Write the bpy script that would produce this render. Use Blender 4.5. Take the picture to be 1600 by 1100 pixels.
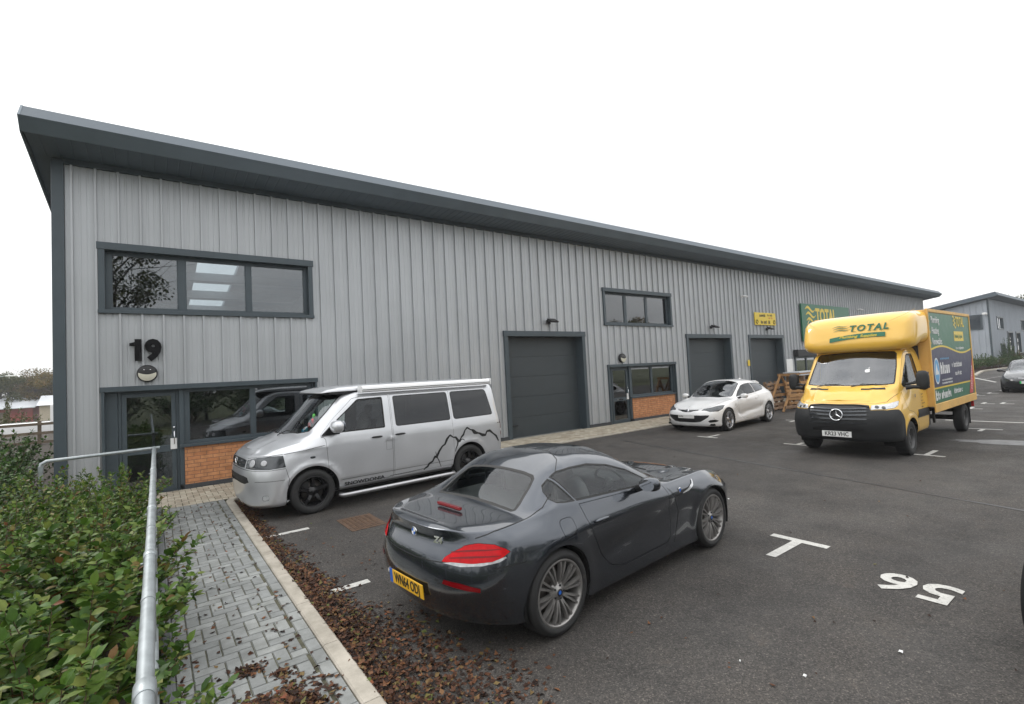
import bpy, bmesh, math, random
import numpy as np
from mathutils import Vector, Matrix
from mathutils.geometry import delaunay_2d_cdt
random.seed(7)
RNG = np.random.default_rng(11)
PI = math.pi
scene = bpy.context.scene
COL = scene.collection
for o in list(bpy.data.objects): bpy.data.objects.remove(o)

# ------------------------------------------------------------------ objects
def link(o, parent=None):
    COL.objects.link(o)
    if parent is not None: o.parent = parent
    return o

def tag(o, label=None, cat=None, group=None, kind=None):
    if label: o['label'] = label
    if cat: o['category'] = cat
    if group: o['group'] = group
    if kind: o['kind'] = kind
    return o

def thing(name, label, cat, loc=(0, 0, 0), rotz=0, group=None):
    o = bpy.data.objects.new(name, None)
    o.empty_display_size = 0.2
    link(o); o.location = loc; o.rotation_euler = (0, 0, rotz)
    return tag(o, label, cat, group)

def copy_tree(o, parent=None):
    c = o.copy(); link(c, parent)
    for ch in list(o.children): copy_tree(ch, c)
    return c

class MB:
    """collects simple shapes into one mesh"""
    def __init__(s): s.v = []; s.f = []; s.m = []; s.sm = []
    def add(s, verts, faces, m=0, smooth=False):
        b = len(s.v); s.v += [tuple(p) for p in verts]
        for f in faces: s.f.append(tuple(b + i for i in f)); s.m.append(m); s.sm.append(smooth)
        return s
    def box(s, c, d, m=0, rot=None):
        h = [x / 2 for x in d]
        P = [Vector((i * h[0], j * h[1], k * h[2])) for i in (-1, 1) for j in (-1, 1) for k in (-1, 1)]
        if rot is not None: P = [rot @ p for p in P]
        P = [p + Vector(c) for p in P]
        return s.add(P, [(0, 1, 3, 2), (4, 6, 7, 5), (0, 4, 5, 1), (2, 3, 7, 6), (0, 2, 6, 4), (1, 5, 7, 3)], m)
    def bb(s, a, b, m=0):
        return s.box([(a[i] + b[i]) / 2 for i in range(3)], [abs(b[i] - a[i]) for i in range(3)], m)
    def tube(s, pts, r, n=12, m=0, cap=True, closed=False):
        pts = [Vector(p) for p in pts]; N = len(pts)
        rr = r if isinstance(r, (list, tuple)) else [r] * N
        rings = []; up = None
        for i, p in enumerate(pts):
            a = pts[(i - 1) % N] if (i > 0 or closed) else p; b = pts[(i + 1) % N] if (i < N - 1 or closed) else p
            t = (b - a).normalized()
            if up is None: up = Vector((0, 0, 1)) if abs(t.z) < .9 else Vector((1, 0, 0))
            x = t.cross(up).normalized(); y = x.cross(t).normalized(); up = y
            rings.append([p + (x * math.cos(2 * PI * k / n) + y * math.sin(2 * PI * k / n)) * rr[i] for k in range(n)])
        V = [q for R in rings for q in R]; F = []
        for i in range(N if closed else N - 1):
            j = (i + 1) % N
            for k in range(n): l = (k + 1) % n; F.append((i * n + k, i * n + l, j * n + l, j * n + k))
        s.add(V, F, m, True)
        if cap and not closed:
            s.add(rings[0], [tuple(range(n))[::-1]], m); s.add(rings[-1], [tuple(range(n))], m)
        return s
    def lathe(s, prof, n=32, m=0, c=(0, 0, 0), axis='y', smooth=True, cap=False):
        V = []; F = []
        for (r, a) in prof:
            for k in range(n):
                t = 2 * PI * k / n; x, z = r * math.cos(t), r * math.sin(t)
                p = {'y': (x, a, z), 'z': (x, z, a), 'x': (a, x, z)}[axis]
                V.append((p[0] + c[0], p[1] + c[1], p[2] + c[2]))
        for i in range(len(prof) - 1):
            for k in range(n): l = (k + 1) % n; F.append((i * n + k, i * n + l, (i + 1) * n + l, (i + 1) * n + k))
        return s.add(V, F, m, smooth)
    def prism(s, poly, d0, d1, axis='y', m=0):
        """poly in the two other axes (in x,y,z order), extruded along axis"""
        n = len(poly)
        def pt(a, b, d): return {'y': (a, d, b), 'x': (d, a, b), 'z': (a, b, d)}[axis]
        V = [pt(a, b, d0) for a, b in poly] + [pt(a, b, d1) for a, b in poly]
        F = [tuple(range(n))[::-1], tuple(range(n, 2 * n))] + [(i, (i + 1) % n, n + (i + 1) % n, n + i) for i in range(n)]
        return s.add(V, F, m)
    def xf(s, M, start=0):
        for i in range(start, len(s.v)): s.v[i] = tuple(M @ Vector(s.v[i]))
        return s
    def mesh(s, name, mats, fix=True):
        me = bpy.data.meshes.new(name); me.from_pydata(s.v, [], s.f)
        for m in (mats if isinstance(mats, (list, tuple)) else [mats]): me.materials.append(m)
        me.polygons.foreach_set('material_index', s.m); me.polygons.foreach_set('use_smooth', s.sm)
        if fix:
            bm = bmesh.new(); bm.from_mesh(me); bmesh.ops.recalc_face_normals(bm, faces=bm.faces); bm.to_mesh(me); bm.free()
        me.update(); return me
    def build(s, name, mats, parent=None, bevel=0, fix=True):
        o = bpy.data.objects.new(name, s.mesh(name, mats, fix)); link(o, parent)
        if bevel:
            b = o.modifiers.new('Bevel', 'BEVEL'); b.width = bevel; b.segments = 2; b.limit_method = 'ANGLE'; b.angle_limit = math.radians(40)
        return o

class SplitMB(MB):
    """every added shape becomes a part of its own"""
    def __init__(s): super().__init__(); s.chunks = []
    def add(s, verts, faces, m=0, smooth=False): s.chunks.append((list(verts), faces, m, smooth)); return s
    def build(s, name, mats, parent=None, bevel=0, fix=True):
        for c in s.chunks: b = MB(); b.add(*c); b.build(name, mats, parent, bevel, fix)

def np_mesh(name, V, Fq, mats, mi=None, smooth=True):
    """V (n,3) array; Fq (m,k) array of equal-size faces"""
    V = np.asarray(V, np.float32); Fq = np.asarray(Fq, np.int32); k = Fq.shape[1]
    me = bpy.data.meshes.new(name); me.vertices.add(len(V)); me.vertices.foreach_set('co', V.ravel())
    me.loops.add(Fq.size); me.loops.foreach_set('vertex_index', Fq.ravel())
    me.polygons.add(len(Fq)); me.polygons.foreach_set('loop_start', np.arange(0, Fq.size, k, dtype=np.int32))
    me.polygons.foreach_set('loop_total', np.full(len(Fq), k, np.int32))
    for m in (mats if isinstance(mats, (list, tuple)) else [mats]): me.materials.append(m)
    if mi is not None: me.polygons.foreach_set('material_index', np.asarray(mi, np.int32))
    me.polygons.foreach_set('use_smooth', np.full(len(Fq), smooth)); me.update(calc_edges=True); me.validate()
    return me

def obj(name, me, parent=None): return link(bpy.data.objects.new(name, me), parent)

def text_mesh(s, size, mat, M, depth=0.004, bold=0.0, shear=0.0, align='CENTER', sx=1.0, spacing=1.0, name='lettering', parent=None):
    """writing laid on a real surface; M places its XY plane"""
    cu = bpy.data.curves.new(name, 'FONT'); cu.body = s; cu.size = size; cu.extrude = depth / 2; cu.offset = bold
    cu.shear = shear; cu.align_x = align; cu.align_y = 'CENTER'; cu.space_character = spacing; cu.resolution_u = 3
    t = bpy.data.objects.new(name, cu); COL.objects.link(t)
    dg = bpy.context.evaluated_depsgraph_get(); me = bpy.data.meshes.new_from_object(t.evaluated_get(dg))
    bpy.data.objects.remove(t); me.name = name
    me.transform(M @ Matrix.Diagonal((sx, 1, 1, 1)))
    me.materials.clear(); me.materials.append(mat)
    return obj(name, me, parent) if name else me

def frame(o, x, y):
    """matrix whose XY plane is spanned by x,y at origin o"""
    x = Vector(x).normalized(); y = Vector(y).normalized(); z = x.cross(y).normalized(); y = z.cross(x)
    return Matrix(((x.x, y.x, z.x, o[0]), (x.y, y.y, z.y, o[1]), (x.z, y.z, z.z, o[2]), (0, 0, 0, 1)))

# ------------------------------------------------------------------ materials
def new_mat(name):
    m = bpy.data.materials.new(name); m.use_nodes = True; nt = m.node_tree
    return m, nt, nt.nodes['Principled BSDF']
def setin(b, **k):
    for a, v in k.items():
        a = a.replace('_', ' ')
        if a in b.inputs: b.inputs[a].default_value = v
def mat(name, c, rough=.5, metal=0, var=.08, scale=8, bump=0, bscale=60, coat=0, spec=.5, emit=None, coords='Object', coat_rough=.03, wear=None):
    m, nt, b = new_mat(name); N = nt.nodes; L = nt.links
    c = tuple(c) if len(c) == 4 else tuple(c) + (1,)
    setin(b, Base_Color=c, Roughness=rough, Metallic=metal, Coat_Weight=coat, Coat_Roughness=coat_rough, Specular_IOR_Level=spec)
    tc = N.new('ShaderNodeTexCoord')
    if var:
        n = N.new('ShaderNodeTexNoise'); n.inputs['Scale'].default_value = scale; n.inputs['Detail'].default_value = 6
        L.new(tc.outputs[coords], n.inputs['Vector'])
        mr = N.new('ShaderNodeMapRange'); mr.inputs['From Min'].default_value = .3; mr.inputs['From Max'].default_value = .7
        mr.inputs['To Min'].default_value = 1 - var; mr.inputs['To Max'].default_value = 1 + var
        L.new(n.outputs['Fac'], mr.inputs['Value'])
        mx = N.new('ShaderNodeVectorMath'); mx.operation = 'SCALE'; mx.inputs[0].default_value = c[:3]
        L.new(mr.outputs[0], mx.inputs['Scale']); last = mx.outputs[0]
        if wear:
            n2 = N.new('ShaderNodeTexNoise'); n2.inputs['Scale'].default_value = wear[1]; n2.inputs['Detail'].default_value = 8; n2.inputs['Roughness'].default_value = .7
            L.new(tc.outputs[coords], n2.inputs['Vector'])
            r2 = N.new('ShaderNodeMapRange'); r2.inputs['From Min'].default_value = wear[2]; r2.inputs['From Max'].default_value = wear[2] + .15; r2.clamp = True
            L.new(n2.outputs['Fac'], r2.inputs['Value'])
            m2 = N.new('ShaderNodeMix'); m2.data_type = 'RGBA'; L.new(r2.outputs[0], m2.inputs[0]); L.new(last, m2.inputs[6]); m2.inputs[7].default_value = tuple(wear[0]) + (1,)
            last = m2.outputs[2]
        L.new(last, b.inputs['Base Color'])
        r = N.new('ShaderNodeMapRange'); r.inputs['To Min'].default_value = max(0, rough - .08 * (rough > .1)); r.inputs['To Max'].default_value = min(1, rough + .08 * (rough > .1))
        L.new(n.outputs['Fac'], r.inputs['Value']); L.new(r.outputs[0], b.inputs['Roughness'])
    if bump:
        n = N.new('ShaderNodeTexNoise'); n.inputs['Scale'].default_value = bscale; n.inputs['Detail'].default_value = 4
        L.new(tc.outputs[coords], n.inputs['Vector'])
        bp = N.new('ShaderNodeBump'); bp.inputs['Strength'].default_value = bump; bp.inputs['Distance'].default_value = .01
        L.new(n.outputs['Fac'], bp.inputs['Height']); L.new(bp.outputs[0], b.inputs['Normal'])
    if emit: setin(b, Emission_Color=tuple(emit[0]) + (1,), Emission_Strength=emit[1])
    return m
def paint(name, c, metal=0, rough=.35, flake=0):
    m = mat(name, c, rough=rough, metal=metal, var=.03, scale=3, coat=1.0, coat_rough=.02)
    if flake:
        nt = m.node_tree; b = nt.nodes['Principled BSDF']; tc = nt.nodes.new('ShaderNodeTexCoord')
        v = nt.nodes.new('ShaderNodeTexVoronoi'); v.inputs['Scale'].default_value = 900
        nt.links.new(tc.outputs['Object'], v.inputs['Vector'])
        bp = nt.nodes.new('ShaderNodeBump'); bp.inputs['Strength'].default_value = flake; bp.inputs['Distance'].default_value = .001
        nt.links.new(v.outputs['Distance'], bp.inputs['Height']); nt.links.new(bp.outputs[0], b.inputs['Normal'])
    return m
def glass(name, tint=(.5, .55, .55), boost=1.0, rough=0.0, base=.0, wob=0):
    m = bpy.data.materials.new(name); m.use_nodes = True; nt = m.node_tree; N = nt.nodes; L = nt.links
    N.remove(N['Principled BSDF']); out = N['Material Output']
    t = N.new('ShaderNodeBsdfTransparent'); t.inputs[0].default_value = tuple(tint) + (1,)
    g = N.new('ShaderNodeBsdfGlossy'); g.inputs['Roughness'].default_value = rough; g.inputs[0].default_value = (.95, .97, 1, 1)
    f = N.new('ShaderNodeFresnel'); f.inputs[0].default_value = 1.52
    mr = N.new('ShaderNodeMapRange'); mr.inputs['From Max'].default_value = 1; mr.inputs['To Min'].default_value = base; mr.inputs['To Max'].default_value = boost
    L.new(f.outputs[0], mr.inputs['Value']); mx = N.new('ShaderNodeMixShader'); L.new(mr.outputs[0], mx.inputs[0])
    if wob:
        tc = N.new('ShaderNodeTexCoord'); n = N.new('ShaderNodeTexNoise'); n.inputs['Scale'].default_value = 1.6; n.inputs['Detail'].default_value = 1
        L.new(tc.outputs['Object'], n.inputs['Vector']); bp = N.new('ShaderNodeBump'); bp.inputs['Strength'].default_value = wob; bp.inputs['Distance'].default_value = .02
        L.new(n.outputs['Fac'], bp.inputs['Height']); L.new(bp.outputs[0], g.inputs['Normal'])
    L.new(t.outputs[0], mx.inputs[1]); L.new(g.outputs[0], mx.inputs[2]); L.new(mx.outputs[0], out.inputs[0])
    return m

M = {}
M['black'] = mat('black_plastic', (.012, .012, .013), .55, var=.1)
M['seal'] = mat('black_rubber_seal', (.01, .01, .01), .6, var=.1)
M['interior'] = mat('dark_cabin_lining', (.05, .05, .052), .9, var=.1)
M['seat'] = mat('dark_seat_fabric', (.10, .10, .103), .8, var=.15, bump=.2)
M['tyre'] = mat('tyre_rubber', (.018, .018, .018), .75, var=.2, scale=20, bump=.15, bscale=90, wear=((.05, .045, .04), 6, .62))
M['underbody'] = mat('underbody_black', (.008, .008, .008), .9, var=.1)
M['chrome'] = mat('chrome', (.75, .76, .78), .08, 1, var=.02)
M['alloy'] = mat('silver_alloy', (.42, .42, .43), .3, .85, var=.06, scale=12)
M['dull_alloy'] = mat('dusty_grey_alloy', (.30, .29, .28), .38, .75, var=.15, scale=14)
M['black_alloy'] = mat('gloss_black_alloy', (.012, .012, .013), .25, .2, var=.1)
M['steel_wheel'] = mat('grey_steel_wheel', (.09, .09, .09), .5, .5, var=.2, scale=15)
M['disc'] = mat('brake_disc', (.12, .11, .1), .5, .9, var=.2)
M['red_lens'] = mat('red_lamp_lens', (.50, .004, .008), .12, var=.18, scale=25, spec=.2)
M['red_dark'] = mat('dark_red_lens', (.18, .003, .006), .15, var=.1, spec=.3)
M['clear_lens'] = mat('clear_lamp_lens', (.55, .56, .57), .12, .3, var=.25, scale=30, coat=1)
M['lamp_dark'] = mat('dark_headlamp_inside', (.06, .065, .07), .12, .5, var=.3, scale=9, coat=.6)
M['amber'] = mat('amber_lens', (.7, .22, .02), .2, var=.1, coat=1)
M['white_plate'] = mat('white_number_plate', (.72, .72, .70), .4, var=.04)
M['yellow_plate'] = mat('yellow_number_plate', (.78, .44, .02), .35, var=.04)
M['sign_black'] = mat('matt_black_sign', (.008, .008, .009), .85, var=.05, spec=.15)
M['plate_black'] = mat('plate_lettering', (.012, .012, .012), .5, var=.05)
M['blue'] = mat('plate_blue', (.02, .12, .5), .4, var=.05)
M['white'] = mat('white_print', (.75, .75, .74), .5, var=.04)
M['wscreen'] = glass('windscreen_glass', (.66, .72, .70), 1.9)
M['truck_screen'] = glass('truck_windscreen_glass', (.62, .68, .70), 3.0)
M['tint'] = glass('privacy_glass', (.07, .075, .08), 1.35)
M['cglass'] = glass('car_window_glass', (.90, .96, .94), 1.05)
M['bglass'] = glass('building_glass', (.55, .60, .62), 2.2, base=.03)
M['mirror'] = mat('mirror_glass', (.8, .82, .85), .02, 1, var=0)

# ------------------------------------------------------------------ curved vehicle skins
def pchip(keys, x):
    k = np.array(sorted(keys), float); X, Y = k[:, 0], k[:, 1]
    if len(X) == 1: return np.full_like(x, Y[0])
    h = np.diff(X); d = np.diff(Y) / h; m = np.zeros_like(X)
    for i in range(1, len(X) - 1):
        if d[i - 1] * d[i] > 0:
            w1 = 2 * h[i] + h[i - 1]; w2 = h[i] + 2 * h[i - 1]; m[i] = (w1 + w2) / (w1 / d[i - 1] + w2 / d[i])
    m[0] = d[0]; m[-1] = d[-1]
    x = np.clip(x, X[0], X[-1]); i = np.clip(np.searchsorted(X, x) - 1, 0, len(X) - 2); t = (x - X[i]) / h[i]
    return ((2 * t**3 - 3 * t**2 + 1) * Y[i] + (t**3 - 2 * t**2 + t) * h[i] * m[i] + (-2 * t**3 + 3 * t**2) * Y[i + 1] + (t**3 - t**2) * h[i] * m[i + 1])

def inside(P, poly):
    x, y = P[:, 0], P[:, 1]; r = np.zeros(len(P), bool); n = len(poly); j = n - 1
    for i in range(n):
        xi, yi = poly[i]; xj, yj = poly[j]
        c = ((yi > y) != (yj > y))
        with np.errstate(divide='ignore', invalid='ignore'):
            r ^= c & (x < (xj - xi) * (y - yi) / ((yj - yi) if yj != yi else 1e-12) + xi)
        j = i
    return r
def densify(poly, step, closed=True):
    out = []; n = len(poly)
    for i in range(n if closed else n - 1):
        a = np.array(poly[i], float); b = np.array(poly[(i + 1) % n], float); k = max(1, int(math.ceil(np.linalg.norm(b - a) / step)))
        for t in range(k): out.append(a + (b - a) * t / k)
    if not closed: out.append(np.array(poly[-1], float))
    return np.array(out)
def rounded(poly, r, n=4):
    """round the corners of a 2D/3D polygon"""
    out = []; N = len(poly); P = [np.array(p, float) for p in poly]
    for i in range(N):
        p, a, b = P[i], P[i - 1], P[(i + 1) % N]
        la, lb = np.linalg.norm(a - p), np.linalg.norm(b - p); q = min(r, la * .45, lb * .45)
        s = p + (a - p) / max(la, 1e-9) * q; e = p + (b - p) / max(lb, 1e-9) * q
        for t in np.linspace(0, 1, n): out.append((1 - t)**2 * s + 2 * t * (1 - t) * p + t * t * e)
    return out
def inset_poly(poly, d):
    P = np.array(poly); n = len(P); a = np.roll(P, 1, 0); b = np.roll(P, -1, 0)
    area = .5 * np.sum(P[:, 0] * b[:, 1] - b[:, 0] * P[:, 1]); s = 1 if area > 0 else -1
    t1 = P - a; t2 = b - P; t1 /= np.linalg.norm(t1, axis=1)[:, None] + 1e-12; t2 /= np.linalg.norm(t2, axis=1)[:, None] + 1e-12
    n1 = np.stack([-t1[:, 1], t1[:, 0]], 1) * s; n2 = np.stack([-t2[:, 1], t2[:, 0]], 1) * s
    nn = n1 + n2; nn /= np.linalg.norm(nn, axis=1)[:, None] + 1e-9; k = d / np.clip(np.sum(nn * n1, 1), .4, 1)
    return P + nn * k[:, None]

class Skin:
    """half of a vehicle body: rows run from the rear centre round the side to the front centre"""
    def __init__(s, rows, wrap=(.15, .15), nu=520, seg=16, creases=(), bumps=(), arches=()):
        ur, uf = wrap; s.nu = nu; u = np.linspace(0, 1, nu); R = []
        for r in rows:
            xr, xf, cr, cf = r['xr'], r['xf'], r['cr'], r['cf']; pr = r.get('p', .8); pf = r.get('pf', pr)
            x = np.empty(nu); k = np.ones(nu)
            a = u < ur; th = u[a] / ur * PI / 2; x[a] = xr + cr * (1 - np.cos(th)); k[a] = np.sin(th) ** pr
            b = u > 1 - uf; th = (1 - u[b]) / uf * PI / 2; x[b] = xf - cf * (1 - np.cos(th)); k[b] = np.sin(th) ** pf
            c = ~(a | b); x[c] = xr + cr + (xf - cf - xr - cr) * (u[c] - ur) / (1 - ur - uf)
            y = pchip(r['W'], x) * k; z = pchip(r['Z'], x); R.append(np.stack([x, y, z], 1))
        R = np.array(R); nr = len(R); cols = []; rowidx = [0]
        for i in range(nr - 1):
            p1, p2 = R[i], R[i + 1]
            p0 = R[i - 1] if (i > 0 and i not in creases) else 2 * p1 - p2
            if i + 2 < nr: p3 = R[i + 2] if (i + 1) not in creases else 2 * p2 - p1
            else: p3 = p1 * np.array([1, -1, 1])
            d = lambda a, b: np.maximum(np.linalg.norm(b - a, axis=1), 1e-4)[:, None] ** .5
            t0 = 0; t1 = d(p0, p1); t2 = t1 + d(p1, p2); t3 = t2 + d(p2, p3)
            for q in range(seg):
                t = t1 + (t2 - t1) * q / seg
                A1 = (t1 - t) / t1 * p0 + t / t1 * p1; A2 = (t2 - t) / (t2 - t1) * p1 + (t - t1) / (t2 - t1) * p2
                A3 = (t3 - t) / (t3 - t2) * p2 + (t - t2) / (t3 - t2) * p3
                B1 = (t2 - t) / t2 * A1 + t / t2 * A2; B2 = (t3 - t) / (t3 - t1) * A2 + (t - t1) / (t3 - t1) * A3
                cols.append((t2 - t) / (t2 - t1) * B1 + (t - t1) / (t2 - t1) * B2)
            rowidx.append(len(cols))
        cols.append(R[-1]); G = np.array(cols).transpose(1, 0, 2); G[:, -1, 1] = 0; G[0, :, 1] = 0; G[-1, :, 1] = 0
        for (cx, cz, r, w, amp) in arches:
            dd = np.hypot(G[..., 0] - cx, G[..., 2] - cz); k = amp * np.exp(-((dd - r) / w) ** 2) * (G[..., 1] > .45)
            G[..., 1] += k
        for fn in bumps: fn(G)
        s.G = G; s.nv = G.shape[1]; s.rowidx = rowidx
        du = np.linalg.norm(np.diff(G, axis=0), axis=2).mean(1); dv = np.linalg.norm(np.diff(G, axis=1), axis=2).mean(0)
        wi = rowidx[min(5, len(rowidx) - 1)]
        du = np.linalg.norm(np.diff(G[:, :wi], axis=0), axis=2).mean(1)
        s.U = np.concatenate([[0], np.cumsum(du)]); s.V = np.concatenate([[0], np.cumsum(dv)])
        gu = np.gradient(G, axis=0); gv = np.gradient(G, axis=1)
        n = np.cross(gu, gv); n /= np.linalg.norm(n, axis=2)[..., None] + 1e-12
        mid = n[nu // 2, rowidx[3]]
        if mid[1] < 0: n = -n
        s.N = n
        s.parts = {}
    def _samp(s, A, U, V):
        fi = np.interp(U, s.U, np.arange(s.nu)); fj = np.interp(V, s.V, np.arange(s.nv))
        i = np.clip(fi.astype(int), 0, s.nu - 2); j = np.clip(fj.astype(int), 0, s.nv - 2); a = (fi - i)[:, None]; b = (fj - j)[:, None]
        return A[i, j] * (1 - a) * (1 - b) + A[i + 1, j] * a * (1 - b) + A[i, j + 1] * (1 - a) * b + A[i + 1, j + 1] * a * b
    def pos(s, P): return s._samp(s.G, P[:, 0], P[:, 1])
    def nor(s, P):
        n = s._samp(s.N, P[:, 0], P[:, 1]); return n / (np.linalg.norm(n, axis=1)[:, None] + 1e-9)
    def find(s, pts, axes=(0, 1, 2), rows=None, clampy=True):
        """points -> (U,V); axes compared"""
        pts = np.asarray(pts, float); axes = list(axes); out = []
        lo, hi = (0, s.nv) if rows is None else (s.rowidx[rows[0]], s.rowidx[rows[1]] + 1)
        sub = s.G[:, lo:hi][:, :, axes]; flat = sub.reshape(-1, len(axes))
        for p in pts:
            q = p[axes] if len(p) == 3 else p
            k = int(np.argmin(((flat - q) ** 2).sum(1))); i, j = divmod(k, hi - lo); out.append((s.U[i], s.V[j + lo]))
        P = np.array(out); e = 1e-3
        Q = pts[:, axes] if pts.shape[1] == 3 else pts
        for _ in range(6):
            F = s.pos(P)[:, axes]; Ju = (s.pos(P + [e, 0])[:, axes] - F) / e; Jv = (s.pos(P + [0, e])[:, axes] - F) / e; r = Q - F
            a = (Ju * Ju).sum(1) + 1e-9; b = (Ju * Jv).sum(1); c = (Jv * Jv).sum(1) + 1e-9; g = (Ju * r).sum(1); h = (Jv * r).sum(1); D = a * c - b * b + 1e-12
            st = np.stack([(c * g - b * h) / D, (a * h - b * g) / D], 1); st = np.clip(st, -.03, .03)
            P = P + st; P[:, 0] = np.clip(P[:, 0], 0, s.U[-1]); P[:, 1] = np.clip(P[:, 1], s.V[lo], s.V[hi - 1])
        return P
    def at(s, p, axes=(0, 1, 2), rows=None):
        P = s.find([p], axes, rows); return s.pos(P)[0], s.nor(P)[0]
    def poly(s, pts, mode='3', rows=None, round_=0, step=.04):
        """3D outline (x,|y|,z) or side (x,z) or top (x,y); z=-9 = run off the bottom; y=0 = run over the centreline"""
        axes = {'3': (0, 1, 2), 's': (0, 2), 't': (0, 1)}[mode]
        raw = [tuple(p) for p in pts]
        if round_: raw = rounded(raw, round_)
        if mode == '3':
            ext = []
            for i, p in enumerate(raw): ext.append(p)
            n = len(ext); dense = []
            for i in range(n):
                a, b = ext[i], ext[(i + 1) % n]
                if a[2] < -5 or b[2] < -5: dense.append(a)
                else: dense += [tuple(q) for q in densify([a, b], step, False)[:-1]]
        else: dense = [tuple(q) for q in densify(raw, step)]
        D = np.array(dense, float); low = np.zeros(len(D), bool)
        if mode == '3': low = D[:, 2] < -5; D[low, 2] = .1
        P = s.find(D, axes, rows)
        if mode != 's':
            for k in np.where(np.abs(D[:, 1]) < 1e-6)[0]:
                if low[k]: P[k] = (s.U[-1] + .05 if D[k, 0] > 0 else -.05, -.05); continue
                du = min(P[k, 0], s.U[-1] - P[k, 0]); dv = s.V[-1] - P[k, 1]
                if dv < du: P[k, 1] = s.V[-1] + .05
                else: P[k, 0] = -.05 if P[k, 0] < s.U[-1] / 2 else s.U[-1] + .05
        P[low, 1] = -.05
        return P
    def arch(s, cx, cz, r, n=28, zlow=.22):
        a0 = math.asin(min(1, max(-1, (zlow - cz) / r))); A = np.linspace(a0, PI - a0, n)
        D = np.stack([cx + r * np.cos(A), cz + r * np.sin(A)], 1); P = s.find(D, (0, 2), (0, 6))
        lo1 = P[-1].copy(); lo0 = P[0].copy(); lo1[1] = -.05; lo0[1] = -.05
        return np.vstack([P, lo1, lo0])

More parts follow.
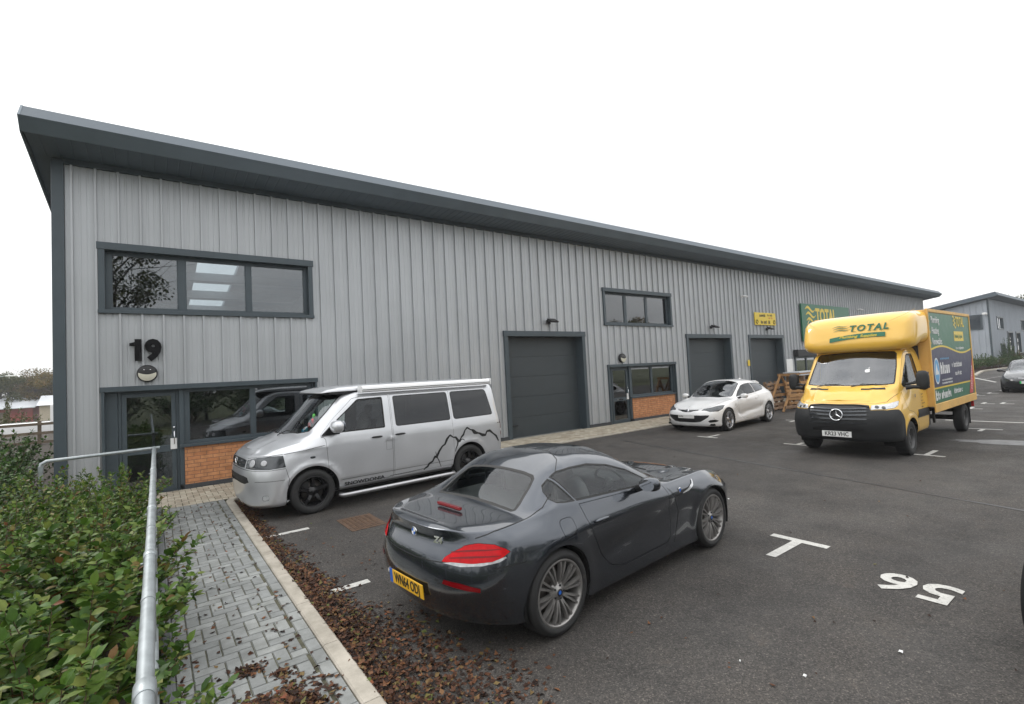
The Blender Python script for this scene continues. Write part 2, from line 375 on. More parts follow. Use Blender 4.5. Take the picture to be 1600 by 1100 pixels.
def make_body(sk, regions, car, body_mat, step=.045, under=(-2, 2, .8, .2), lining=True, sides=(1, -1), body_name='body', visible=-1):
    """regions: dicts name, poly, mat, gap, gapmat, off, join('both'/'each'/'one')  - first match wins.
    Builds the body, each region as its own part and a dark lining inside."""
    Um, Vm = sk.U[-1], sk.V[-1]; pts = []; edges = []
    def loop(P):
        b = len(pts); pts.extend([tuple(p) for p in P]); edges.extend([(b + i, b + (i + 1) % len(P)) for i in range(len(P))])
    loop(densify([(0, 0), (Um, 0), (Um, Vm), (0, Vm)], step))
    for r in regions:
        r['in'] = inset_poly(r['poly'], r.get('gap', .004)) if r.get('gap', .004) else r['poly']
        loop(r['poly']);
        if r.get('gap', .004): loop(r['in'])
    B = np.array(pts)
    gx, gy = np.meshgrid(np.arange(step / 2, Um, step), np.arange(step / 2, Vm, step)); gr = np.stack([gx.ravel(), gy.ravel()], 1)
    keep = np.ones(len(gr), bool)
    for k in range(0, len(gr), 500):
        c = gr[k:k + 500]; d = ((c[:, None, :] - B[None]) ** 2).sum(2).min(1); keep[k:k + 500] = d > (step * .45) ** 2
    allp = [Vector(p) for p in pts] + [Vector(p) for p in gr[keep]]
    res = delaunay_2d_cdt(allp, edges, [], 0, 1e-6, False)
    V2 = np.array([tuple(v) for v in res[0]]); T = np.array([f for f in res[2] if len(f) == 3])
    C = V2[T].mean(1); ok = (C[:, 0] > 0) & (C[:, 0] < Um) & (C[:, 1] > 0) & (C[:, 1] < Vm); T = T[ok]; C = C[ok]
    V2 = np.stack([np.clip(V2[:, 0], 0, Um), np.clip(V2[:, 1], 0, Vm)], 1)
    cls = np.full(len(T), -1); gapc = np.full(len(T), -1)
    for k, r in enumerate(regions):
        free = (cls < 0) & (gapc < 0); o = inside(C, r['poly']) & free
        if r.get('gap', .004):
            i = inside(C, r['in']) & o; cls[i] = k; gapc[o & ~i] = k
        else: cls[o] = k
    P3 = sk.pos(V2); N3 = sk.nor(V2)
    # consistent winding
    def emit(sets, name, parent, sgns, mats):
        Vs = []; Fs = []; Ms = []; Ns = []; b = 0
        for (sel, off, mi) in sets:
            if not len(sel): continue
            t = T[sel]; ids, inv = np.unique(t, return_inverse=True); t2 = inv.reshape(-1, 3)
            for sg in sgns:
                v = P3[ids] + N3[ids] * off; n = N3[ids].copy(); v = v * [1, sg, 1]; n = n * [1, sg, 1]
                tn = np.cross(v[t2[:, 1]] - v[t2[:, 0]], v[t2[:, 2]] - v[t2[:, 0]]); fl = (tn * n[t2[:, 0]]).sum(1) < 0
                tt = t2.copy(); tt[fl] = tt[fl][:, ::-1]
                Vs.append(v); Ns.append(n); Fs.append(tt + b); Ms.append(np.full(len(tt), mi)); b += len(ids)
        if not Vs: return None
        me = np_mesh(name, np.vstack(Vs), np.vstack(Fs), mats, np.concatenate(Ms))
        if len(me.vertices) == sum(len(v) for v in Vs):
            me.normals_split_custom_set_from_vertices(np.vstack(Ns))
        return obj(name, me, parent)
    idx = np.arange(len(T)); out = {}
    groups = {}
    for k, r in enumerate(regions): groups.setdefault(r.get('name'), []).append(k)
    for sg in (1, -1):
        pass
    bodysets = {1: [], -1: []}
    for sg in (1, -1):
        bodysets[sg].append((idx[(cls < 0) & (gapc < 0)], 0, 0))
        for k, r in enumerate(regions):
            if r.get('only') and r['only'] != sg: bodysets[sg].append((idx[cls == k], 0, 0)); bodysets[sg].append((idx[gapc == k], 0, 0)); continue
            if r.get('name') is not None: bodysets[sg].append((idx[gapc == k], r.get('gapoff', -.006), r.get('gapmi', 1)))
            elif r.get('skip') is None and r.get('mi') is not None: bodysets[sg].append((idx[cls == k], r.get('off', 0), r['mi'])); bodysets[sg].append((idx[gapc == k], r.get('gapoff', -.006), 1))
    # body as one mesh, both halves
    Vs = []; Fs = []; Ms = []; Ns = []; b = 0
    for sg in sides:
        for (sel, off, mi) in bodysets[sg]:
            if not len(sel): continue
            t = T[sel]; ids, inv = np.unique(t, return_inverse=True); t2 = inv.reshape(-1, 3)
            v = (P3[ids] + N3[ids] * off) * [1, sg, 1]; n = N3[ids] * [1, sg, 1]
            tn = np.cross(v[t2[:, 1]] - v[t2[:, 0]], v[t2[:, 2]] - v[t2[:, 0]]); fl = (tn * n[t2[:, 0]]).sum(1) < 0
            t2 = t2.copy(); t2[fl] = t2[fl][:, ::-1]; Vs.append(v); Ns.append(n); Fs.append(t2 + b); Ms.append(np.full(len(t2), mi)); b += len(ids)
    me = np_mesh(body_name, np.vstack(Vs), np.vstack(Fs), [body_mat, M['seal']] + list(car.get('extra', [])), np.concatenate(Ms))
    if len(me.vertices) == b: me.normals_split_custom_set_from_vertices(np.vstack(Ns))
    parent = car['root']; out['body'] = obj(body_name, me, parent)
    for name, ks in groups.items():
        if name is None: continue
        r0 = regions[ks[0]]; mats = []; sets = []
        for k in ks:
            r = regions[k]
            if r['mat'] not in mats: mats.append(r['mat'])
            sets.append((idx[cls == k], r.get('off', 0), mats.index(r['mat'])))
        par = r0.get('parent'); par = out[par] if isinstance(par, str) else (par or parent)
        if r0.get('join', 'each') == 'both': out[name] = emit(sets, name.split('#')[0], par, sides, mats)
        else:
            for sg in sides:
                if r0.get('only') and r0['only'] != sg: continue
                p2 = r0.get('parent'); p2 = out.get(p2 + ('+' if sg > 0 else '-')) if isinstance(p2, str) else parent
                o = emit(sets, name.split('#')[0], p2 or parent, (sg,), mats); out[name + ('+' if sg > 0 else '-')] = o
                if r0.get('label') and o: o['label'] = r0['label']
    if lining:
        solid = np.ones(len(T), bool)
        for k, r in enumerate(regions):
            if r.get('open') or (r.get('name') is None and r.get('mi') is None): solid &= cls != k
        solid &= C[:, 1] > sk.V[sk.rowidx[2]]
        out['lining'] = emit([(idx[solid], -.03, 0)], 'cabin_lining', parent, sides, [M['interior']])
    x0, x1, w, z = under
    return out

def ribbon(sk, pts, w, sg, off=.0015, mode='s', rows=None, mb=None, m=0, taper=None):
    """thin line following the body surface"""
    axes = {'3': (0, 1, 2), 's': (0, 2), 't': (0, 1)}[mode]
    D = densify([tuple(p) for p in pts], .03, False); P = sk.find(D, axes, rows)
    p = sk.pos(P); n = sk.nor(P); t = np.gradient(p, axis=0); t /= np.linalg.norm(t, axis=1)[:, None] + 1e-9
    s_ = np.cross(n, t); s_ /= np.linalg.norm(s_, axis=1)[:, None] + 1e-9
    ww = (w if taper is None else np.interp(np.linspace(0, 1, len(p)), np.linspace(0, 1, len(taper)), taper)[:, None])
    a = (p + s_ * ww / 2 + n * off) * [1, sg, 1]; b = (p - s_ * ww / 2 + n * off) * [1, sg, 1]
    mb = mb or MB(); k = len(p)
    mb.add(list(map(tuple, a)) + list(map(tuple, b)), [(i, i + 1, k + i + 1, k + i) for i in range(k - 1)], m, True)
    return mb

def arch_liner(mb, cx, cz, r, y0, y1, sg, m=0):
    n = 24; A = np.linspace(-.35, PI + .35, n); V = []; F = []
    for y in (y0, y1):
        for a in A: V.append((cx + r * math.cos(a), sg * y, cz + r * math.sin(a)))
    for i in range(n - 1): F.append((i, i + 1, n + i + 1, n + i))
    mb.add(V, F, m, True); mb.add([(cx, sg * y1, cz)] + V[n:], [(0, i, i + 1) for i in range(1, n)], m)
    return mb

# ------------------------------------------------------------------ wheels
def make_wheel(parent, x, y, sg, R, w, rim, style, rmat, yaw=0):
    """wheel part (rim) with tyre and brake disc under it; y = outer face of the tyre"""
    o = MB(); rr = rim; t = MB(); h = w
    tp = [(rr, -.012), (rr + .006, -.002), (rr + (R - rr) * .35, .006), (rr + (R - rr) * .55, .007), (R - .03, .001), (R - .012, -.010), (R - .003, -.024), (R, -.045), (R, -h * .5), (R, -h + .045), (R - .004, -h + .02), (R - .03, -h), (rr, -h + .01)]
    t.lathe(tp, 56)
    for k in range(4):
        yy = -.05 - k * (h - .1) / 3; t.lathe([(R + .0008, yy - .004), (R + .0008, yy + .004)], 56, 1)
    o.lathe([(rr + .006, -.004), (rr - .004, .0), (rr - .012, -.004), (rr - .016, -.03), (rr - .03, -.06), (rr - .035, -h + .01)], 56)
    def spoke(a0, a1, r0, r1, w0, w1, y0, y1, th=.03, n=5, bow=.012):
        V = []; F = []
        for i in range(n):
            q = i / (n - 1); a = a0 + (a1 - a0) * q; r = r0 + (r1 - r0) * q; ww = (w0 + (w1 - w0) * q) / 2; yy = y0 + (y1 - y0) * q + bow * math.sin(PI * q)
            cx, cz = r * math.cos(a), r * math.sin(a); tx, tz = -math.sin(a), math.cos(a)
            V += [(cx - tx * ww, yy - th, cz - tz * ww), (cx - tx * ww * .6, yy, cz - tz * ww * .6), (cx + tx * ww * .6, yy, cz + tz * ww * .6), (cx + tx * ww, yy - th, cz + tz * ww)]
        for i in range(n - 1):
            for k in range(4): F.append((i * 4 + k, i * 4 + (k + 1) % 4, i * 4 + 4 + (k + 1) % 4, i * 4 + 4 + k))
        o.add(V, F, 0, False)
    hub = .075
    if style == 'ten_pairs':
        for k in range(10):
            c = k * PI / 5 + .1
            for d in (-1, 1): spoke(c + d * .085, c + d * .115, hub * .8, rr - .006, .022, .027, -.032, -.010, .03)
        o.lathe([(0, -.018), (.03, -.018), (.034, -.024), (.07, -.034), (.085, -.045), (.085, -.07)], 32)
        for k in range(5): a = k * 2 * PI / 5; o.lathe([(0, -.022), (.009, -.022), (.009, -.05)], 8, 1, (.052 * math.cos(a), 0, .052 * math.sin(a)))
    elif style == 'five_wide':
        for k in range(5):
            c = k * 2 * PI / 5 + .3; spoke(c, c, hub * .7, rr - .008, .085, .055, -.05, -.012, .035)
        o.lathe([(0, -.03), (.03, -.03), (.034, -.036), (.09, -.05), (.095, -.07)], 32)
    elif style == 'five_twin':
        for k in range(5):
            c = k * 2 * PI / 5 + .25
            for d in (-1, 1): spoke(c + d * .12, c + d * .17, hub * .8, rr - .008, .036, .04, -.045, -.01, .03)
        o.lathe([(0, -.03), (.03, -.03), (.034, -.036), (.08, -.045), (.085, -.07)], 32)
    else:  # pressed steel
        o.lathe([(0, -.035), (.05, -.035), (.06, -.045), (.075, -.05), (.09, -.085), (rr * .62, -.09), (rr * .72, -.055), (rr * .82, -.045), (rr - .03, -.085)], 40)
        for k in range(8): a = k * PI / 4; o.lathe([(0, -.050), (.018, -.050), (.018, -.07)], 10, 1, (rr * .77 * math.cos(a), 0, rr * .77 * math.sin(a)))
        for k in range(6): a = k * PI / 3; o.lathe([(0, -.072), (.010, -.072), (.010, -.09)], 6, 0, (.11 * math.cos(a), 0, .11 * math.sin(a)))
    ms = [rmat, M['black']]
    Mx = Matrix.Diagonal((1, sg, 1, 1))
    o.xf(Mx); t.xf(Mx)
    wo = o.build('wheel', ms, parent); wo.location = (x, sg * y, R)
    t.build('tyre', [M['tyre'], M['seal']], wo)
    d = MB(); d.lathe([(0, -.09), (rr * .72, -.09), (rr * .72, -.105), (0, -.105)], 36); d.box((rr * .45, -.085, rr * .35), (.09, .05, .16), 1); d.xf(Mx)
    d.build('brake_disc', [M['disc'], M['black']], wo)
    if style == 'ten_pairs':
        q = MB(); q.lathe([(0, -.0155), (.016, -.0155)], 24); q.lathe([(.016, -.0150), (.028, -.016), (.031, -.022)], 24, 1); q.xf(Mx); q.build('hub_cap', [M['blue'], M['black']], wo)
    return wo

def soft_box(mb, c, d, m=0, e=3.0, nu=14, nv=9, rot=None):
    """rounded cushion shape"""
    V = []; F = []; f = lambda t: math.copysign(abs(t) ** (2 / e), t)
    for j in range(nv + 1):
        ph = -PI / 2 + PI * j / nv
        for i in range(nu):
            th = 2 * PI * i / nu
            p = Vector((f(math.cos(ph)) * f(math.cos(th)) * d[0] / 2, f(math.cos(ph)) * f(math.sin(th)) * d[1] / 2, f(math.sin(ph)) * d[2] / 2))
            if rot is not None: p = rot @ p
            V.append(p + Vector(c))
    for j in range(nv):
        for i in range(nu): k = (i + 1) % nu; F.append((j * nu + i, j * nu + k, (j + 1) * nu + k, (j + 1) * nu + i))
    mb.add(V, F, m, True); return mb
def ry(a): return Matrix.Rotation(a, 3, 'Y')
def rx(a): return Matrix.Rotation(a, 3, 'X')
def rz(a): return Matrix.Rotation(a, 3, 'Z')

def seat(parent, x, y, z, back=.62, head=True):
    b = MB(); soft_box(b, (x, y, z), (.52, .5, .18)); soft_box(b, (x - .27, y, z + .32), (.16, .48, back), rot=ry(-.25))
    if head: soft_box(b, (x - .38, y, z + .32 + back * .58), (.1, .26, .2), rot=ry(-.25))
    return b.build('seat', M['seat'], parent)
def steering_wheel(parent, x, y, z, tilt=1.1, r=.185):
    b = MB(); Q = Matrix.Translation((x, y, z)) @ Matrix.Rotation(tilt, 4, 'Y')
    b.tube([(r * math.cos(a), r * math.sin(a), 0) for a in np.linspace(0, 2 * PI, 25)[:-1]], .015, 8, closed=True)
    b.lathe([(0, .01), (.05, .008), (.06, -.02), (.03, -.1)], 16, axis='z')
    for a in (0, PI / 2 + .3, -PI / 2 - .3): b.tube([(0, 0, 0), (r * math.cos(a), r * math.sin(a), 0)], .014, 6)
    b.xf(Q); return b.build('steering_wheel', M['black'], parent)
def mirror(parent, x, y, z, sg, d, mt, arm=None, name='door_mirror'):
    b = MB(); soft_box(b, (x, sg * y, z), d, 0, e=2.6)
    b.tube([(x, sg * (y - d[1] * .4), z - d[2] * .25), (x + .03, sg * (y - d[1] * .9), z - d[2] * .55)], [.03, .035], 10, 1)
    o = b.build(name, [mt, M['black']], parent)
    g = MB(); g.lathe([(0, 0), (min(d[1], d[2]) * .42, 0)], 20, axis='x'); g.xf(Matrix.Translation((x - d[0] / 2 - .003, sg * y, z)) @ Matrix.Diagonal((1, d[1] / min(d[1], d[2]), d[2] / min(d[1], d[2]), 1)))
    g.build('mirror_glass', M['mirror'], o); return o
def plate(parent, s, o, x, y, matp, w=.52, h=.111, euro=False, size=None, bold=.002):
    F = frame(o, x, y); b = MB(); b.box((0, 0, .004), (w, h, .008)); b.xf(F)
    p = b.build('number_plate', matp, parent, bevel=.002)
    if euro: e = MB(); e.box((-w / 2 + .022, 0, .0045), (.044, h, .009)); e.xf(F); e.build('blue_strip', M['blue'], p)
    text_mesh(s, size or h * .98, M['plate_black'], F @ Matrix.Translation((.02 if euro else 0, 0, .0095)), .002, bold, sx=.74 if euro else .84, name='lettering', parent=p)
    return p
# ------------------------------------------------------------------ grey two seat coupe
M['gunmetal'] = paint('gunmetal_metallic_paint', (.066, .074, .088), .85, .23)
M['silver'] = paint('silver_metallic_paint', (.62, .63, .65), .6, .33)
M['white_paint'] = paint('white_car_paint', (.84, .84, .84), 0, .35)
M['black_paint'] = paint('black_car_paint', (.012, .013, .016), .1, .3)
M['navy_paint'] = paint('dark_blue_car_paint', (.008, .010, .022), .1, .4)

def R_(xr, xf, cr, cf, W, Z, p=.8, pf=None): return dict(xr=xr, xf=xf, cr=cr, cf=cf, W=W, Z=Z, p=p, pf=pf or p)

def build_coupe(loc, yaw):
    t = thing('sports_coupe', 'dark grey metallic two seat coupe parked tail towards the leaf strewn kerb', 'car', loc, math.radians(yaw))
    rows = [
        R_(-1.92, 1.92, .4, .5, [(0, .68)], [(0, .20)]),
        R_(-1.97, 2.02, .45, .5, [(-1.9, .78), (-1.25, .825), (0, .835), (1.25, .84), (1.9, .80)], [(-2.1, .215), (-1.7, .20), (-.9, .15), (.9, .15), (1.6, .17), (2.1, .18)]),
        R_(-2.05, 2.08, .5, .55, [(-1.9, .82), (-1.25, .85), (-.8, .85), (0, .85), (.8, .85), (1.25, .86), (1.9, .83)], [(-2.1, .31), (-1.7, .30), (-.9, .25), (.9, .25), (2.1, .28)], .72),
        R_(-2.09, 2.11, .5, .6, [(-1.9, .85), (-1.25, .884), (-.6, .852), (0, .842), (.8, .86), (1.25, .882), (1.9, .85)], [(-2.1, .50), (-1, .47), (.4, .46), (2.1, .46)], .66),
        R_(-2.075, 2.10, .5, .6, [(-1.9, .83), (-1.25, .893), (-.6, .87), (0, .858), (.8, .872), (1.25, .886), (1.9, .84)], [(-2.1, .67), (-1, .67), (0, .655), (.9, .66), (1.5, .63), (2.1, .57)], .66),
        R_(-2.01, 2.04, .42, .55, [(-1.9, .775), (-1.25, .858), (-.7, .845), (0, .838), (.8, .845), (1.25, .838), (1.9, .74)], [(-2.1, .80), (-1.25, .825), (-.6, .80), (0, .785), (.6, .765), (1.25, .765), (1.7, .71), (2.1, .62)], .66),
        R_(-2.02, 1.97, .34, .5, [(-1.95, .66), (-1.6, .735), (-1.25, .79), (-.9, .80), (0, .80), (.5, .785), (1.25, .75), (1.7, .70), (1.9, .66)], [(-2.05, .880), (-1.8, .885), (-1.5, .905), (-1.2, .942), (-.9, .925), (0, .88), (.45, .835), (1.0, .835), (1.25, .835), (1.5, .80), (1.8, .71), (2, .63)], .66),
        R_(-1.985, 1.92, .3, .45, [(-2, .52), (-1.5, .585), (-1.3, .60), (-1.1, .585), (-.9, .575), (-.6, .575), (-.3, .60), (0, .66), (.2, .70), (.42, .742), (.55, .70), (.75, .62), (1.2, .56), (1.8, .5)], [(-2.03, .893), (-1.6, .912), (-1.46, .918), (-1.40, .932), (-1.225, 1.030), (-1.06, 1.120), (-.95, 1.168), (-.8, 1.203), (-.55, 1.212), (-.3, 1.175), (-.05, 1.10), (.2, .98), (.42, .865), (.6, .845), (1.2, .815), (1.6, .755), (1.95, .64)]),
        R_(-1.97, 1.92, .28, .4, [(-2, .27), (-1.3, .31), (-.6, .30), (0, .33), (.5, .37), (1.2, .30), (1.8, .26)], [(-2.0, .896), (-1.6, .918), (-1.46, .924), (-1.42, .934), (-1.225, 1.048), (-1.03, 1.162), (-.88, 1.228), (-.7, 1.268), (-.4, 1.272), (-.15, 1.245), (.2, 1.09), (.5, .935), (.6, .895), (.8, .875), (1.2, .845), (1.6, .775), (1.95, .65)]),
        R_(-1.965, 1.93, .28, .4, [(0, 0)], [(-2.0, .896), (-1.6, .918), (-1.46, .926), (-1.42, .937), (-1.225, 1.053), (-1.03, 1.170), (-.88, 1.242), (-.7, 1.282), (-.4, 1.289), (-.15, 1.265), (.2, 1.115), (.57, .935), (.66, .905), (.85, .885), (1.2, .855), (1.6, .785), (1.97, .66)]),
    ]
    def crease(G):   # rising crease along the door and the hollow under it, ducktail lip
        x, y, z = G[..., 0], G[..., 1], G[..., 2]; side = (y > .6)
        c = .40 + (x + .9) * .17; sm = lambda v: np.clip(v, 0, 1) ** 2 * (3 - 2 * np.clip(v, 0, 1)); k = np.exp(-((z - c) / .07) ** 2) * sm((x + 1.0) / .6) * sm((1.0 - x) / .5)
        G[..., 1] -= .012 * k * side
        c2 = .74 - (x + .2) * .02; G[..., 1] += .008 * np.exp(-((z - c2) / .045) ** 2) * side * sm((x + 1.8) / .5) * sm((1.0 - x) / .6)
        lip = np.exp(-((x + 1.96) / .05) ** 2) * sm((z - .84) / .03) * sm((1.0 - z) / .03); G[..., 2] += .012 * lip
        # bonnet power lines
        b = np.exp(-((y - .40 - (1.9 - x) * .05) / .05) ** 2) * sm((z - .6) / .1) * sm((x - .72) / .25) * sm((2.0 - x) / .3); G[..., 2] += .010 * b
        hump = sm((z - 1.12) / .1) * sm((-.12 - x) / .25) * sm((x + .92) / .25); G[..., 2] += .008 * np.exp(-((y - .28) / .15) ** 2) * hump
    sk = Skin(rows, wrap=(.16, .16), creases=(6,), bumps=(crease,), arches=((1.248, .325, .37, .07, .012), (-1.248, .325, .375, .08, .016)))
    sg = -1
    regs = [
        dict(name=None, poly=sk.arch(1.248, .325, .357), gap=0),
        dict(name=None, poly=sk.arch(-1.248, .325, .362), gap=0),
        dict(name='windscreen', join='both', open=1, mat=M['wscreen'], poly=sk.poly([(.60, 0), (.585, .3), (.53, .52), (.43, .665), (.385, .69), (.2, .655), (0, .615), (-.08, .57), (-.115, .3), (-.12, 0)], 't', (7, 9)), gap=.016, gapoff=.0, off=-.003),
        dict(name='rear_window', join='both', open=1, mat=M['cglass'], poly=sk.poly(rounded([(-.985, -.12), (-.985, .3), (-1.02, .50), (-1.15, .535), (-1.385, .565), (-1.375, .3), (-1.365, -.12)], .05), 't', (7, 9)) if False else sk.poly([(-1.03, 0), (-1.035, .3), (-1.055, .43), (-1.09, .48), (-1.18, .515), (-1.33, .55), (-1.40, .56), (-1.425, .53), (-1.415, .3), (-1.405, 0)], 't', (7, 9)), gap=.028, gapoff=.0, off=-.002),
        dict(name='side_window', open=1, mat=M['cglass'], poly=sk.poly([(-.90, .945), (-1.02, 1.150), (-.92, 1.178), (-.78, 1.19), (-.55, 1.188), (-.3, 1.145), (-.08, 1.07), (.08, .985), (.225, .905), (.21, .89), (0, .897)], 's', (6, 7)), gap=.011, gapoff=.0, off=-.003),
        dict(name='quarter_window', open=1, mat=M['cglass'], poly=sk.poly([(-.915, .947), (-1.035, 1.145), (-1.10, 1.11), (-1.155, 1.05), (-1.165, 1.0), (-1.12, .968), (-1.05, .957)], 's', (6, 7)), gap=.011, gapoff=.0, off=-.003),
        dict(name='tail_lamp', mat=M['clear_lens'], parent=None, poly=sk.poly([(-2.04, .44, .675), (-1.99, .60, .668), (-1.90, .74, .68), (-1.80, .83, .70), (-1.745, .86, .725), (-1.76, .86, .74), (-1.85, .80, .712), (-1.95, .68, .70), (-2.02, .52, .695)], '3', step=.02), gap=.001, off=.004),
        dict(name='tail_lamp', mat=M['red_lens'], poly=sk.poly([(-2.04, .43, .68), (-1.99, .60, .678), (-1.90, .74, .69), (-1.80, .83, .712), (-1.71, .868, .765), (-1.75, .86, .80), (-1.83, .81, .845), (-1.92, .71, .850), (-1.98, .60, .825), (-2.01, .52, .78), (-2.03, .45, .72)], '3', step=.02), gap=.004, off=.006, gapoff=-.004),
        dict(name='rear_reflector', mat=M['red_dark'], poly=sk.poly([(-2.03, .44, .53), (-1.97, .56, .515), (-1.87, .69, .495), (-1.87, .69, .525), (-1.96, .58, .555), (-2.03, .46, .565)], '3', step=.03), gap=.004, off=.002),
        dict(name='fuel_flap', only=-1, mat=M['gunmetal'], poly=sk.poly(rounded([(-1.20, .865), (-1.03, .862), (-1.02, .73), (-1.19, .725)], .05), 's', (3, 6)), gap=.004),
        dict(name='door', mat=M['gunmetal'], poly=sk.poly(rounded([(-.905, .96), (-.87, .80), (-.79, .62), (-.70, .46), (-.58, .34), (-.42, .285), (.30, .285), (.40, .32), (.42, .60), (.41, .74), (.385, .87), (.2, .93), (-.3, .95)], .03), 's', (0, 6)), gap=.005, gapoff=-.008),
        dict(name='door_vent', mat=M['black'], poly=sk.poly(rounded([(.52, .70), (.70, .71), (.84, .735), (.84, .75), (.66, .745), (.52, .72)], .01), 's', (2, 6)), gap=.002, off=-.004),
    ]
    car = dict(root=t); out = make_body(sk, regs, car, M['gunmetal'], step=.04)
    b = SplitMB()   # shut lines as grooves
    for s in (1, -1):
        ribbon(sk, [(-1.08, .62, .96), (-1.25, .72, .925), (-1.40, .735, .91), (-1.6, .72, .90), (-1.80, .70, .885), (-1.90, .66, .865)], .008, s, mode='3', mb=b)
        ribbon(sk, [(-1.86, .825, .66), (-1.7, .865, .665), (-1.58, .875, .66)], .007, s, mode='3', mb=b)
        ribbon(sk, [(-1.99, .46, .665), (-2.04, .3, .66), (-2.06, .12, .655), (-2.07, .0, .655)], .007, s, mode='3', mb=b)
        ribbon(sk, [(.44, .80), (.52, .68), (.56, .55), (.52, .40), (.46, .26)], .006, s, mb=b, rows=(1, 6))
        ribbon(sk, [(.43, .72, .835), (.75, .74, .825), (1.1, .73, .835), (1.5, .68, .78)], .008, s, mode='3', mb=b)
        ribbon(sk, [(-.88, .30), (-.93, .24), (-.90, .16)], .006, s, mb=b, rows=(1, 4))
        ribbon(sk, [(-.62, 0.0, 1.285), (-.66, .25, 1.272), (-.78, .46, 1.235), (-.93, .58, 1.19)], .007, s, mode='3', mb=b)
    b.build('panel_gap', M['seal'], t)
    # third brake light, badges
    q = MB(); ribbon(sk, [(-1.66, .0, .94), (-1.66, .08, .94), (-1.665, .17, .938)], .03, 1, .012, '3', mb=q); ribbon(sk, [(-1.66, .0, .94), (-1.66, .08, .94), (-1.665, .17, .938)], .03, -1, .012, '3', mb=q)
    q.bb((-1.675, -.17, .932), (-1.65, .17, .951)); q.build('high_brake_lamp', M['red_dark'], t)
    p, n = sk.at((-1.99, .0, .81)); Fm = frame(p + n * .002, (0, -1, 0), (Vector((0, -1, 0)).cross(Vector(n))) * -1)
    e = MB(); e.lathe([(0, .006), (.030, .006), (.038, .003), (.041, 0)], 28, 0, axis='z')
    for k in range(4):
        a0 = k * PI / 2; V = [(0, 0, .007)] + [(.027 * math.cos(a0 + i * PI / 12), .027 * math.sin(a0 + i * PI / 12), .007) for i in range(7)]
        e.add(V, [(0, i, i + 1) for i in range(1, 7)], 1 + k % 2)
    e2 = [tuple(v) for v in e.v]; e.xf(Fm); e.build('round_badge', [M['chrome'], M['white'], M['blue']], t)
    p, n = sk.at((-1.97, .33, .80)); p = p * [1, -1, 1]; n = n * [1, -1, 1]; xd = Vector(n).cross(Vector((0, 0, 1))) * -1
    xd = Vector((0, 0, 1)).cross(Vector(n)); 
    text_mesh('Z4', .062, M['chrome'], frame(p + n * .004, xd, Vector(n).cross(xd)), .006, .003, name='model_lettering', parent=t, sx=1.3)
    p, n = sk.at((.62, .85, .75)); p = p * [1, -1, 1]; e = MB(); e.v = e2; e.f = [tuple(f) for f in MB().f]; 
    e = MB(); e.lathe([(0, .004), (.022, .004), (.028, 0)], 24, 0, axis='z'); e.lathe([(0, .005), (.016, .005)], 16, 1, axis='z'); e.xf(frame(p + Vector((0, -.002, 0)), (1, 0, 0), (0, 0, 1))); e.build('wing_badge', [M['chrome'], M['blue']], t)
    q = MB(); ribbon(sk, [(.66, .715), (.78, .728), (.88, .76), (.93, .80)], .022, -1, .008, mb=q, taper=[.01, .022, .03, .012], rows=(2, 6)); ribbon(sk, [(.66, .715), (.78, .728), (.88, .76), (.93, .80)], .022, 1, .008, mb=q, taper=[.01, .022, .03, .012], rows=(2, 6)); q.build('side_repeater', M['clear_lens'], t)
    # number plate, sunk bumper panel
    p, n = sk.at((-2.09, 0, .475)); plate(t, 'WN64 ODJ', (p[0] - .010, 0, .425), (0, -1, 0), (-.08, 0, 1), M['yellow_plate'], euro=True)
    lb = MB(); lb.bb((-1.90, -.40, .24), (-1.6, .40, .29)); lb.build('rear_diffuser', M['black'], t, bevel=.02)
    for s in (1, -1):
        for za, dz in ((.74, .03), (.79, .03)): lb = MB(); ribbon(sk, [(-2.02, .50, za - .02), (-1.95, .64, za), (-1.86, .76, za + .005), (-1.78, .83, za + .005)], .012, s, .008, '3', mb=lb, taper=[.006, .014, .010, .004]); lb.build('lamp_band', M['red_dark'], out['tail_lamp' + ('+' if s > 0 else '-')])
    # handles, mirrors, wipers
    for s in (1, -1):
        p, n = sk.at((-.70, .85, .755), (0, 2), (3, 6)) if False else sk.at((-.72, .86, .755))
        h = MB(); soft_box(h, (p[0] + .03, s * (p[1] + .012), p[2] + .005), (.19, .035, .032), e=2.4); h.lathe([(0, 0), (.05, .001)], 20, 1, (p[0] + .02, 0, p[2]))
        for i in range(len(h.v)):
            pass
        hb = MB(); soft_box(hb, (p[0] + .03, s * (p[1] + .014), p[2] + .005), (.19, .035, .032), e=2.4)
        hb.build('door_handle', M['gunmetal'], out.get('door' + ('+' if s > 0 else '-')))
        mirror(t, -.07, .965, .955, s, (.13, .19, .125), M['gunmetal'])
    # wheels
    for x in (1.248, -1.248):
        for s in (1, -1): make_wheel(t, x, .885 if x < 0 else .873, s, .325, .25 if x < 0 else .225, .248, 'ten_pairs', M['dull_alloy'])
    u = MB()
    for x in (1.248, -1.248):
        for s in (1, -1): arch_liner(u, x, .325, .36, .87, .5, s)
    u.bb((-1.55, -.7, .17), (1.9, .7, .21)); u.bb((-1.2, -.7, .3), (1.9, .7, .34)); u.build('underbody', M['underbody'], t)
    # cabin
    cab = MB(); cab.bb((.30, -.68, .55), (.62, .68, .86)); soft_box(cab, (.25, 0, .84), (.35, 1.36, .14)); cab.bb((-.5, -.1, .4), (.3, .1, .66)); cab.bb((-1.45, -.62, .5), (-.80, .62, .90)); cab.build('dashboard', M['interior'], t, bevel=.02)
    for s in (1, -1): seat(t, -.25, s * .36, .50, .52)
    ro = MB()
    for s in (1, -1): ro.tube([(-.86, s * .5, .9), (-.86, s * .48, 1.06), (-.86, s * .3, 1.10), (-.86, s * .22, 1.06), (-.86, s * .2, .9)], .02, 8)
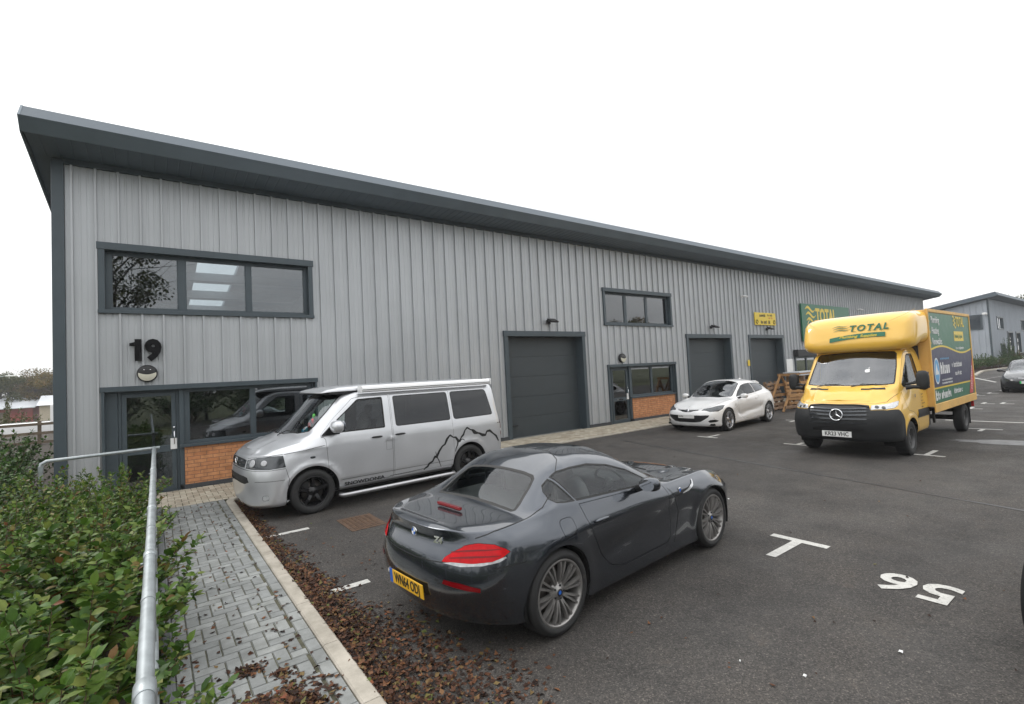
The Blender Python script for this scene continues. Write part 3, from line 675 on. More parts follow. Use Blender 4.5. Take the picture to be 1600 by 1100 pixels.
    ro.build('roll_hoop', M['black'], t)
    steering_wheel(t, .12, -.36, .86)
    ae = MB(); ae.bb((.5, .1, .9), (.51, .11, .93)); 
    w = MB(); 
    for yy in (.1, -.45): w.tube([(.63, yy, .915), (.50, yy + .15, .965), (.47, yy + .5, .955)], .007, 6)
    w.build('wiper', M['black'], t)
    return t

# ------------------------------------------------------------------ silver camper van
def build_camper(loc, yaw):
    t = thing('camper_van', 'silver camper van with black mountain outline graphic parked nose to the kerb by unit 19', 'camper van', loc, math.radians(yaw))
    rows = [
        R_(-2.32, 2.22, .2, .4, [(0, .84)], [(0, .27)]),
        R_(-2.42, 2.34, .2, .34, [(-2.4, .88), (-1.5, .92), (1.2, .925), (1.9, .90), (2.2, .86)], [(-2.4, .36), (-1, .33), (1, .33), (1.9, .22), (2.4, .20)], .55, .52),
        R_(-2.45, 2.39, .2, .35, [(-2.4, .91), (-1.5, .942), (1.2, .945), (1.9, .925), (2.2, .88)], [(-2.4, .50), (2.4, .46)], .5, .5),
        R_(-2.46, 2.40, .2, .36, [(-2.4, .92), (-1.5, .95), (1.2, .95), (1.9, .925), (2.2, .86)], [(-2.4, .75), (1.5, .75), (2.4, .72)], .5, .5),
        R_(-2.45, 2.33, .2, .36, [(-2.4, .92), (-1.5, .945), (1.2, .942), (1.7, .915), (2.1, .83)], [(-2.4, 1.03), (1.2, 1.03), (1.8, .995), (2.3, .955)], .5, .5),
        R_(-2.43, 2.28, .2, .36, [(-2.4, .90), (-1.5, .925), (1.1, .925), (1.4, .88), (1.8, .84), (2.2, .74)], [(-2.4, 1.19), (1.30, 1.19), (1.5, 1.155), (1.8, 1.095), (2.25, 1.0)], .5, .5),
        R_(-2.34, 2.25, .18, .35, [(-2.3, .795), (.5, .80), (.84, .785), (1.42, .81), (1.7, .73), (2.1, .62)], [(-2.3, 1.79), (.55, 1.79), (.84, 1.745), (1.1, 1.545), (1.42, 1.245), (1.6, 1.19), (1.9, 1.13), (2.22, 1.05)], .5, .5),
        R_(-2.31, 2.25, .18, .35, [(-2.3, .72), (.6, .72), (.95, .68), (1.5, .66), (1.9, .56), (2.1, .5)], [(-2.3, 1.87), (.6, 1.875), (.90, 1.82), (1.25, 1.51), (1.53, 1.255), (1.65, 1.215), (1.95, 1.145), (2.22, 1.06)], .5, .5),
        R_(-2.29, 2.25, .18, .35, [(-2.3, .38), (.6, .38), (1.1, .36), (1.7, .34), (2.1, .26)], [(-2.3, 1.90), (.75, 1.91), (1.08, 1.83), (1.4, 1.54), (1.73, 1.25), (1.80, 1.215), (2.0, 1.155), (2.24, 1.065)], .5, .5),
        R_(-2.28, 2.25, .18, .35, [(0, 0)], [(-2.3, 1.905), (.75, 1.92), (1.13, 1.835), (1.45, 1.545), (1.79, 1.245), (1.86, 1.21), (2.0, 1.165), (2.25, 1.07)], .5, .5),
    ]
    def bumps(G):
        x, y, z = G[..., 0], G[..., 1], G[..., 2]; side = y > .7
        G[..., 1] += .008 * np.exp(-((z - 1.015) / .02) ** 2) * side * (x < 1.9)
        G[..., 1] -= .012 * (np.clip((.455 - z) / .02, 0, 1)) * side * (x < 1.1) * (x > -1.1)
        k = np.exp(-((y - .50) / .05) ** 2) * (z > .98) * (x > 1.9); G[..., 2] += .01 * k
    sk = Skin(rows, wrap=(.08, .15), creases=(5,), bumps=(bumps,), arches=((1.5, .345, .43, .05, .014), (-1.5, .345, .43, .05, .012)))
    regs = [
        dict(name=None, poly=sk.arch(1.5, .345, .405, zlow=.24), gap=0),
        dict(name=None, poly=sk.arch(-1.5, .345, .40, zlow=.3), gap=0),
        dict(name='windscreen', join='both', open=1, mat=M['wscreen'], poly=sk.poly([(1.80, 0), (1.76, .3), (1.62, .58), (1.47, .70), (1.40, .70), (1.1, .695), (.88, .67), (.96, .5), (1.05, .25), (1.08, 0)], 't', (6, 9)), gap=.018, gapoff=0, off=-.004),
        dict(name='front_side_window', open=1, mat=M['cglass'], poly=sk.poly(rounded([(1.30, 1.215), (1.05, 1.455), (.70, 1.745), (.25, 1.755), (.25, 1.215)], .03), 's', (5, 6)), gap=.022, gapoff=-.003, off=-.008),
        dict(name='sliding_door_window', open=1, mat=M['tint'], poly=sk.poly(rounded([(.055, 1.755), (-1.085, 1.755), (-1.105, 1.215), (.045, 1.215)], .05), 's', (5, 6)), gap=.012, gapoff=0, off=.003),
        dict(name='rear_side_window', open=1, mat=M['tint'], poly=sk.poly(rounded([(-1.155, 1.755), (-2.02, 1.755), (-2.14, 1.225), (-1.175, 1.215)], .06), 's', (5, 6)), gap=.012, gapoff=0, off=.003),
        dict(name='headlamp', mat=M['lamp_dark'], poly=sk.poly([(1.93, .90, .97), (1.90, .92, .79), (2.12, .86, .775), (2.30, .68, .785), (2.38, .49, .80), (2.36, .47, .93), (2.27, .64, .955), (2.15, .78, .968)], '3', step=.03), gap=.006, off=.003),
        dict(name='grille', join='both', mat=M['black'], poly=sk.poly([(2.40, 0, .80), (2.39, .25, .80), (2.37, .44, .805), (2.36, .44, .925), (2.36, .25, .93), (2.37, 0, .93)], '3', step=.03), gap=.004, off=-.012),
        dict(name='lower_intake', join='both', mat=M['black'], poly=sk.poly([(2.40, 0, .56), (2.38, .30, .56), (2.35, .48, .565), (2.31, .60, .60), (2.33, .56, .665), (2.36, .45, .68), (2.40, .25, .68), (2.40, 0, .68)], '3', step=.03), gap=.003, off=-.015),
        dict(name='fog_lamp', mat=M['clear_lens'], poly=sk.poly(rounded([(2.20, .79, .32), (2.12, .84, .32), (2.12, .84, .40), (2.20, .79, .40)], .03), '3', step=.02), gap=.004, off=-.004),
        dict(name='tail_lamp', mat=M['white'], poly=sk.poly([(-2.30, .89, .86), (-2.44, .80, .86), (-2.44, .80, .92), (-2.30, .89, .92)], '3', step=.03), gap=.002, off=.004),
        dict(name='tail_lamp', mat=M['red_lens'], poly=sk.poly([(-2.31, .89, .78), (-2.44, .80, .78), (-2.43, .80, 1.10), (-2.33, .89, 1.10)], '3', step=.03), gap=.004, off=.006),
        dict(name='fuel_flap', only=1, mat=M['silver'], poly=sk.poly(rounded([(.145, .83), (.255, .83), (.255, .99), (.145, .99)], .015), 's', (2, 5)), gap=.003),
        dict(name='front_door', mat=M['silver'], poly=sk.poly(rounded([(1.37, 1.19), (1.13, 1.455), (.78, 1.77), (.70, 1.785), (.13, 1.785), (.13, .345), (1.25, .345), (1.27, .8), (1.29, 1.15)], .03), 's', (0, 6)), gap=.005, gapoff=-.01),
        dict(name='sliding_door', mat=M['silver'], poly=sk.poly(rounded([(.11, 1.785), (-1.13, 1.785), (-1.14, .36), (.11, .36)], .03), 's', (0, 6)), gap=.004, gapoff=-.01),
    ]
    car = dict(root=t); out = make_body(sk, regs, car, M['silver'], step=.055)
    b = SplitMB()
    for s in (1, -1):
        ribbon(sk, [(1.30, .945, 1.05), (1.6, .93, 1.01), (1.90, .89, .985), (2.12, .80, .975), (2.28, .62, .965), (2.34, .45, .945)], .008, s, mode='3', mb=b)
        ribbon(sk, [(1.05, .455), (0, .455), (-1.1, .455)], .006, s, mb=b, rows=(1, 5)); ribbon(sk, [(1.88, .5), (1.86, .60), (1.90, .76)], .006, s, mb=b, rows=(1, 5))
        ribbon(sk, [(-1.16, 1.045), (-1.8, 1.047), (-2.36, 1.045)], .02, s, mb=b, rows=(2, 5)); ribbon(sk, [(-2.36, .62), (-2.38, 1.2), (-2.33, 1.6)], .007, s, mb=b, rows=(2, 6))
        ribbon(sk, [(1.90, .92, .770), (2.12, .865, .760), (2.31, .68, .768), (2.39, .45, .780), (2.41, 0, .780)], .007, s, mode='3', mb=b)
        ribbon(sk, [(1.92, .91, .60), (2.12, .86, .602), (2.28, .72, .605)], .006, s, mode='3', mb=b)
    b.build('panel_gap', M['seal'], t)
    d = MB()   # vinyl mountains
    pts = [(-.47, .36), (-.50, .39), (-.55, .41), (-.58, .46), (-.65, .49), (-.70, .57), (-.74, .56), (-.80, .66), (-.87, .74), (-.93, .77), (-.98, .86), (-1.05, .93)]
    ribbon(sk, pts, .02, 1, .003, mb=d, taper=[0.017, 0.042, 0.031, 0.049, 0.042, 0.028, 0.049, 0.028], rows=(1, 5))
    ribbon(sk, [(-1.05, .93), (-1.12, .88), (-1.18, .87), (-1.23, .80), (-1.27, .79), (-1.31, .86), (-1.36, .90), (-1.40, .98), (-1.45, 1.03)], .02, 1, .003, mb=d, taper=[0.035, 0.022, 0.042, 0.056, 0.028, 0.042, 0.028, 0.035], rows=(1, 5))
    ribbon(sk, [(-1.45, 1.03), (-1.53, .98), (-1.60, .96), (-1.66, .91), (-1.75, .88), (-1.82, .84), (-1.90, .83), (-1.94, .90), (-2.02, .905), (-2.10, .84), (-2.18, .78), (-2.24, .67)], .02, 1, .003, mb=d, taper=[0.035, 0.022, 0.049, 0.031, 0.063, 0.031, 0.049, 0.028, 0.042, 0.025], rows=(1, 5))
    ribbon(sk, [(-1.23, .80), (-1.21, .72), (-1.17, .66), (-1.15, .60)], .02, 1, .003, mb=d, taper=[0.042, 0.028, 0.021, 0.011], rows=(1, 5)); ribbon(sk, [(-1.27, .79), (-1.33, .82), (-1.38, .79)], .014, 1, .003, mb=d, rows=(1, 5))
    ribbon(sk, [(-.72, .66), (-.74, .57), (-.79, .48), (-.84, .36)], .012, 1, .003, mb=d, taper=[0.008, 0.020, 0.017, 0.008], rows=(1, 5)); ribbon(sk, [(-1.56, .97), (-1.62, .90), (-1.70, .88)], .02, 1, .003, mb=d, taper=[0.017, 0.042, 0.014], rows=(1, 5))
    ribbon(sk, [(.2, .37), (-.2, .375), (-.47, .385)], .008, 1, .003, mb=d, rows=(1, 5)); ribbon(sk, [(1.0, .352), (.2, .352)], .005, 1, .003, mb=d, rows=(1, 5))
    d.build('mountain_graphic', M['plate_black'], t)
    text_mesh('SNOWDONIA', .078, M['plate_black'], frame((.66, .941, .372), (-1, 0, 0), (0, .03, 1)), .003, .002, sx=1.42, name='side_lettering', parent=t)
    for s in (1, -1):
        q = MB(); q.tube([(1.08, s * .90, .21), (1.04, s * .99, .21), (.98, s * 1.005, .21), (-1.0, s * 1.005, .21), (-1.08, s * .99, .21), (-1.12, s * .90, .21)], .036, 14); q.build('side_bar', M['alloy'], t)
        for x, dn in ((.42, 'front_door'), (-.02, 'sliding_door')):
            q = MB(); soft_box(q, (x, s * .955, 1.075), (.20, .04, .035), e=2.6); q.build('door_handle', M['black'], out[dn + ('+' if s > 0 else '-')])
        q = MB(); soft_box(q, (1.50, s * .942, .885), (.085, .02, .04), e=2.6); q.build('side_indicator', M['lamp_dark'], t)
        mirror(t, 1.15, 1.07, 1.335, s, (.20, .27, .20), M['silver'])
        q = MB(); q.prism([(1.36, 1.20), (1.18, 1.37), (1.05, 1.20)], s * .905, s * .945, 'y'); q.build('mirror_base', M['black'], t, bevel=.008)
        for k, (hy, hz, hr) in enumerate(((.64, .87, .062), (.80, .875, .045))):
            p, n = sk.at((2.3 - .12 * k, hy, hz)); q = MB(); q.lathe([(hr, .0), (hr * .9, .006), (hr * .5, -.004), (0, .004)], 20, axis='z'); yv = Vector((0, 0, 1)); pp = Vector((p[0], s * p[1], p[2])) + Vector((n[0], s * n[1], n[2])) * .006
            nn = Vector((n[0], s * n[1], n[2])); xv = yv.cross(nn); q.xf(frame(pp, xv, nn.cross(xv))); q.build('reflector', M['alloy'], out['headlamp' + ('+' if s > 0 else '-')])
    # nose badge, slats
    g = SplitMB()
    for z in (.835, .895): ribbon(sk, [(2.37, 0, z), (2.36, .25, z), (2.34, .43, z)], .018, 1, -.004, '3', mb=g); ribbon(sk, [(2.37, 0, z), (2.36, .25, z), (2.34, .43, z)], .018, -1, -.004, '3', mb=g)
    g.build('grille_slat', M['lamp_dark'], t)
    e = MB(); e.lathe([(.07, 0), (.078, .006), (.085, 0)], 28, axis='z'); e.tube([(-.05, .04, .003), (-.018, -.05, .003), (0, -.005, .003), (.018, -.05, .003), (.05, .04, .003)], .006, 6); e.xf(frame((2.40, 0, .865), (0, 1, 0), (0, 0, 1))); e.build('nose_badge', M['chrome'], t)
    # pop top and awning
    P = MB(); V = []; F = []
    prof = [(1.22, .60, 1.875, .03), (1.15, .68, 1.885, .055), (.95, .72, 1.89, .085), (.6, .74, 1.89, .10), (-.6, .74, 1.89, .105), (-1.9, .73, 1.885, .10), (-2.15, .70, 1.88, .08), (-2.2, .66, 1.88, .05)]
    sec = [(-1, 0), (-1, .55), (-.93, .85), (-.6, 1), (0, 1.08), (.6, 1), (.93, .85), (1, .55), (1, 0)]
    for (x, w, z, hh) in prof: V += [(x, w * a, z + hh * c) for a, c in sec]
    k = len(sec)
    for i in range(len(prof) - 1):
        for j in range(k - 1): F.append((i * k + j, i * k + j + 1, (i + 1) * k + j + 1, (i + 1) * k + j))
    F.append(tuple(range(k))); F.append(tuple((len(prof) - 1) * k + j for j in range(k))); P.add(V, F, 0, True); po = P.build('pop_top_roof', M['silver'], t)
    P = MB(); P.bb((1.12, -.66, 1.845), (-2.15, .72, 1.888)); P.build('roof_seal', M['black'], t)
    a = MB(); pr = [(.775, 1.86), (.78, 1.945), (.80, 1.965), (.86, 1.965), (.895, 1.94), (.905, 1.90), (.895, 1.865), (.86, 1.85)]
    a.prism(pr, -2.11, .64, 'x'); ao = a.build('roll_out_awning', M['white_paint'], t, bevel=.006)
    a = MB(); a.bb((-2.10, .896, 1.895), (.63, .908, 1.903)); a.build('awning_joint', M['lamp_dark'], ao)
    for x in (-2.125, .655): a = MB(); a.bb((x - .014, .77, 1.848), (x + .014, .908, 1.968)); a.build('awning_end_cap', M['white_paint'], ao, bevel=.006)
    # wheels
    for x in (1.5, -1.5):
        for s in (1, -1): make_wheel(t, x, .935, s, .345, .245, .235, 'five_wide', M['black_alloy'])
    u = MB()
    for x in (1.5, -1.5):
        for s in (1, -1): arch_liner(u, x, .345, .41, .93, .55, s)
    u.bb((-2.3, -.8, .25), (2.1, .8, .30)); u.bb((1.0, -.78, .5), (2.1, .78, .55)); u.build('underbody', M['underbody'], t)
    for s in (1, -1): seat(t, .35, s * .45, .80, .62)
    c = MB(); c.bb((1.15, -.8, .8), (1.5, .8, 1.16)); soft_box(c, (1.25, 0, 1.17), (.6, 1.6, .12)); c.build('dashboard', M['interior'], t)
    steering_wheel(t, .93, -.45, 1.22, .7, .2)
    # coloured trinkets behind the screen
    for (x, y, z, col, nm) in ((1.40, .50, 1.36, (.7, .05, .05), 'r'), (1.46, .53, 1.29, (.03, .4, .5), 'b'), (1.36, .55, 1.42, (.75, .08, .1), 'r2'), (1.33, .52, 1.5, (.1, .4, .08), 'g'), (1.50, .48, 1.26, (.05, .35, .55), 'b2')):
        c = MB(); soft_box(c, (x, y, z), (.05, .07, .09), e=2.2); c.build('dangling_charm', mat('charm_colour', col, .6), t)
    w = MB()
    for yy in (.2, -.45): w.tube([(1.83, yy, 1.225), (1.72, yy + .15, 1.30), (1.66, yy + .45, 1.275)], .008, 6)
    w.build('wiper', M['black'], t)
    # raised rear-view mirror inside and front plate
    plate(t, 'CY13', (2.41, 0, .40), (0, 1, 0), (0, 0, 1), M['white_plate']) if False else None
    return t

# ------------------------------------------------------------------ white three door hatchback (also the far dark cars)
def hatch_skin():
    rows = [
        R_(-2.05, 2.0, .35, .5, [(0, .70)], [(0, .22)]),
        R_(-2.12, 2.10, .4, .55, [(-2, .82), (0, .87), (1.3, .88), (1.9, .85)], [(-2.1, .28), (-1, .20), (.9, .18), (1.8, .17), (2.3, .19)], .7),
        R_(-2.17, 2.17, .42, .6, [(-2, .85), (-1.3, .90), (0, .885), (1.3, .90), (1.9, .86)], [(-2.1, .38), (-.9, .30), (.9, .28), (2.2, .30)], .66),
        R_(-2.20, 2.20, .42, .65, [(-2, .86), (-1.3, .915), (-.2, .88), (.8, .885), (1.3, .905), (1.9, .87)], [(-2.2, .55), (-.9, .50), (.9, .48), (2.2, .50)], .66),
        R_(-2.18, 2.16, .42, .65, [(-2, .84), (-1.3, .915), (-.2, .895), (.8, .89), (1.3, .90), (1.9, .82)], [(-2.2, .78), (-.9, .76), (.9, .70), (1.7, .67), (2.2, .60)], .66),
        R_(-2.10, 2.06, .4, .6, [(-2, .76), (-1.4, .86), (-.2, .87), (.8, .86), (1.3, .83), (1.8, .72)], [(-2.1, .98), (-1.4, .98), (-.5, .925), (.6, .87), (1.2, .83), (1.7, .76), (2.1, .66)], .7),
        R_(-2.02, 1.99, .36, .5, [(-1.95, .66), (-1.5, .74), (-1.0, .81), (-.3, .825), (.5, .815), (.75, .78), (1.3, .70), (1.8, .60)], [(-2.05, 1.08), (-1.5, 1.075), (-.8, 1.02), (.2, .955), (.72, .925), (1.0, .905), (1.5, .83), (2.0, .70)], .7),
        R_(-1.80, 1.95, .25, .4, [(-1.75, .54), (-1.3, .60), (-.6, .64), (-.1, .64), (.3, .67), (.62, .71), (.9, .62), (1.4, .54), (1.8, .46)], [(-1.8, 1.20), (-1.5, 1.26), (-1.15, 1.335), (-.6, 1.385), (-.15, 1.365), (.15, 1.26), (.45, 1.09), (.72, .95), (.95, .925), (1.5, .855), (1.95, .72)], .7),
        R_(-1.72, 1.94, .2, .4, [(-1.7, .30), (-.6, .34), (.2, .34), (.9, .33), (1.8, .24)], [(-1.75, 1.30), (-1.3, 1.40), (-.7, 1.455), (-.25, 1.455), (.05, 1.38), (.5, 1.14), (.88, .965), (1.0, .945), (1.5, .875), (1.97, .73)], .7),
        R_(-1.70, 1.94, .2, .4, [(0, 0)], [(-1.72, 1.32), (-1.3, 1.415), (-.7, 1.475), (-.25, 1.472), (.08, 1.39), (.55, 1.14), (.98, .965), (1.08, .945), (1.5, .885), (1.98, .74)], .7),
    ]
    def bumps(G):
        x, y, z = G[..., 0], G[..., 1], G[..., 2]; side = y > .6
        c = .86 + (x + .9) * -.06; G[..., 1] += .014 * np.exp(-((z - .90 + .1 * x * 0 - (-.3 - x) * .07) / .03) ** 2) * side * (x < .1) * (x > -1.9)
        c = .36 + (.7 - x) * .10 + np.clip(x - .5, 0, 1) ** 2 * 2.2; G[..., 1] -= .022 * np.exp(-((z - c - .06) / .06) ** 2) * side * (x < .9) * (x > -.9)
    return Skin(rows, wrap=(.15, .17), creases=(6,), bumps=(bumps,), arches=((1.35, .335, .39, .07, .010), (-1.35, .335, .39, .07, .012)), nu=400, seg=12)
HATCH = None
def build_hatch(loc, yaw, label, pm, wm, group=None, white=True, name='hatchback_car', step=.07):
    global HATCH
    HATCH = HATCH or hatch_skin(); sk = HATCH
    t = thing(name, label, 'car', loc, math.radians(yaw), group)
    regs = [
        dict(name=None, poly=sk.arch(1.35, .335, .372, zlow=.23), gap=0), dict(name=None, poly=sk.arch(-1.35, .335, .375, zlow=.25), gap=0),
        dict(name='windscreen', join='both', open=1, mat=M['wscreen'], poly=sk.poly([(.96, 0), (.90, .35), (.78, .55), (.68, .67), (.60, .68), (.3, .645), (.02, .60), (-.08, .35), (-.10, 0)], 't', (7, 9)), gap=.016, gapoff=0, off=-.003),
        dict(name='side_window', open=1, mat=M['cglass'], poly=sk.poly([(.58, .965), (.33, 1.13), (.05, 1.285), (-.15, 1.33), (-.50, 1.345), (-.62, 1.03)], 's', (6, 7)), gap=.012, gapoff=0, off=-.003),
        dict(name='quarter_window', open=1, mat=M['tint'], poly=sk.poly([(-.65, 1.035), (-.53, 1.345), (-.9, 1.325), (-1.2, 1.275), (-1.42, 1.19), (-1.30, 1.09)], 's', (6, 7)), gap=.012, gapoff=0, off=-.003),
        dict(name='headlamp', mat=M['lamp_dark'], poly=sk.poly([(2.03, .42, .585), (1.94, .62, .57), (1.78, .78, .60), (1.62, .86, .67), (1.46, .86, .79), (1.62, .77, .80), (1.84, .62, .745), (1.98, .46, .68)], '3', step=.03), gap=.005, off=.003),
        dict(name='grille', join='both', mat=M['lamp_dark'], poly=sk.poly([(2.14, 0, .575), (2.12, .15, .58), (2.07, .32, .615), (2.04, .37, .665), (2.08, .15, .678), (2.09, 0, .682)], '3', step=.03), gap=.004, off=-.01),
        dict(name='lower_intake', join='both', mat=M['black'], poly=sk.poly([(2.2, 0, .29), (2.18, .25, .295), (2.12, .42, .33), (2.02, .60, .46), (2.0, .62, .50), (2.12, .42, .505), (2.18, .2, .505), (2.2, 0, .505)], '3', step=.03), gap=.004, off=-.02),
        dict(name='fog_lamp', mat=M['black'], poly=sk.poly([(2.0, .63, .30), (1.85, .76, .315), (1.80, .80, .345), (1.90, .74, .385), (2.0, .64, .38), (2.03, .60, .34)], '3', step=.03), gap=.003, off=-.012),
        dict(name='tail_lamp', mat=M['red_lens'], poly=sk.poly([(-2.10, .55, .88), (-1.95, .74, .86), (-1.80, .83, .93), (-1.92, .76, 1.0), (-2.05, .6, 1.0)], '3', step=.03), gap=.004, off=.003),
        dict(name='door', mat=pm, poly=sk.poly(rounded([(.66, .93), (.70, .75), (.62, .5), (.50, .34), (.35, .27), (-.80, .27), (-.84, .5), (-.72, .85), (-.66, 1.0), (0, .955)], .06), 's', (0, 6)), gap=.005),
    ]
    car = dict(root=t); out = make_body(sk, regs, car, pm, step=step)
    b = SplitMB()
    for s in (1, -1):
        ribbon(sk, [(.75, .80, .905), (1.2, .73, .865), (1.6, .68, .79), (1.9, .52, .70), (2.03, .3, .675), (2.06, 0, .68)], .006, s, mode='3', mb=b)
        ribbon(sk, [(1.62, .88, .60), (1.56, .89, .55), (1.70, .88, .50)], .004, s, mode='3', mb=b)
    b.build('panel_gap', M['seal'], t)
    e = MB(); ribbon(sk, [(2.10, 0, .64), (2.09, .15, .645), (2.05, .31, .652)], .02, 1, .0, '3', mb=e); ribbon(sk, [(2.10, 0, .64), (2.09, .15, .645), (2.05, .31, .652)], .02, -1, .0, '3', mb=e); e.lathe([(0, .012), (.045, .012), (.05, 0)], 20, c=(0, 0, 0), axis='z') if False else None
    e.build('chrome_bar', M['chrome'], t)
    e = MB(); e.lathe([(0, .004), (.04, .004), (.052, -.002)], 22, axis='z'); e.xf(frame((2.12, 0, .64), (0, 1, 0), (-.3, 0, 1))); e.build('nose_badge', M['chrome'], t)
    if white: plate(t, 'WM12 HTC'[:2], (2.205, -.15, .475), (0, 1, 0), (0, 0, 1), M['white_plate'], size=.08, w=.001) if False else None
    pl = MB(); pl.bb((2.20, -.26, .42), (2.215, .26, .53)); po = pl.build('number_plate', M['white_plate'], t, bevel=.002)
    if white:
        text_mesh('WN', .085, M['plate_black'], frame((2.216, -.17, .475), (0, 1, 0), (0, 0, 1)), .002, .001, name='lettering', parent=po)
    else:
        g = MB(); g.bb((2.2155, -.26, .42), (2.2175, -.21, .53)); g.build('green_strip', M['ev_green'], po)
    for s in (1, -1):
        q = MB(); soft_box(q, (-.52, s * .90, .86), (.20, .035, .03), e=2.5); q.build('door_handle', pm, out['door' + ('+' if s > 0 else '-')])
        mirror(t, .52, 1.0, .99, s, (.15, .22, .14), pm)
        for x in (1.35, -1.35): make_wheel(t, x, .915, s, .335, .235, .245, 'five_twin', wm)
    u = MB()
    for x in (1.35, -1.35):
        for s in (1, -1): arch_liner(u, x, .335, .375, .9, .55, s)
    u.bb((-2.0, -.75, .2), (2.0, .75, .26)); u.bb((.6, -.75, .4), (1.95, .75, .44)); u.build('underbody', M['underbody'], t)
    sp = MB(); sp.prism([(-1.45, 1.33), (-1.70, 1.27), (-1.72, 1.30), (-1.45, 1.385)], -.48, .48, 'y'); sp.build('roof_spoiler', pm, t, bevel=.01)
    f = MB(); soft_box(f, (-1.32, 0, 1.44), (.16, .04, .09), e=1.8); f.build('roof_aerial', pm, t)
    c = MB(); c.bb((.55, -.7, .6), (.9, .7, .92)); c.build('dashboard', M['interior'], t, bevel=.03)
    for s in (1, -1): seat(t, .0, s * .37, .55, .58)
    steering_wheel(t, .42, -.37, .93)
    return t
# ------------------------------------------------------------------ yellow box truck
M['yellow'] = paint('yellow_truck_paint', (.80, .48, .065), 0, .4)
M['dirty_yellow'] = mat('weathered_yellow_panel', (.70, .42, .12), .5, var=.12, scale=2, wear=((.40, .24, .08), 3, .58))
M['bumper'] = mat('dark_grey_bumper_plastic', (.013, .014, .015), .6, var=.12, bump=.1, bscale=200)
M['green'] = mat('green_sign_vinyl', (.014, .13, .066), .4, var=.04)
M['navy'] = mat('navy_vinyl', (.022, .024, .075), .4, var=.04)
M['sign_yellow'] = mat('yellow_vinyl', (.72, .52, .03), .4, var=.04)
M['red_print'] = mat('red_vinyl', (.55, .03, .04), .4, var=.04)
M['sky_blue'] = mat('blue_vinyl', (.10, .35, .62), .4, var=.1)
M['chassis'] = mat('dirty_chassis', (.03, .028, .026), .8, var=.3, wear=((.08, .065, .05), 5, .55))

def wave_strokes(x0, y0, w, h, n=3, th=.02, rise=0.0):
    """three wavy strokes, returned as 2D quads strips"""
    out = []
    for k in range(n):
        up = []; lo = []
        for i in range(19):
            q = i / 18; x = x0 + w * q + k * w * .05; y = y0 - k * h / n + h * .13 * math.sin(q * 2 * PI * 1.0 + PI) * -1 + rise * q; tt = th * (.25 + .75 * math.sin(PI * min(1, q * 1.1)))
            up.append((x, y + tt)); lo.append((x, y - tt))
        out.append((up, lo))
    return out
def flat_strip(mb, strokes, Fm, z=.003, m=0):
    for up, lo in strokes:
        k = len(up); V = [tuple(Fm @ Vector((x, y, z))) for x, y in up] + [tuple(Fm @ Vector((x, y, z))) for x, y in lo]
        mb.add(V, [(i, i + 1, k + i + 1, k + i) for i in range(k - 1)], m)
def scribble(parent, Fm, x0, z0, w, h, m, z=.003, seed=0, fat=.55, name='small_print'):
    """print too small to read: rows of letter-like strokes"""
    rg = random.Random(seed); b = MB(); x = 0; lw = h * .17 * (1 + fat * .6)
    while x < w - h * .3:
        if rg.random() < .13: x += h * .4; continue
        cw = h * rg.uniform(.38, .62); kind = rg.randrange(4); hh = h * (1 if rg.random() < .3 else .74)
        def q(a0, a1, b0, b1): b.add([tuple(Fm @ Vector((x0 + p, z0 + r, z))) for p, r in ((a0, b0), (a1, b0), (a1, b1), (a0, b1))], [(0, 1, 2, 3)])
        q(x, x + lw, 0, hh)
        if kind in (0, 2): q(x + cw - lw, x + cw, 0, h * .74)
        if kind in (0, 1, 3): q(x + lw, x + cw - (lw if kind == 0 else 0), h * .74 - lw, h * .74)
        if kind in (1, 2): q(x + lw, x + cw - (lw if kind == 2 else 0), 0, lw)
        if kind == 3: q(x + lw, x + cw, h * .30, h * .30 + lw)
        x += cw + h * .17
    return b.build(name, m, parent, fix=False)
def serif_total(parent, Fm, size, matx, sx=1.0, gap=1.0):
    """TOTAL in bold slab serifs"""
    o = text_mesh('TOTAL', size, matx, Fm @ Matrix.Translation((0, 0, .004)), .004, size * .028, sx=sx, spacing=1.18, name='lettering', parent=parent)
    return o

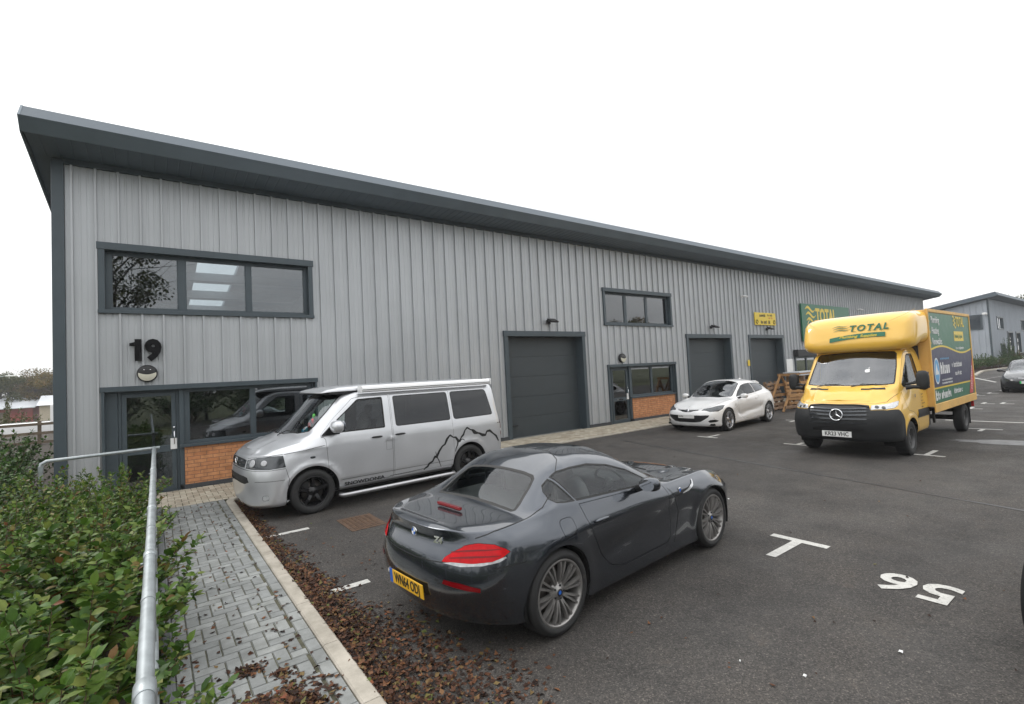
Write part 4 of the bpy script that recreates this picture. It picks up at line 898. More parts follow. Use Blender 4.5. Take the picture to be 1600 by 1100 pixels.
def build_truck(loc, yaw):
    t = thing('box_truck', 'yellow plumbing merchant box truck with green and navy side panel parked facing the camera', 'truck', loc, math.radians(yaw))
    rows = [
        R_(.90, 2.95, .02, .4, [(0, .85)], [(0, .36)]),
        R_(.90, 3.06, .02, .42, [(.9, .955), (2.2, .955), (2.8, .94)], [(.9, .42), (1.7, .42), (2.6, .36), (3.1, .34)], .3, .6),
        R_(.90, 3.15, .02, .45, [(.9, .985), (2.2, .985), (2.8, .96)], [(.9, .62), (3.1, .58)], .3, .58),
        R_(.90, 3.16, .02, .48, [(.9, .99), (2.2, .99), (2.8, .955)], [(.9, .85), (3.1, .82)], .3, .56),
        R_(.90, 3.07, .02, .5, [(.9, .99), (2.0, .98), (2.5, .95), (2.8, .90)], [(.9, 1.06), (3.1, 1.03)], .3, .58),
        R_(.90, 2.99, .02, .5, [(.9, .975), (1.9, .955), (2.30, .90), (2.6, .84), (2.8, .78)], [(.9, 1.42), (1.4, 1.42), (2.0, 1.35), (2.33, 1.275), (2.6, 1.20), (2.95, 1.09)], .3, .6),
        R_(.90, 2.96, .02, .45, [(.9, .85), (1.5, .85), (1.75, .83), (2.35, .865), (2.6, .72), (2.8, .62)], [(.9, 2.08), (1.5, 2.10), (1.75, 2.06), (2.05, 1.74), (2.37, 1.40), (2.5, 1.325), (2.7, 1.25), (2.95, 1.125)], .3, .6),
        R_(.90, 2.96, .02, .45, [(.9, .75), (1.5, .75), (1.8, .73), (2.43, .74), (2.6, .62), (2.8, .5)], [(.9, 2.22), (1.45, 2.22), (1.72, 2.13), (2.08, 1.76), (2.44, 1.395), (2.55, 1.345), (2.75, 1.26), (2.96, 1.135)], .3, .6),
        R_(.90, 2.96, .02, .45, [(.9, .4), (1.8, .38), (2.5, .37), (2.8, .26)], [(.9, 2.28), (1.5, 2.28), (1.82, 2.12), (2.15, 1.78), (2.52, 1.40), (2.60, 1.36), (2.8, 1.27), (2.97, 1.14)], .3, .6),
        R_(.90, 2.96, .02, .45, [(0, 0)], [(.9, 2.30), (1.5, 2.30), (1.84, 2.13), (2.17, 1.79), (2.55, 1.40), (2.63, 1.365), (2.8, 1.28), (2.97, 1.15)], .3, .6),
    ]
    def bumps(G):
        x, y, z = G[..., 0], G[..., 1], G[..., 2]
        k = np.exp(-((y - .50) / .05) ** 2) * (z > 1.12) * (z < 1.42) * (x > 2.4); G[..., 2] += .014 * k
        G[..., 1] += .012 * np.exp(-((z - .80) / .05) ** 2) * (y > .7) * (x < 1.75)
    sk = Skin(rows, wrap=(.03, .24), creases=(5,), bumps=(bumps,), arches=((2.1625, .345, .44, .05, .015),), nu=420, seg=14)
    Y = M['yellow']
    regs = [
        dict(name=None, poly=sk.arch(2.1625, .345, .41, zlow=.40), gap=0),
        dict(name='windscreen', join='both', open=1, mat=M['truck_screen'], poly=sk.poly([(2.53, 0), (2.50, .35), (2.44, .62), (2.36, .80), (2.30, .805), (2.05, .785), (1.82, .745), (1.78, .70), (1.83, .35), (1.85, 0)], 't', (6, 9)), gap=.022, gapoff=0, off=-.004),
        dict(name='side_window', open=1, mat=M['cglass'], poly=sk.poly(rounded([(2.27, 1.42), (2.0, 1.73), (1.76, 1.985), (1.65, 2.04), (1.38, 2.04), (1.28, 1.48), (1.34, 1.455), (2.2, 1.36)], .03), 's', (5, 6)), gap=.02, gapoff=-.002, off=-.008),
        dict(name='headlamp', mat=M['clear_lens'], poly=sk.poly([(3.05, .56, .955), (2.93, .78, .965), (2.80, .90, 1.0), (2.68, .945, 1.05), (2.58, .955, 1.15), (2.70, .905, 1.145), (2.84, .82, 1.12), (2.95, .70, 1.10), (3.01, .57, 1.075)], '3', step=.03), gap=.006, off=.004),
        dict(name='grille', join='both', mat=M['black'], poly=sk.poly([(3.15, 0, .655), (3.13, .30, .655), (3.10, .42, .675), (3.06, .53, .90), (3.03, .545, 1.02), (3.02, .3, 1.045), (3.04, 0, 1.05)], '3', step=.03), gap=.006, off=-.012),
        dict(name='lower_intake', join='both', mat=M['black'], poly=sk.poly([(3.17, 0, .535), (3.14, .30, .535), (3.08, .46, .55), (3.09, .44, .61), (3.14, .28, .625), (3.17, 0, .625)], '3', step=.03), gap=.003, off=-.02),
        dict(name='front_bumper', join='both', mat=M['bumper'], poly=sk.poly([(3.04, 0, 1.085), (3.02, .3, 1.08), (3.00, .53, 1.045), (3.04, .56, .945), (2.92, .79, .950), (2.80, .905, .975), (2.72, .945, .965), (2.62, .975, .86), (2.56, .985, .74), (2.55, .96, -9), (3.1, 0, -9)], '3', step=.04), gap=.003, off=.006, gapoff=-.004),
        dict(name='side_moulding', mat=M['bumper'], poly=sk.poly([(1.75, .705), (.97, .70), (.97, .87), (1.71, .875)], 's', (2, 5)), gap=.003, off=.008, gapoff=.0),
        dict(name='door', mat=Y, poly=sk.poly(rounded([(2.33, 1.30), (2.30, 1.46), (1.80, 2.045), (1.66, 2.085), (1.33, 2.085), (1.16, 1.55), (1.02, 1.45), (.98, 1.2), (.98, .46), (1.70, .46), (1.74, .72), (2.0, .86), (2.28, .90), (2.36, 1.05)], .04), 's', (0, 6)), gap=.006, gapoff=-.01),
    ]
    car = dict(root=t); out = make_body(sk, regs, car, Y, step=.06, body_name='cab_body')
    b = SplitMB()
    for s in (1, -1):
        ribbon(sk, [(2.44, .87, 1.25), (2.6, .82, 1.19), (2.8, .78, 1.13), (2.94, .62, 1.10), (2.99, .4, 1.095), (3.0, 0, 1.10)], .007, s, mode='3', mb=b)
        ribbon(sk, [(3.13, 0, .52), (3.1, .5, .52), (2.95, .86, .54), (2.7, .96, .56)], .02, s, .008, mode='3', mb=b)
    b.build('panel_gap', M['seal'], t)
    g = SplitMB()
    for z in (.71, .78, .85, .92, .99):
        for s in (1, -1): ribbon(sk, [(3.12, 0, z), (3.10, .25, z), (3.05, .50, z)], .03, s, .010, '3', mb=g)
    g.build('grille_slat', M['lamp_dark'], t)
    for s in (1, -1):
        q = MB(); ribbon(sk, [(2.93, .80, .70), (2.86, .88, .70), (2.74, .94, .70)], .09, s, .010, '3', mb=q, taper=[.02, .09, .02]); q.build('fog_lamp_recess', M['black'], t)
        q = MB(); ribbon(sk, [(2.62, .30, 1.335), (2.60, .45, 1.33), (2.50, .68, 1.325)], .06, s, .004, '3', mb=q); q.build('scuttle_vent', M['bumper'], t)
        p, n = sk.at((1.14, .98, 1.26), (0, 1, 2)); q = MB(); soft_box(q, (1.14, s * 1.0, 1.27), (.16, .05, .05), e=2.6); q.build('door_handle', M['black'], out['door' + ('+' if s > 0 else '-')])
        m = MB(); soft_box(m, (2.12, s * 1.20, 1.50), (.16, .21, .38), 0, e=3.2); m.tube([(2.24, s * .95, 1.36), (2.20, s * 1.06, 1.37), (2.14, s * 1.18, 1.36)], [.05, .04, .035], 10); m.tube([(2.2, s * .94, 1.43), (2.15, s * 1.1, 1.45)], .025, 8)
        mo = m.build('door_mirror', M['bumper'], t); q = MB(); q.box((2.036, s * 1.20, 1.50), (.004, .17, .32)); q.build('mirror_glass', M['mirror'], mo)
        for k, yy in enumerate((.66, .80)):
            p, n = sk.at((3.0, yy, 1.03 + .03 * k)); q = MB(); q.lathe([(0, .002), (.03, .004), (.036, 0)], 16, axis='z'); nn = Vector((n[0], s * n[1], n[2])); xv = Vector((0, 0, 1)).cross(nn); q.xf(frame(Vector((p[0], s * p[1], p[2])) + nn * .005, xv, nn.cross(xv))); q.build('reflector', M['lamp_dark'], out['headlamp' + ('+' if s > 0 else '-')])
    # three pointed star in a ring
    e = MB(); ring = [(.112 * math.cos(a), .112 * math.sin(a), 0) for a in np.linspace(0, 2 * PI, 33)[:-1]]; e.tube(ring, .012, 8, closed=True)
    for k in range(3):
        a = PI / 2 + k * 2 * PI / 3; c, s_ = math.cos(a), math.sin(a); e.add([(.108 * c, .108 * s_, .002), (-.022 * s_, .022 * c, .002), (0, 0, .016), (.022 * s_, -.022 * c, .002)], [(0, 1, 2), (0, 2, 3)])
    e.lathe([(0, -.008), (.105, -.008)], 24, 1, axis='z'); e.xf(frame((3.175, 0, .865), (0, 1, 0), (-.12, 0, 1))); e.build('star_badge', [M['chrome'], M['black']], t)
    plate(t, 'KR23 VHC', (3.16, -.02, .475), (0, 1, 0), (0, 0, 1), M['white_plate'], w=.53, h=.115)
    # wipers and the white fruit sticker behind the screen
    w = MB()
    for yy in (.1, -.55): w.tube([(2.56, yy, 1.40), (2.50, yy + .2, 1.45), (2.45, yy + .62, 1.435)], .009, 6)
    w.build('wiper', M['black'], t)
    p, n = sk.at((2.2, .32, 1.70)); n = Vector(n); yv = Vector((-.71, 0, .71)); Fm = frame(Vector(p) + n * .003, (0, 1, 0), yv)
    st = MB(); c = []
    for k in range(24):
        a = k * 2 * PI / 24; r = .052 * (1 + .10 * math.cos(2 * a) * 0) ; x, y = r * math.cos(a) * 1.0, r * math.sin(a) * 1.08
        if y > .03: y -= .014 * math.exp(-(x / .018) ** 2)
        if y < -.03: y += .008 * math.exp(-(x / .016) ** 2)
        if x > .03: x -= .022 * math.exp(-((y - .005) / .02) ** 2)
        c.append((x, y))
    st.add([tuple(Fm @ Vector((x, y, 0))) for x, y in c], [tuple(range(24))]); lf = [(0, .062), (.012, .066), (.026, .082), (.027, .098), (.012, .092), (.002, .078)]
    st.add([tuple(Fm @ Vector((x, y, 0))) for x, y in lf], [tuple(range(6))]); st.build('windscreen_sticker', M['white'], t)
    # cab contents
    for s in (1, -1): seat(t, 1.45, s * .5, .95, .62)
    c = MB(); c.bb((2.0, -.85, .9), (2.4, .85, 1.3)); soft_box(c, (2.15, 0, 1.32), (.6, 1.66, .12)); c.build('dashboard', M['interior'], t)
    steering_wheel(t, 1.88, -.45, 1.42, .8, .2)
    c = MB(); c.bb((.93, -.9, .5), (.97, .9, 2.2)); c.bb((1.0, -.9, .45), (2.5, .9, .5)); c.build('cab_rear_wall', M['interior'], t)
    # box body
    X0, X1, W, Z0, Z1 = .93, -3.05, 1.09, .86, 2.97
    bx = MB(); bx.bb((X1, -W, Z0), (X0, W, Z1)); bo = bx.build('box_body', M['dirty_yellow'], t, bevel=.02)
    r = MB()
    for s in (1, -1):
        r.bb((X1 - .01, s * (W + .001), Z0 - .12), (X0 + .005, s * (W + .028), Z0 + .055)); r.bb((X1 - .01, s * (W - .03), Z1 - .05), (X0, s * (W + .02), Z1 + .02))
        r.bb((X1 - .012, s * (W - .01), Z0), (X1 + .05, s * (W + .022), Z1)); r.bb((X0 - .05, s * (W - .01), Z0), (X0 + .006, s * (W + .022), Z1))
    r.bb((X1 - .015, -W, Z0 - .12), (X1 + .02, W, Z0 - .01)); r.build('box_frame_rail', M['dirty_yellow'], t, bevel=.006)
    def side_graphics(s):
        # text x runs to the rear on the left side
        y = s * (W + .004); Fm = frame((X0 - .05, y, Z0 + .06), (-s, 0, 0) if s > 0 else (1, 0, 0), (0, 0, 1))
        L = X0 - .05 - (X1 + .05); H = Z1 - .06 - (Z0 + .06)
        if s < 0: Fm = frame((X1 + .05, y, Z0 + .06), (1, 0, 0), (0, 0, 1))
        pn = MB(); pn.box((L / 2, H / 2, 0), (L, H, .003)); pn.xf(Fm); po = pn.build('side_graphic_panel', M['green'], t)
        wave = lambda q: 1.16 + .085 * math.sin(q * 2 * PI * .98 + .15)
        N_ = 40; V = []; F = []
        g = MB()
        up = [(L * i / N_, wave(i / N_)) for i in range(N_ + 1)]; lo = [(L * i / N_, .33) for i in range(N_ + 1)]; flat_strip(g, [(up, lo)], Fm, .0035); g.build('navy_band', M['navy'], po)
        g = MB(); flat_strip(g, [([(x, z + .02) for x, z in up], [(x, z - .02) for x, z in up])], Fm, .005); flat_strip(g, [([(0, .345), (L, .345)], [(0, .31), (L, .31)])], Fm, .005)
        for k, zz in enumerate((1.84, 1.60, 1.36)): flat_strip(g, [([(.06, zz), (.10, zz - .045), (.14, zz + .05)], [(.06, zz - .03), (.10, zz - .085), (.13, zz + .05)])], Fm, .006)
        flat_strip(g, [([(2.17, 1.60), (3.12, 1.60)], [(2.17, 1.36), (3.12, 1.36)])], Fm, .005); g.build('yellow_stripes', M['sign_yellow'], po)
        g = MB(); flat_strip(g, [([(3.28, .02), (L - .01, .93)], [(3.68, .02), (L - .005, .35)])], Fm, .006); g.build('red_flash', M['red_print'], po)
        g = MB(); flat_strip(g, wave_strokes(2.14, 1.93, .30, .30, 3, .03), Fm, .006); g.build('wave_logo', M['sign_yellow'], po)
        T = lambda s_, x, z, sz, m, sx=.9, al='LEFT', b=.002, sh=0: text_mesh(s_, sz, m, Fm @ Matrix.Translation((x, z, .006)), .002, b, sh, al, sx, name='lettering', parent=po)
        T('Plumbing', .20, 1.83, .21, M['white']); T('Heating', .20, 1.59, .21, M['white']); T('Renewables', .20, 1.35, .21, M['white'], .8)
        T('TOTAL', 2.44, 1.83, .34, M['sign_yellow'], .78, b=.008); T('Plumbing Supplies', 2.22, 1.48, .13, M['green'], .85, sh=.2, b=.001)
        scribble(po, Fm, 2.25, 1.155, .85, .07, M['white'], .006, 1)
        scribble(po, Fm, .66, .62, .92, .26, M['white'], .006, 2, .9); scribble(po, Fm, .70, .94, .8, .05, M['sky_blue'], .006, 3); scribble(po, Fm, 1.72, .74, .98, .12, M['white'], .006, 4); scribble(po, Fm, 1.98, .54, .60, .10, M['white'], .006, 5); scribble(po, Fm, .72, .46, .95, .045, M['white'], .006, 6); scribble(po, Fm, .72, .39, .95, .045, M['white'], .006, 7)
        scribble(po, Fm, .10, .06, .13, .22, M['white'], .006, 8, 1.2); scribble(po, Fm, .28, .075, 1.15, .18, M['white'], .006, 9, 1.1); scribble(po, Fm, 1.72, .12, .85, .12, M['white'], .006, 10)
        scribble(po, Fm @ Matrix.Translation((3.56, .12, 0)) @ Matrix.Rotation(math.radians(73), 4, 'Z'), 0, -.045, .62, .10, M['white'], .0075, 11)
        g = MB(); g.lathe([(0, .007), (.20, .007)], 30, 0, (.36, 0, 0), axis='z') if False else None
        el = lambda cx, cz, rx_, rz_, z, m: g.add([tuple(Fm @ Vector((cx, cz, z)))] + [tuple(Fm @ Vector((cx + rx_ * math.cos(a), cz + rz_ * math.sin(a), z))) for a in np.linspace(0, 2 * PI, 29)[:-1]], [(0, 1 + i, 1 + (i + 1) % 28) for i in range(28)], m)
        el(.36, .70, .225, .29, .006, 0); el(.36, .70, .195, .255, .007, 1); flat_strip(g, [([(.22, .67), (.33, .88), (.42, .72), (.50, .67)], [(.22, .62), (.33, .62), (.42, .62), (.50, .62)])], Fm, .008, 0)
        g.build('round_emblem', [M['white'], M['sky_blue']], po)
    side_graphics(1)
    # roof pod over the cab
    P = MB(); V = []; F = []; n = 40; prof = [(.93, 1.10, 2.22, 2.99, 6), (1.05, 1.10, 2.20, 2.985, 5), (1.3, 1.09, 2.16, 2.975, 4.2), (1.55, 1.08, 2.12, 2.965, 6), (1.72, 1.065, 2.12, 2.95, 6), (1.86, 1.035, 2.13, 2.92, 5.5), (1.95, .985, 2.16, 2.87, 5), (1.995, .92, 2.20, 2.81, 5), (2.015, .82, 2.26, 2.74, 5), (2.025, .60, 2.34, 2.66, 4.5), (2.03, .3, 2.44, 2.56, 3)]
    # front face leans back towards the roof
    for (x, w_, z0, z1, e) in prof:
        zc, hh = (z0 + z1) / 2, (z1 - z0) / 2
        for k in range(n):
            a = 2 * PI * k / n; cx = math.copysign(abs(math.cos(a)) ** (2 / e), math.cos(a)); cz = math.copysign(abs(math.sin(a)) ** (2 / e), math.sin(a))
            z = zc + hh * cz; V.append((x - .34 * max(0, (z - 2.35)) * min(1, max(0, (x - .93) / .9)), w_ * cx, z))
    for i in range(len(prof) - 1):
        for k in range(n): F.append((i * n + k, i * n + (k + 1) % n, (i + 1) * n + (k + 1) % n, (i + 1) * n + k))
    F.append(tuple(range((len(prof) - 1) * n, len(prof) * n))); P.add(V, F, 0, True); po = P.build('roof_pod', Y, t)
    m = po.modifiers.new('Smooth', 'SUBSURF'); m.levels = m.render_levels = 1
    q = MB(); q.bb((.94, -.80, 2.1), (1.7, .80, 2.2)); q.build('pod_mount', M['yellow'], t)
    # lettering on the pod, standing just off its leaning front
    lean = Vector((-.34, 0, 1)).normalized(); Fp = frame((2.03 - .34 * .15 + .012, .12, 2.50), (0, 1, 0), lean)
    arcz = lambda x: -.02 - .12 * (x / 1.0 - .25) ** 2
    g = MB(); xs_ = [-.54 + 1.04 * i / 16 for i in range(17)]; flat_strip(g, [([(x, arcz(x) + .05) for x in xs_], [(x, arcz(x) - .05) for x in xs_])], Fp, .0); flat_strip(g, wave_strokes(-.50, .20, .34, .14, 3, .009, .05), Fp, .0); pg = g.build('pod_graphic', M['green'], po)
    text_mesh('TOTAL', .195, M['green'], Fp @ Matrix.Translation((.19, .15, .0)), .004, .006, .18, sx=1.0, spacing=1.25, name='lettering', parent=pg)
    for k, x in enumerate((-.065, .10, .215, .30, .425)):
        for zz in ((.073,) if k in (0, 2) else (.073,)): q = MB(); q.add([tuple(Fm_ @ Vector(p)) for Fm_ in (Fp,) for p in ((x - .035, zz + .004, .0025), (x + .035, zz + .004, .0025), (x + .038, zz + .012, .0025), (x - .032, zz + .012, .0025))], [(0, 1, 2, 3)]) ; q.build('letter_serif', M['green'], pg, fix=False) if k not in (1,) else None
    text_mesh('Plumbing  Supplies', .085, M['sign_yellow'], Fp @ Matrix.Translation((-.0, -.035, .003)), .002, .001, .3, sx=1.1, name='lettering', parent=pg)
    for s in (1, -1): q = MB(); q.tube([(1.97, s * .70, 2.74), (1.80, s * .93, 2.86), (1.45, s * 1.02, 2.975)], .004, 5); q.build('pod_crease', M['dirty_yellow'], po)
    # door smalls
    for k, z in enumerate((1.16, 1.10, 1.03, .97, .90)): scribble(t, frame((1.45, .9935, z), (-1, 0, 0), (0, 0, 1)), .0 + .04 * (k % 2), 0, (.16, .09, .14, .2, .12)[k], .03, M['plate_black'], .003, 20 + k, name='door_print')
    scribble(t, frame((1.95, .985, 1.16), (-1, 0, 0), (0, 0, 1)), 0, -.02, .10, .09, M['navy'], .012, 31, 1.5, name='door_print')
    # chassis
    c = MB()
    for s in (1, -1): c.bb((X1 + .1, s * .36, .62), (1.2, s * .44, .80))
    for x in (.6, -.4, -1.3, -2.8): c.bb((x, -.9, .70), (x + .08, .9, .74))
    c.lathe([(.06, -.9), (.06, .9)], 12, c=(-2.16, 0, .345)); c.lathe([(0, -.16), (.16, -.14), (.16, .14), (0, .16)], 14, c=(-2.16, 0, .345)); c.bb((.0, .45, .38), (.7, .80, .72)); c.tube([(.9, -.3, .5), (-1.5, -.3, .48), (-2.2, -.5, .5)], .04, 8)
    c.bb((-2.9, -.95, .42), (-2.82, .95, .52)); c.bb((-.7, .7, .35), (-.62, .74, .70)); c.bb((-3.02, -1.0, .55), (-2.94, 1.0, .74)); c.build('chassis', M['chassis'], t)
    for s in (1, -1):
        make_wheel(t, 2.1625, .965, s, .345, .22, .205, 'steel', M['steel_wheel']); make_wheel(t, -2.1625, 1.03, s, .345, .20, .205, 'steel', M['steel_wheel'])
        q = MB(); q.bb((-2.60, s * .80, .16), (-2.585, s * 1.04, .68)); q.build('mud_flap', M['black'], t); q = MB(); q.bb((-2.57, s * .82, .73), (-1.75, s * 1.06, .745)); q.build('rear_wheel_guard', M['black'], t)
        q = MB(); q.bb((-3.07, s * .80, .56), (-3.03, s * 1.05, .70)); q.build('tail_lamp', M['red_lens'], t)
    u = MB()
    for s in (1, -1): arch_liner(u, 2.1625, .345, .41, .95, .6, s)
    u.bb((1.0, -.8, .38), (2.9, .8, .43)); u.build('underbody', M['underbody'], t)
    return t
# ------------------------------------------------------------------ materials of the place
def node_mat(name): return new_mat(name)
def clad_mat(name, c):
    m, nt, b = new_mat(name); N = nt.nodes; L = nt.links; setin(b, Roughness=.42, Metallic=.35, Base_Color=tuple(c) + (1,))
    tc = N.new('ShaderNodeTexCoord'); mp = N.new('ShaderNodeMapping'); mp.inputs['Scale'].default_value = (3.0, 3.0, .15); L.new(tc.outputs['Object'], mp.inputs[0])
    n = N.new('ShaderNodeTexNoise'); n.inputs['Scale'].default_value = 1.2; n.inputs['Detail'].default_value = 3; n.inputs['Roughness'].default_value = .5; L.new(mp.outputs[0], n.inputs['Vector'])
    n2 = N.new('ShaderNodeTexNoise'); n2.inputs['Scale'].default_value = .7; n2.inputs['Detail'].default_value = 5; L.new(tc.outputs['Object'], n2.inputs['Vector'])
    a = N.new('ShaderNodeMath'); a.operation = 'ADD'; L.new(n.outputs['Fac'], a.inputs[0]); L.new(n2.outputs['Fac'], a.inputs[1])
    r = N.new('ShaderNodeValToRGB'); r.color_ramp.elements[0].position = .75; r.color_ramp.elements[0].color = tuple(x * .93 for x in c) + (1,); r.color_ramp.elements[1].position = 1.25; r.color_ramp.elements[1].color = tuple(x * 1.05 for x in c) + (1,)
    mr = N.new('ShaderNodeMath'); mr.operation = 'MULTIPLY'; mr.inputs[1].default_value = 1.0; L.new(a.outputs[0], mr.inputs[0]); r.color_ramp.elements[0].position = .40; r.color_ramp.elements[1].position = .62
    h = N.new('ShaderNodeMath'); h.operation = 'MULTIPLY'; h.inputs[1].default_value = .5; L.new(mr.outputs[0], h.inputs[0]); L.new(h.outputs[0], r.inputs[0]); L.new(r.outputs[0], b.inputs['Base Color'])
    return m
M['cladding'] = clad_mat('silver_grey_steel_cladding', (.43, .445, .46))
M['cladding2'] = clad_mat('pale_grey_steel_cladding', (.40, .43, .47))
M['anthracite'] = mat('anthracite_trim', (.056, .074, .086), .42, .1, var=.08, scale=3)
M['fascia'] = mat('blue_grey_fascia', (.085, .108, .13), .6, 0, var=.06, scale=1.5)
M['fascia_low'] = mat('blue_grey_fascia_lower', (.15, .185, .215), .45, .2, var=.06, scale=1.5)
M['door_panel'] = mat('sectional_door_panel', (.042, .052, .058), .48, .1, var=.06, scale=4, bump=.12, bscale=150)
M['soffit'] = mat('soffit_sheet', (.13, .165, .20), .5, .1, var=.1, scale=3)
M['room'] = mat('unlit_room', (.10, .10, .10), .9, var=.1)
M['room_floor'] = mat('concrete_floor', (.18, .18, .17), .7, var=.12)
M['rooflight'] = mat('translucent_rooflight', (.8, .82, .82), .5, var=.05)
M['galv'] = mat('galvanised_steel', (.33, .36, .37), .45, .6, var=.16, scale=14, bump=.06, bscale=120)
M['plinth'] = mat('dark_brick_plinth', (.05, .053, .058), .8, var=.2, scale=30, bump=.4, bscale=40)

def brick_mat():
    m, nt, b = new_mat('orange_brick'); N = nt.nodes; L = nt.links; setin(b, Roughness=.85)
    tc = N.new('ShaderNodeTexCoord'); s = N.new('ShaderNodeSeparateXYZ'); c = N.new('ShaderNodeCombineXYZ'); L.new(tc.outputs['Object'], s.inputs[0]); L.new(s.outputs['X'], c.inputs['X']); L.new(s.outputs['Z'], c.inputs['Y'])
    t = N.new('ShaderNodeTexBrick'); t.inputs['Scale'].default_value = 1; t.inputs['Brick Width'].default_value = .225; t.inputs['Row Height'].default_value = .075; t.inputs['Mortar Size'].default_value = .006
    t.inputs['Color1'].default_value = (.56, .27, .125, 1); t.inputs['Color2'].default_value = (.46, .19, .08, 1); t.inputs['Mortar'].default_value = (.25, .14, .085, 1); t.inputs['Bias'].default_value = -.2
    L.new(c.outputs[0], t.inputs['Vector']); n = N.new('ShaderNodeTexNoise'); n.inputs['Scale'].default_value = 9; n.inputs['Detail'].default_value = 8; L.new(tc.outputs['Object'], n.inputs['Vector'])
    mx = N.new('ShaderNodeMix'); mx.data_type = 'RGBA'; mx.blend_type = 'MULTIPLY'; mx.inputs[0].default_value = .6; L.new(t.outputs[0], mx.inputs[6])
    r = N.new('ShaderNodeValToRGB'); r.color_ramp.elements[0].position = .35; r.color_ramp.elements[0].color = (.62, .55, .5, 1); r.color_ramp.elements[1].position = .65; r.color_ramp.elements[1].color = (1.1, 1.05, 1, 1)
    L.new(n.outputs['Fac'], r.inputs[0]); L.new(r.outputs[0], mx.inputs[7]); L.new(mx.outputs[2], b.inputs['Base Color'])
    bp = N.new('ShaderNodeBump'); bp.inputs['Strength'].default_value = .5; bp.inputs['Distance'].default_value = .006; bp.invert = True; L.new(t.outputs['Fac'], bp.inputs['Height']); L.new(bp.outputs[0], b.inputs['Normal'])
    return m
M['brick'] = brick_mat()

YW = 12.15
def cladding_wall(name, m, x0, x1, ztop, openings, y=YW, pitch=.345, x_off=-1.169, zbot=.12, depth=.052, parent=None, screws=True, flip=1):
    """profiled sheet: real ribs, real openings"""
    prof = []; k0 = int(math.floor((x0 - x_off) / pitch)) - 1; k1 = int(math.ceil((x1 - x_off) / pitch)) + 1
    for k in range(k0, k1):
        c = x_off + k * pitch
        prof += [(c - .024, 0), (c - .017, depth), (c + .017, depth), (c + .021, 0)]
        for q in (.115, .23): prof += [(c + q - .022, 0), (c + q - .010, -.007), (c + q + .010, -.007), (c + q + .022, 0)]
    cuts = sorted({x0, x1} | {v for o in openings for v in o[:2]}); px = np.array([p[0] for p in prof]); py = np.array([p[1] for p in prof])
    xs = [p for p in prof if x0 < p[0] < x1] + [(c, float(np.interp(c, px, py))) for c in cuts if x0 <= c <= x1]; xs.sort()
    b = MB()
    for (xa, ya), (xb, yb) in zip(xs[:-1], xs[1:]):
        if xb - xa < 1e-6: continue
        mid = (xa + xb) / 2; sp = [(zbot, ztop)]
        for (o0, o1, z0, z1) in openings:
            if o0 - 1e-6 < mid < o1 + 1e-6:
                ns = []
                for a, c in sp:
                    if z0 > a: ns.append((a, min(c, z0)))
                    if z1 < c: ns.append((max(a, z1), c))
                sp = [q for q in ns if q[1] - q[0] > 1e-4]
        for a, c in sp: b.add([(xa, y - ya * flip, a), (xb, y - yb * flip, a), (xb, y - yb * flip, c), (xa, y - ya * flip, c)], [(0, 1, 2, 3)])
    if screws:
        for z in (1.1, 2.55, 3.95, 5.35):
            for k in range(k0, k1):
                x = x_off + (k + .5) * pitch
                if not (x0 < x < x1): continue
                if any(o0 - .05 < x < o1 + .05 and z0 - .05 < z < z1 + .05 for (o0, o1, z0, z1) in openings): continue
                if x < 20:
                    b.add([(x + .009 * math.cos(a), y - .007 * flip, z + .009 * math.sin(a)) for a in np.linspace(0, 2 * PI, 7)[:-1]] + [(x, y - .010 * flip, z)], [(i, (i + 1) % 6, 6) for i in range(6)])
    return b.build(name, m, parent, fix=False)

def trim_frame(b, x0, x1, z0, z1, w=.10, head=.14, out=.055, y=YW, sill=True, m=0):
    """flashings round an opening; the opening's clear edge is inside x0..x1"""
    b.bb((x0 - .02, y - out - .012, z1 - head), (x1 + .02, y + .02, z1), m)
    b.bb((x0, y - out, z0), (x0 + w, y + .02, z1 - head), m); b.bb((x1 - w, y - out, z0), (x1, y + .02, z1 - head), m)
    if sill: b.bb((x0 - .01, y - out - .02, z0 - .0), (x1 + .01, y + .02, z0 + .07), m)

def reveal(b, x0, x1, z0, z1, d, y=YW, m=0, bottom=True):
    """inner faces of an opening going back by d"""
    b.bb((x0 - .03, y + .02, z0), (x0, y + d, z1), m); b.bb((x1, y + .02, z0), (x1 + .03, y + d, z1), m); b.bb((x0 - .03, y + .02, z1), (x1 + .03, y + d, z1 + .03), m)
    if bottom: b.bb((x0 - .03, y + .02, z0 - .03), (x1 + .03, y + d, z0), m)

def window(parent, x0, x1, z0, z1, panes, y=YW, depth=.10, name='window', fw=.055):
    """frame + panes at x ranges"""
    f = MB(); yy = y + depth
    f.bb((x0, yy, z0), (x1, yy + .06, z0 + fw)); f.bb((x0, yy, z1 - fw), (x1, yy + .06, z1))
    edges = [x0] + [v for p in panes for v in p] + [x1]
    for a, b_ in zip(edges[::2], edges[1::2]): f.bb((a, yy - .001, z0 + fw), (b_, yy + .061, z1 - fw))
    o = f.build(name, M['anthracite'], parent, bevel=.004)
    for a, c in panes: g = MB(); g.bb((a - .01, yy + .028, z0 + fw - .01), (c + .01, yy + .036, z1 - fw + .01)); g.build('pane', M['bglass'], o)
    for a, c in panes:
        bd = MB(); i = .03
        bd.bb((a, yy + .008, z0 + fw), (c, yy + .027, z0 + fw + .018)); bd.bb((a, yy + .008, z1 - fw - .018), (c, yy + .027, z1 - fw)); bd.bb((a, yy + .008, z0 + fw + .018), (a + .018, yy + .027, z1 - fw - .018)); bd.bb((c - .018, yy + .008, z0 + fw + .018), (c, yy + .027, z1 - fw - .018))
        bd.build('glazing_bead', M['anthracite'], o)
    return o

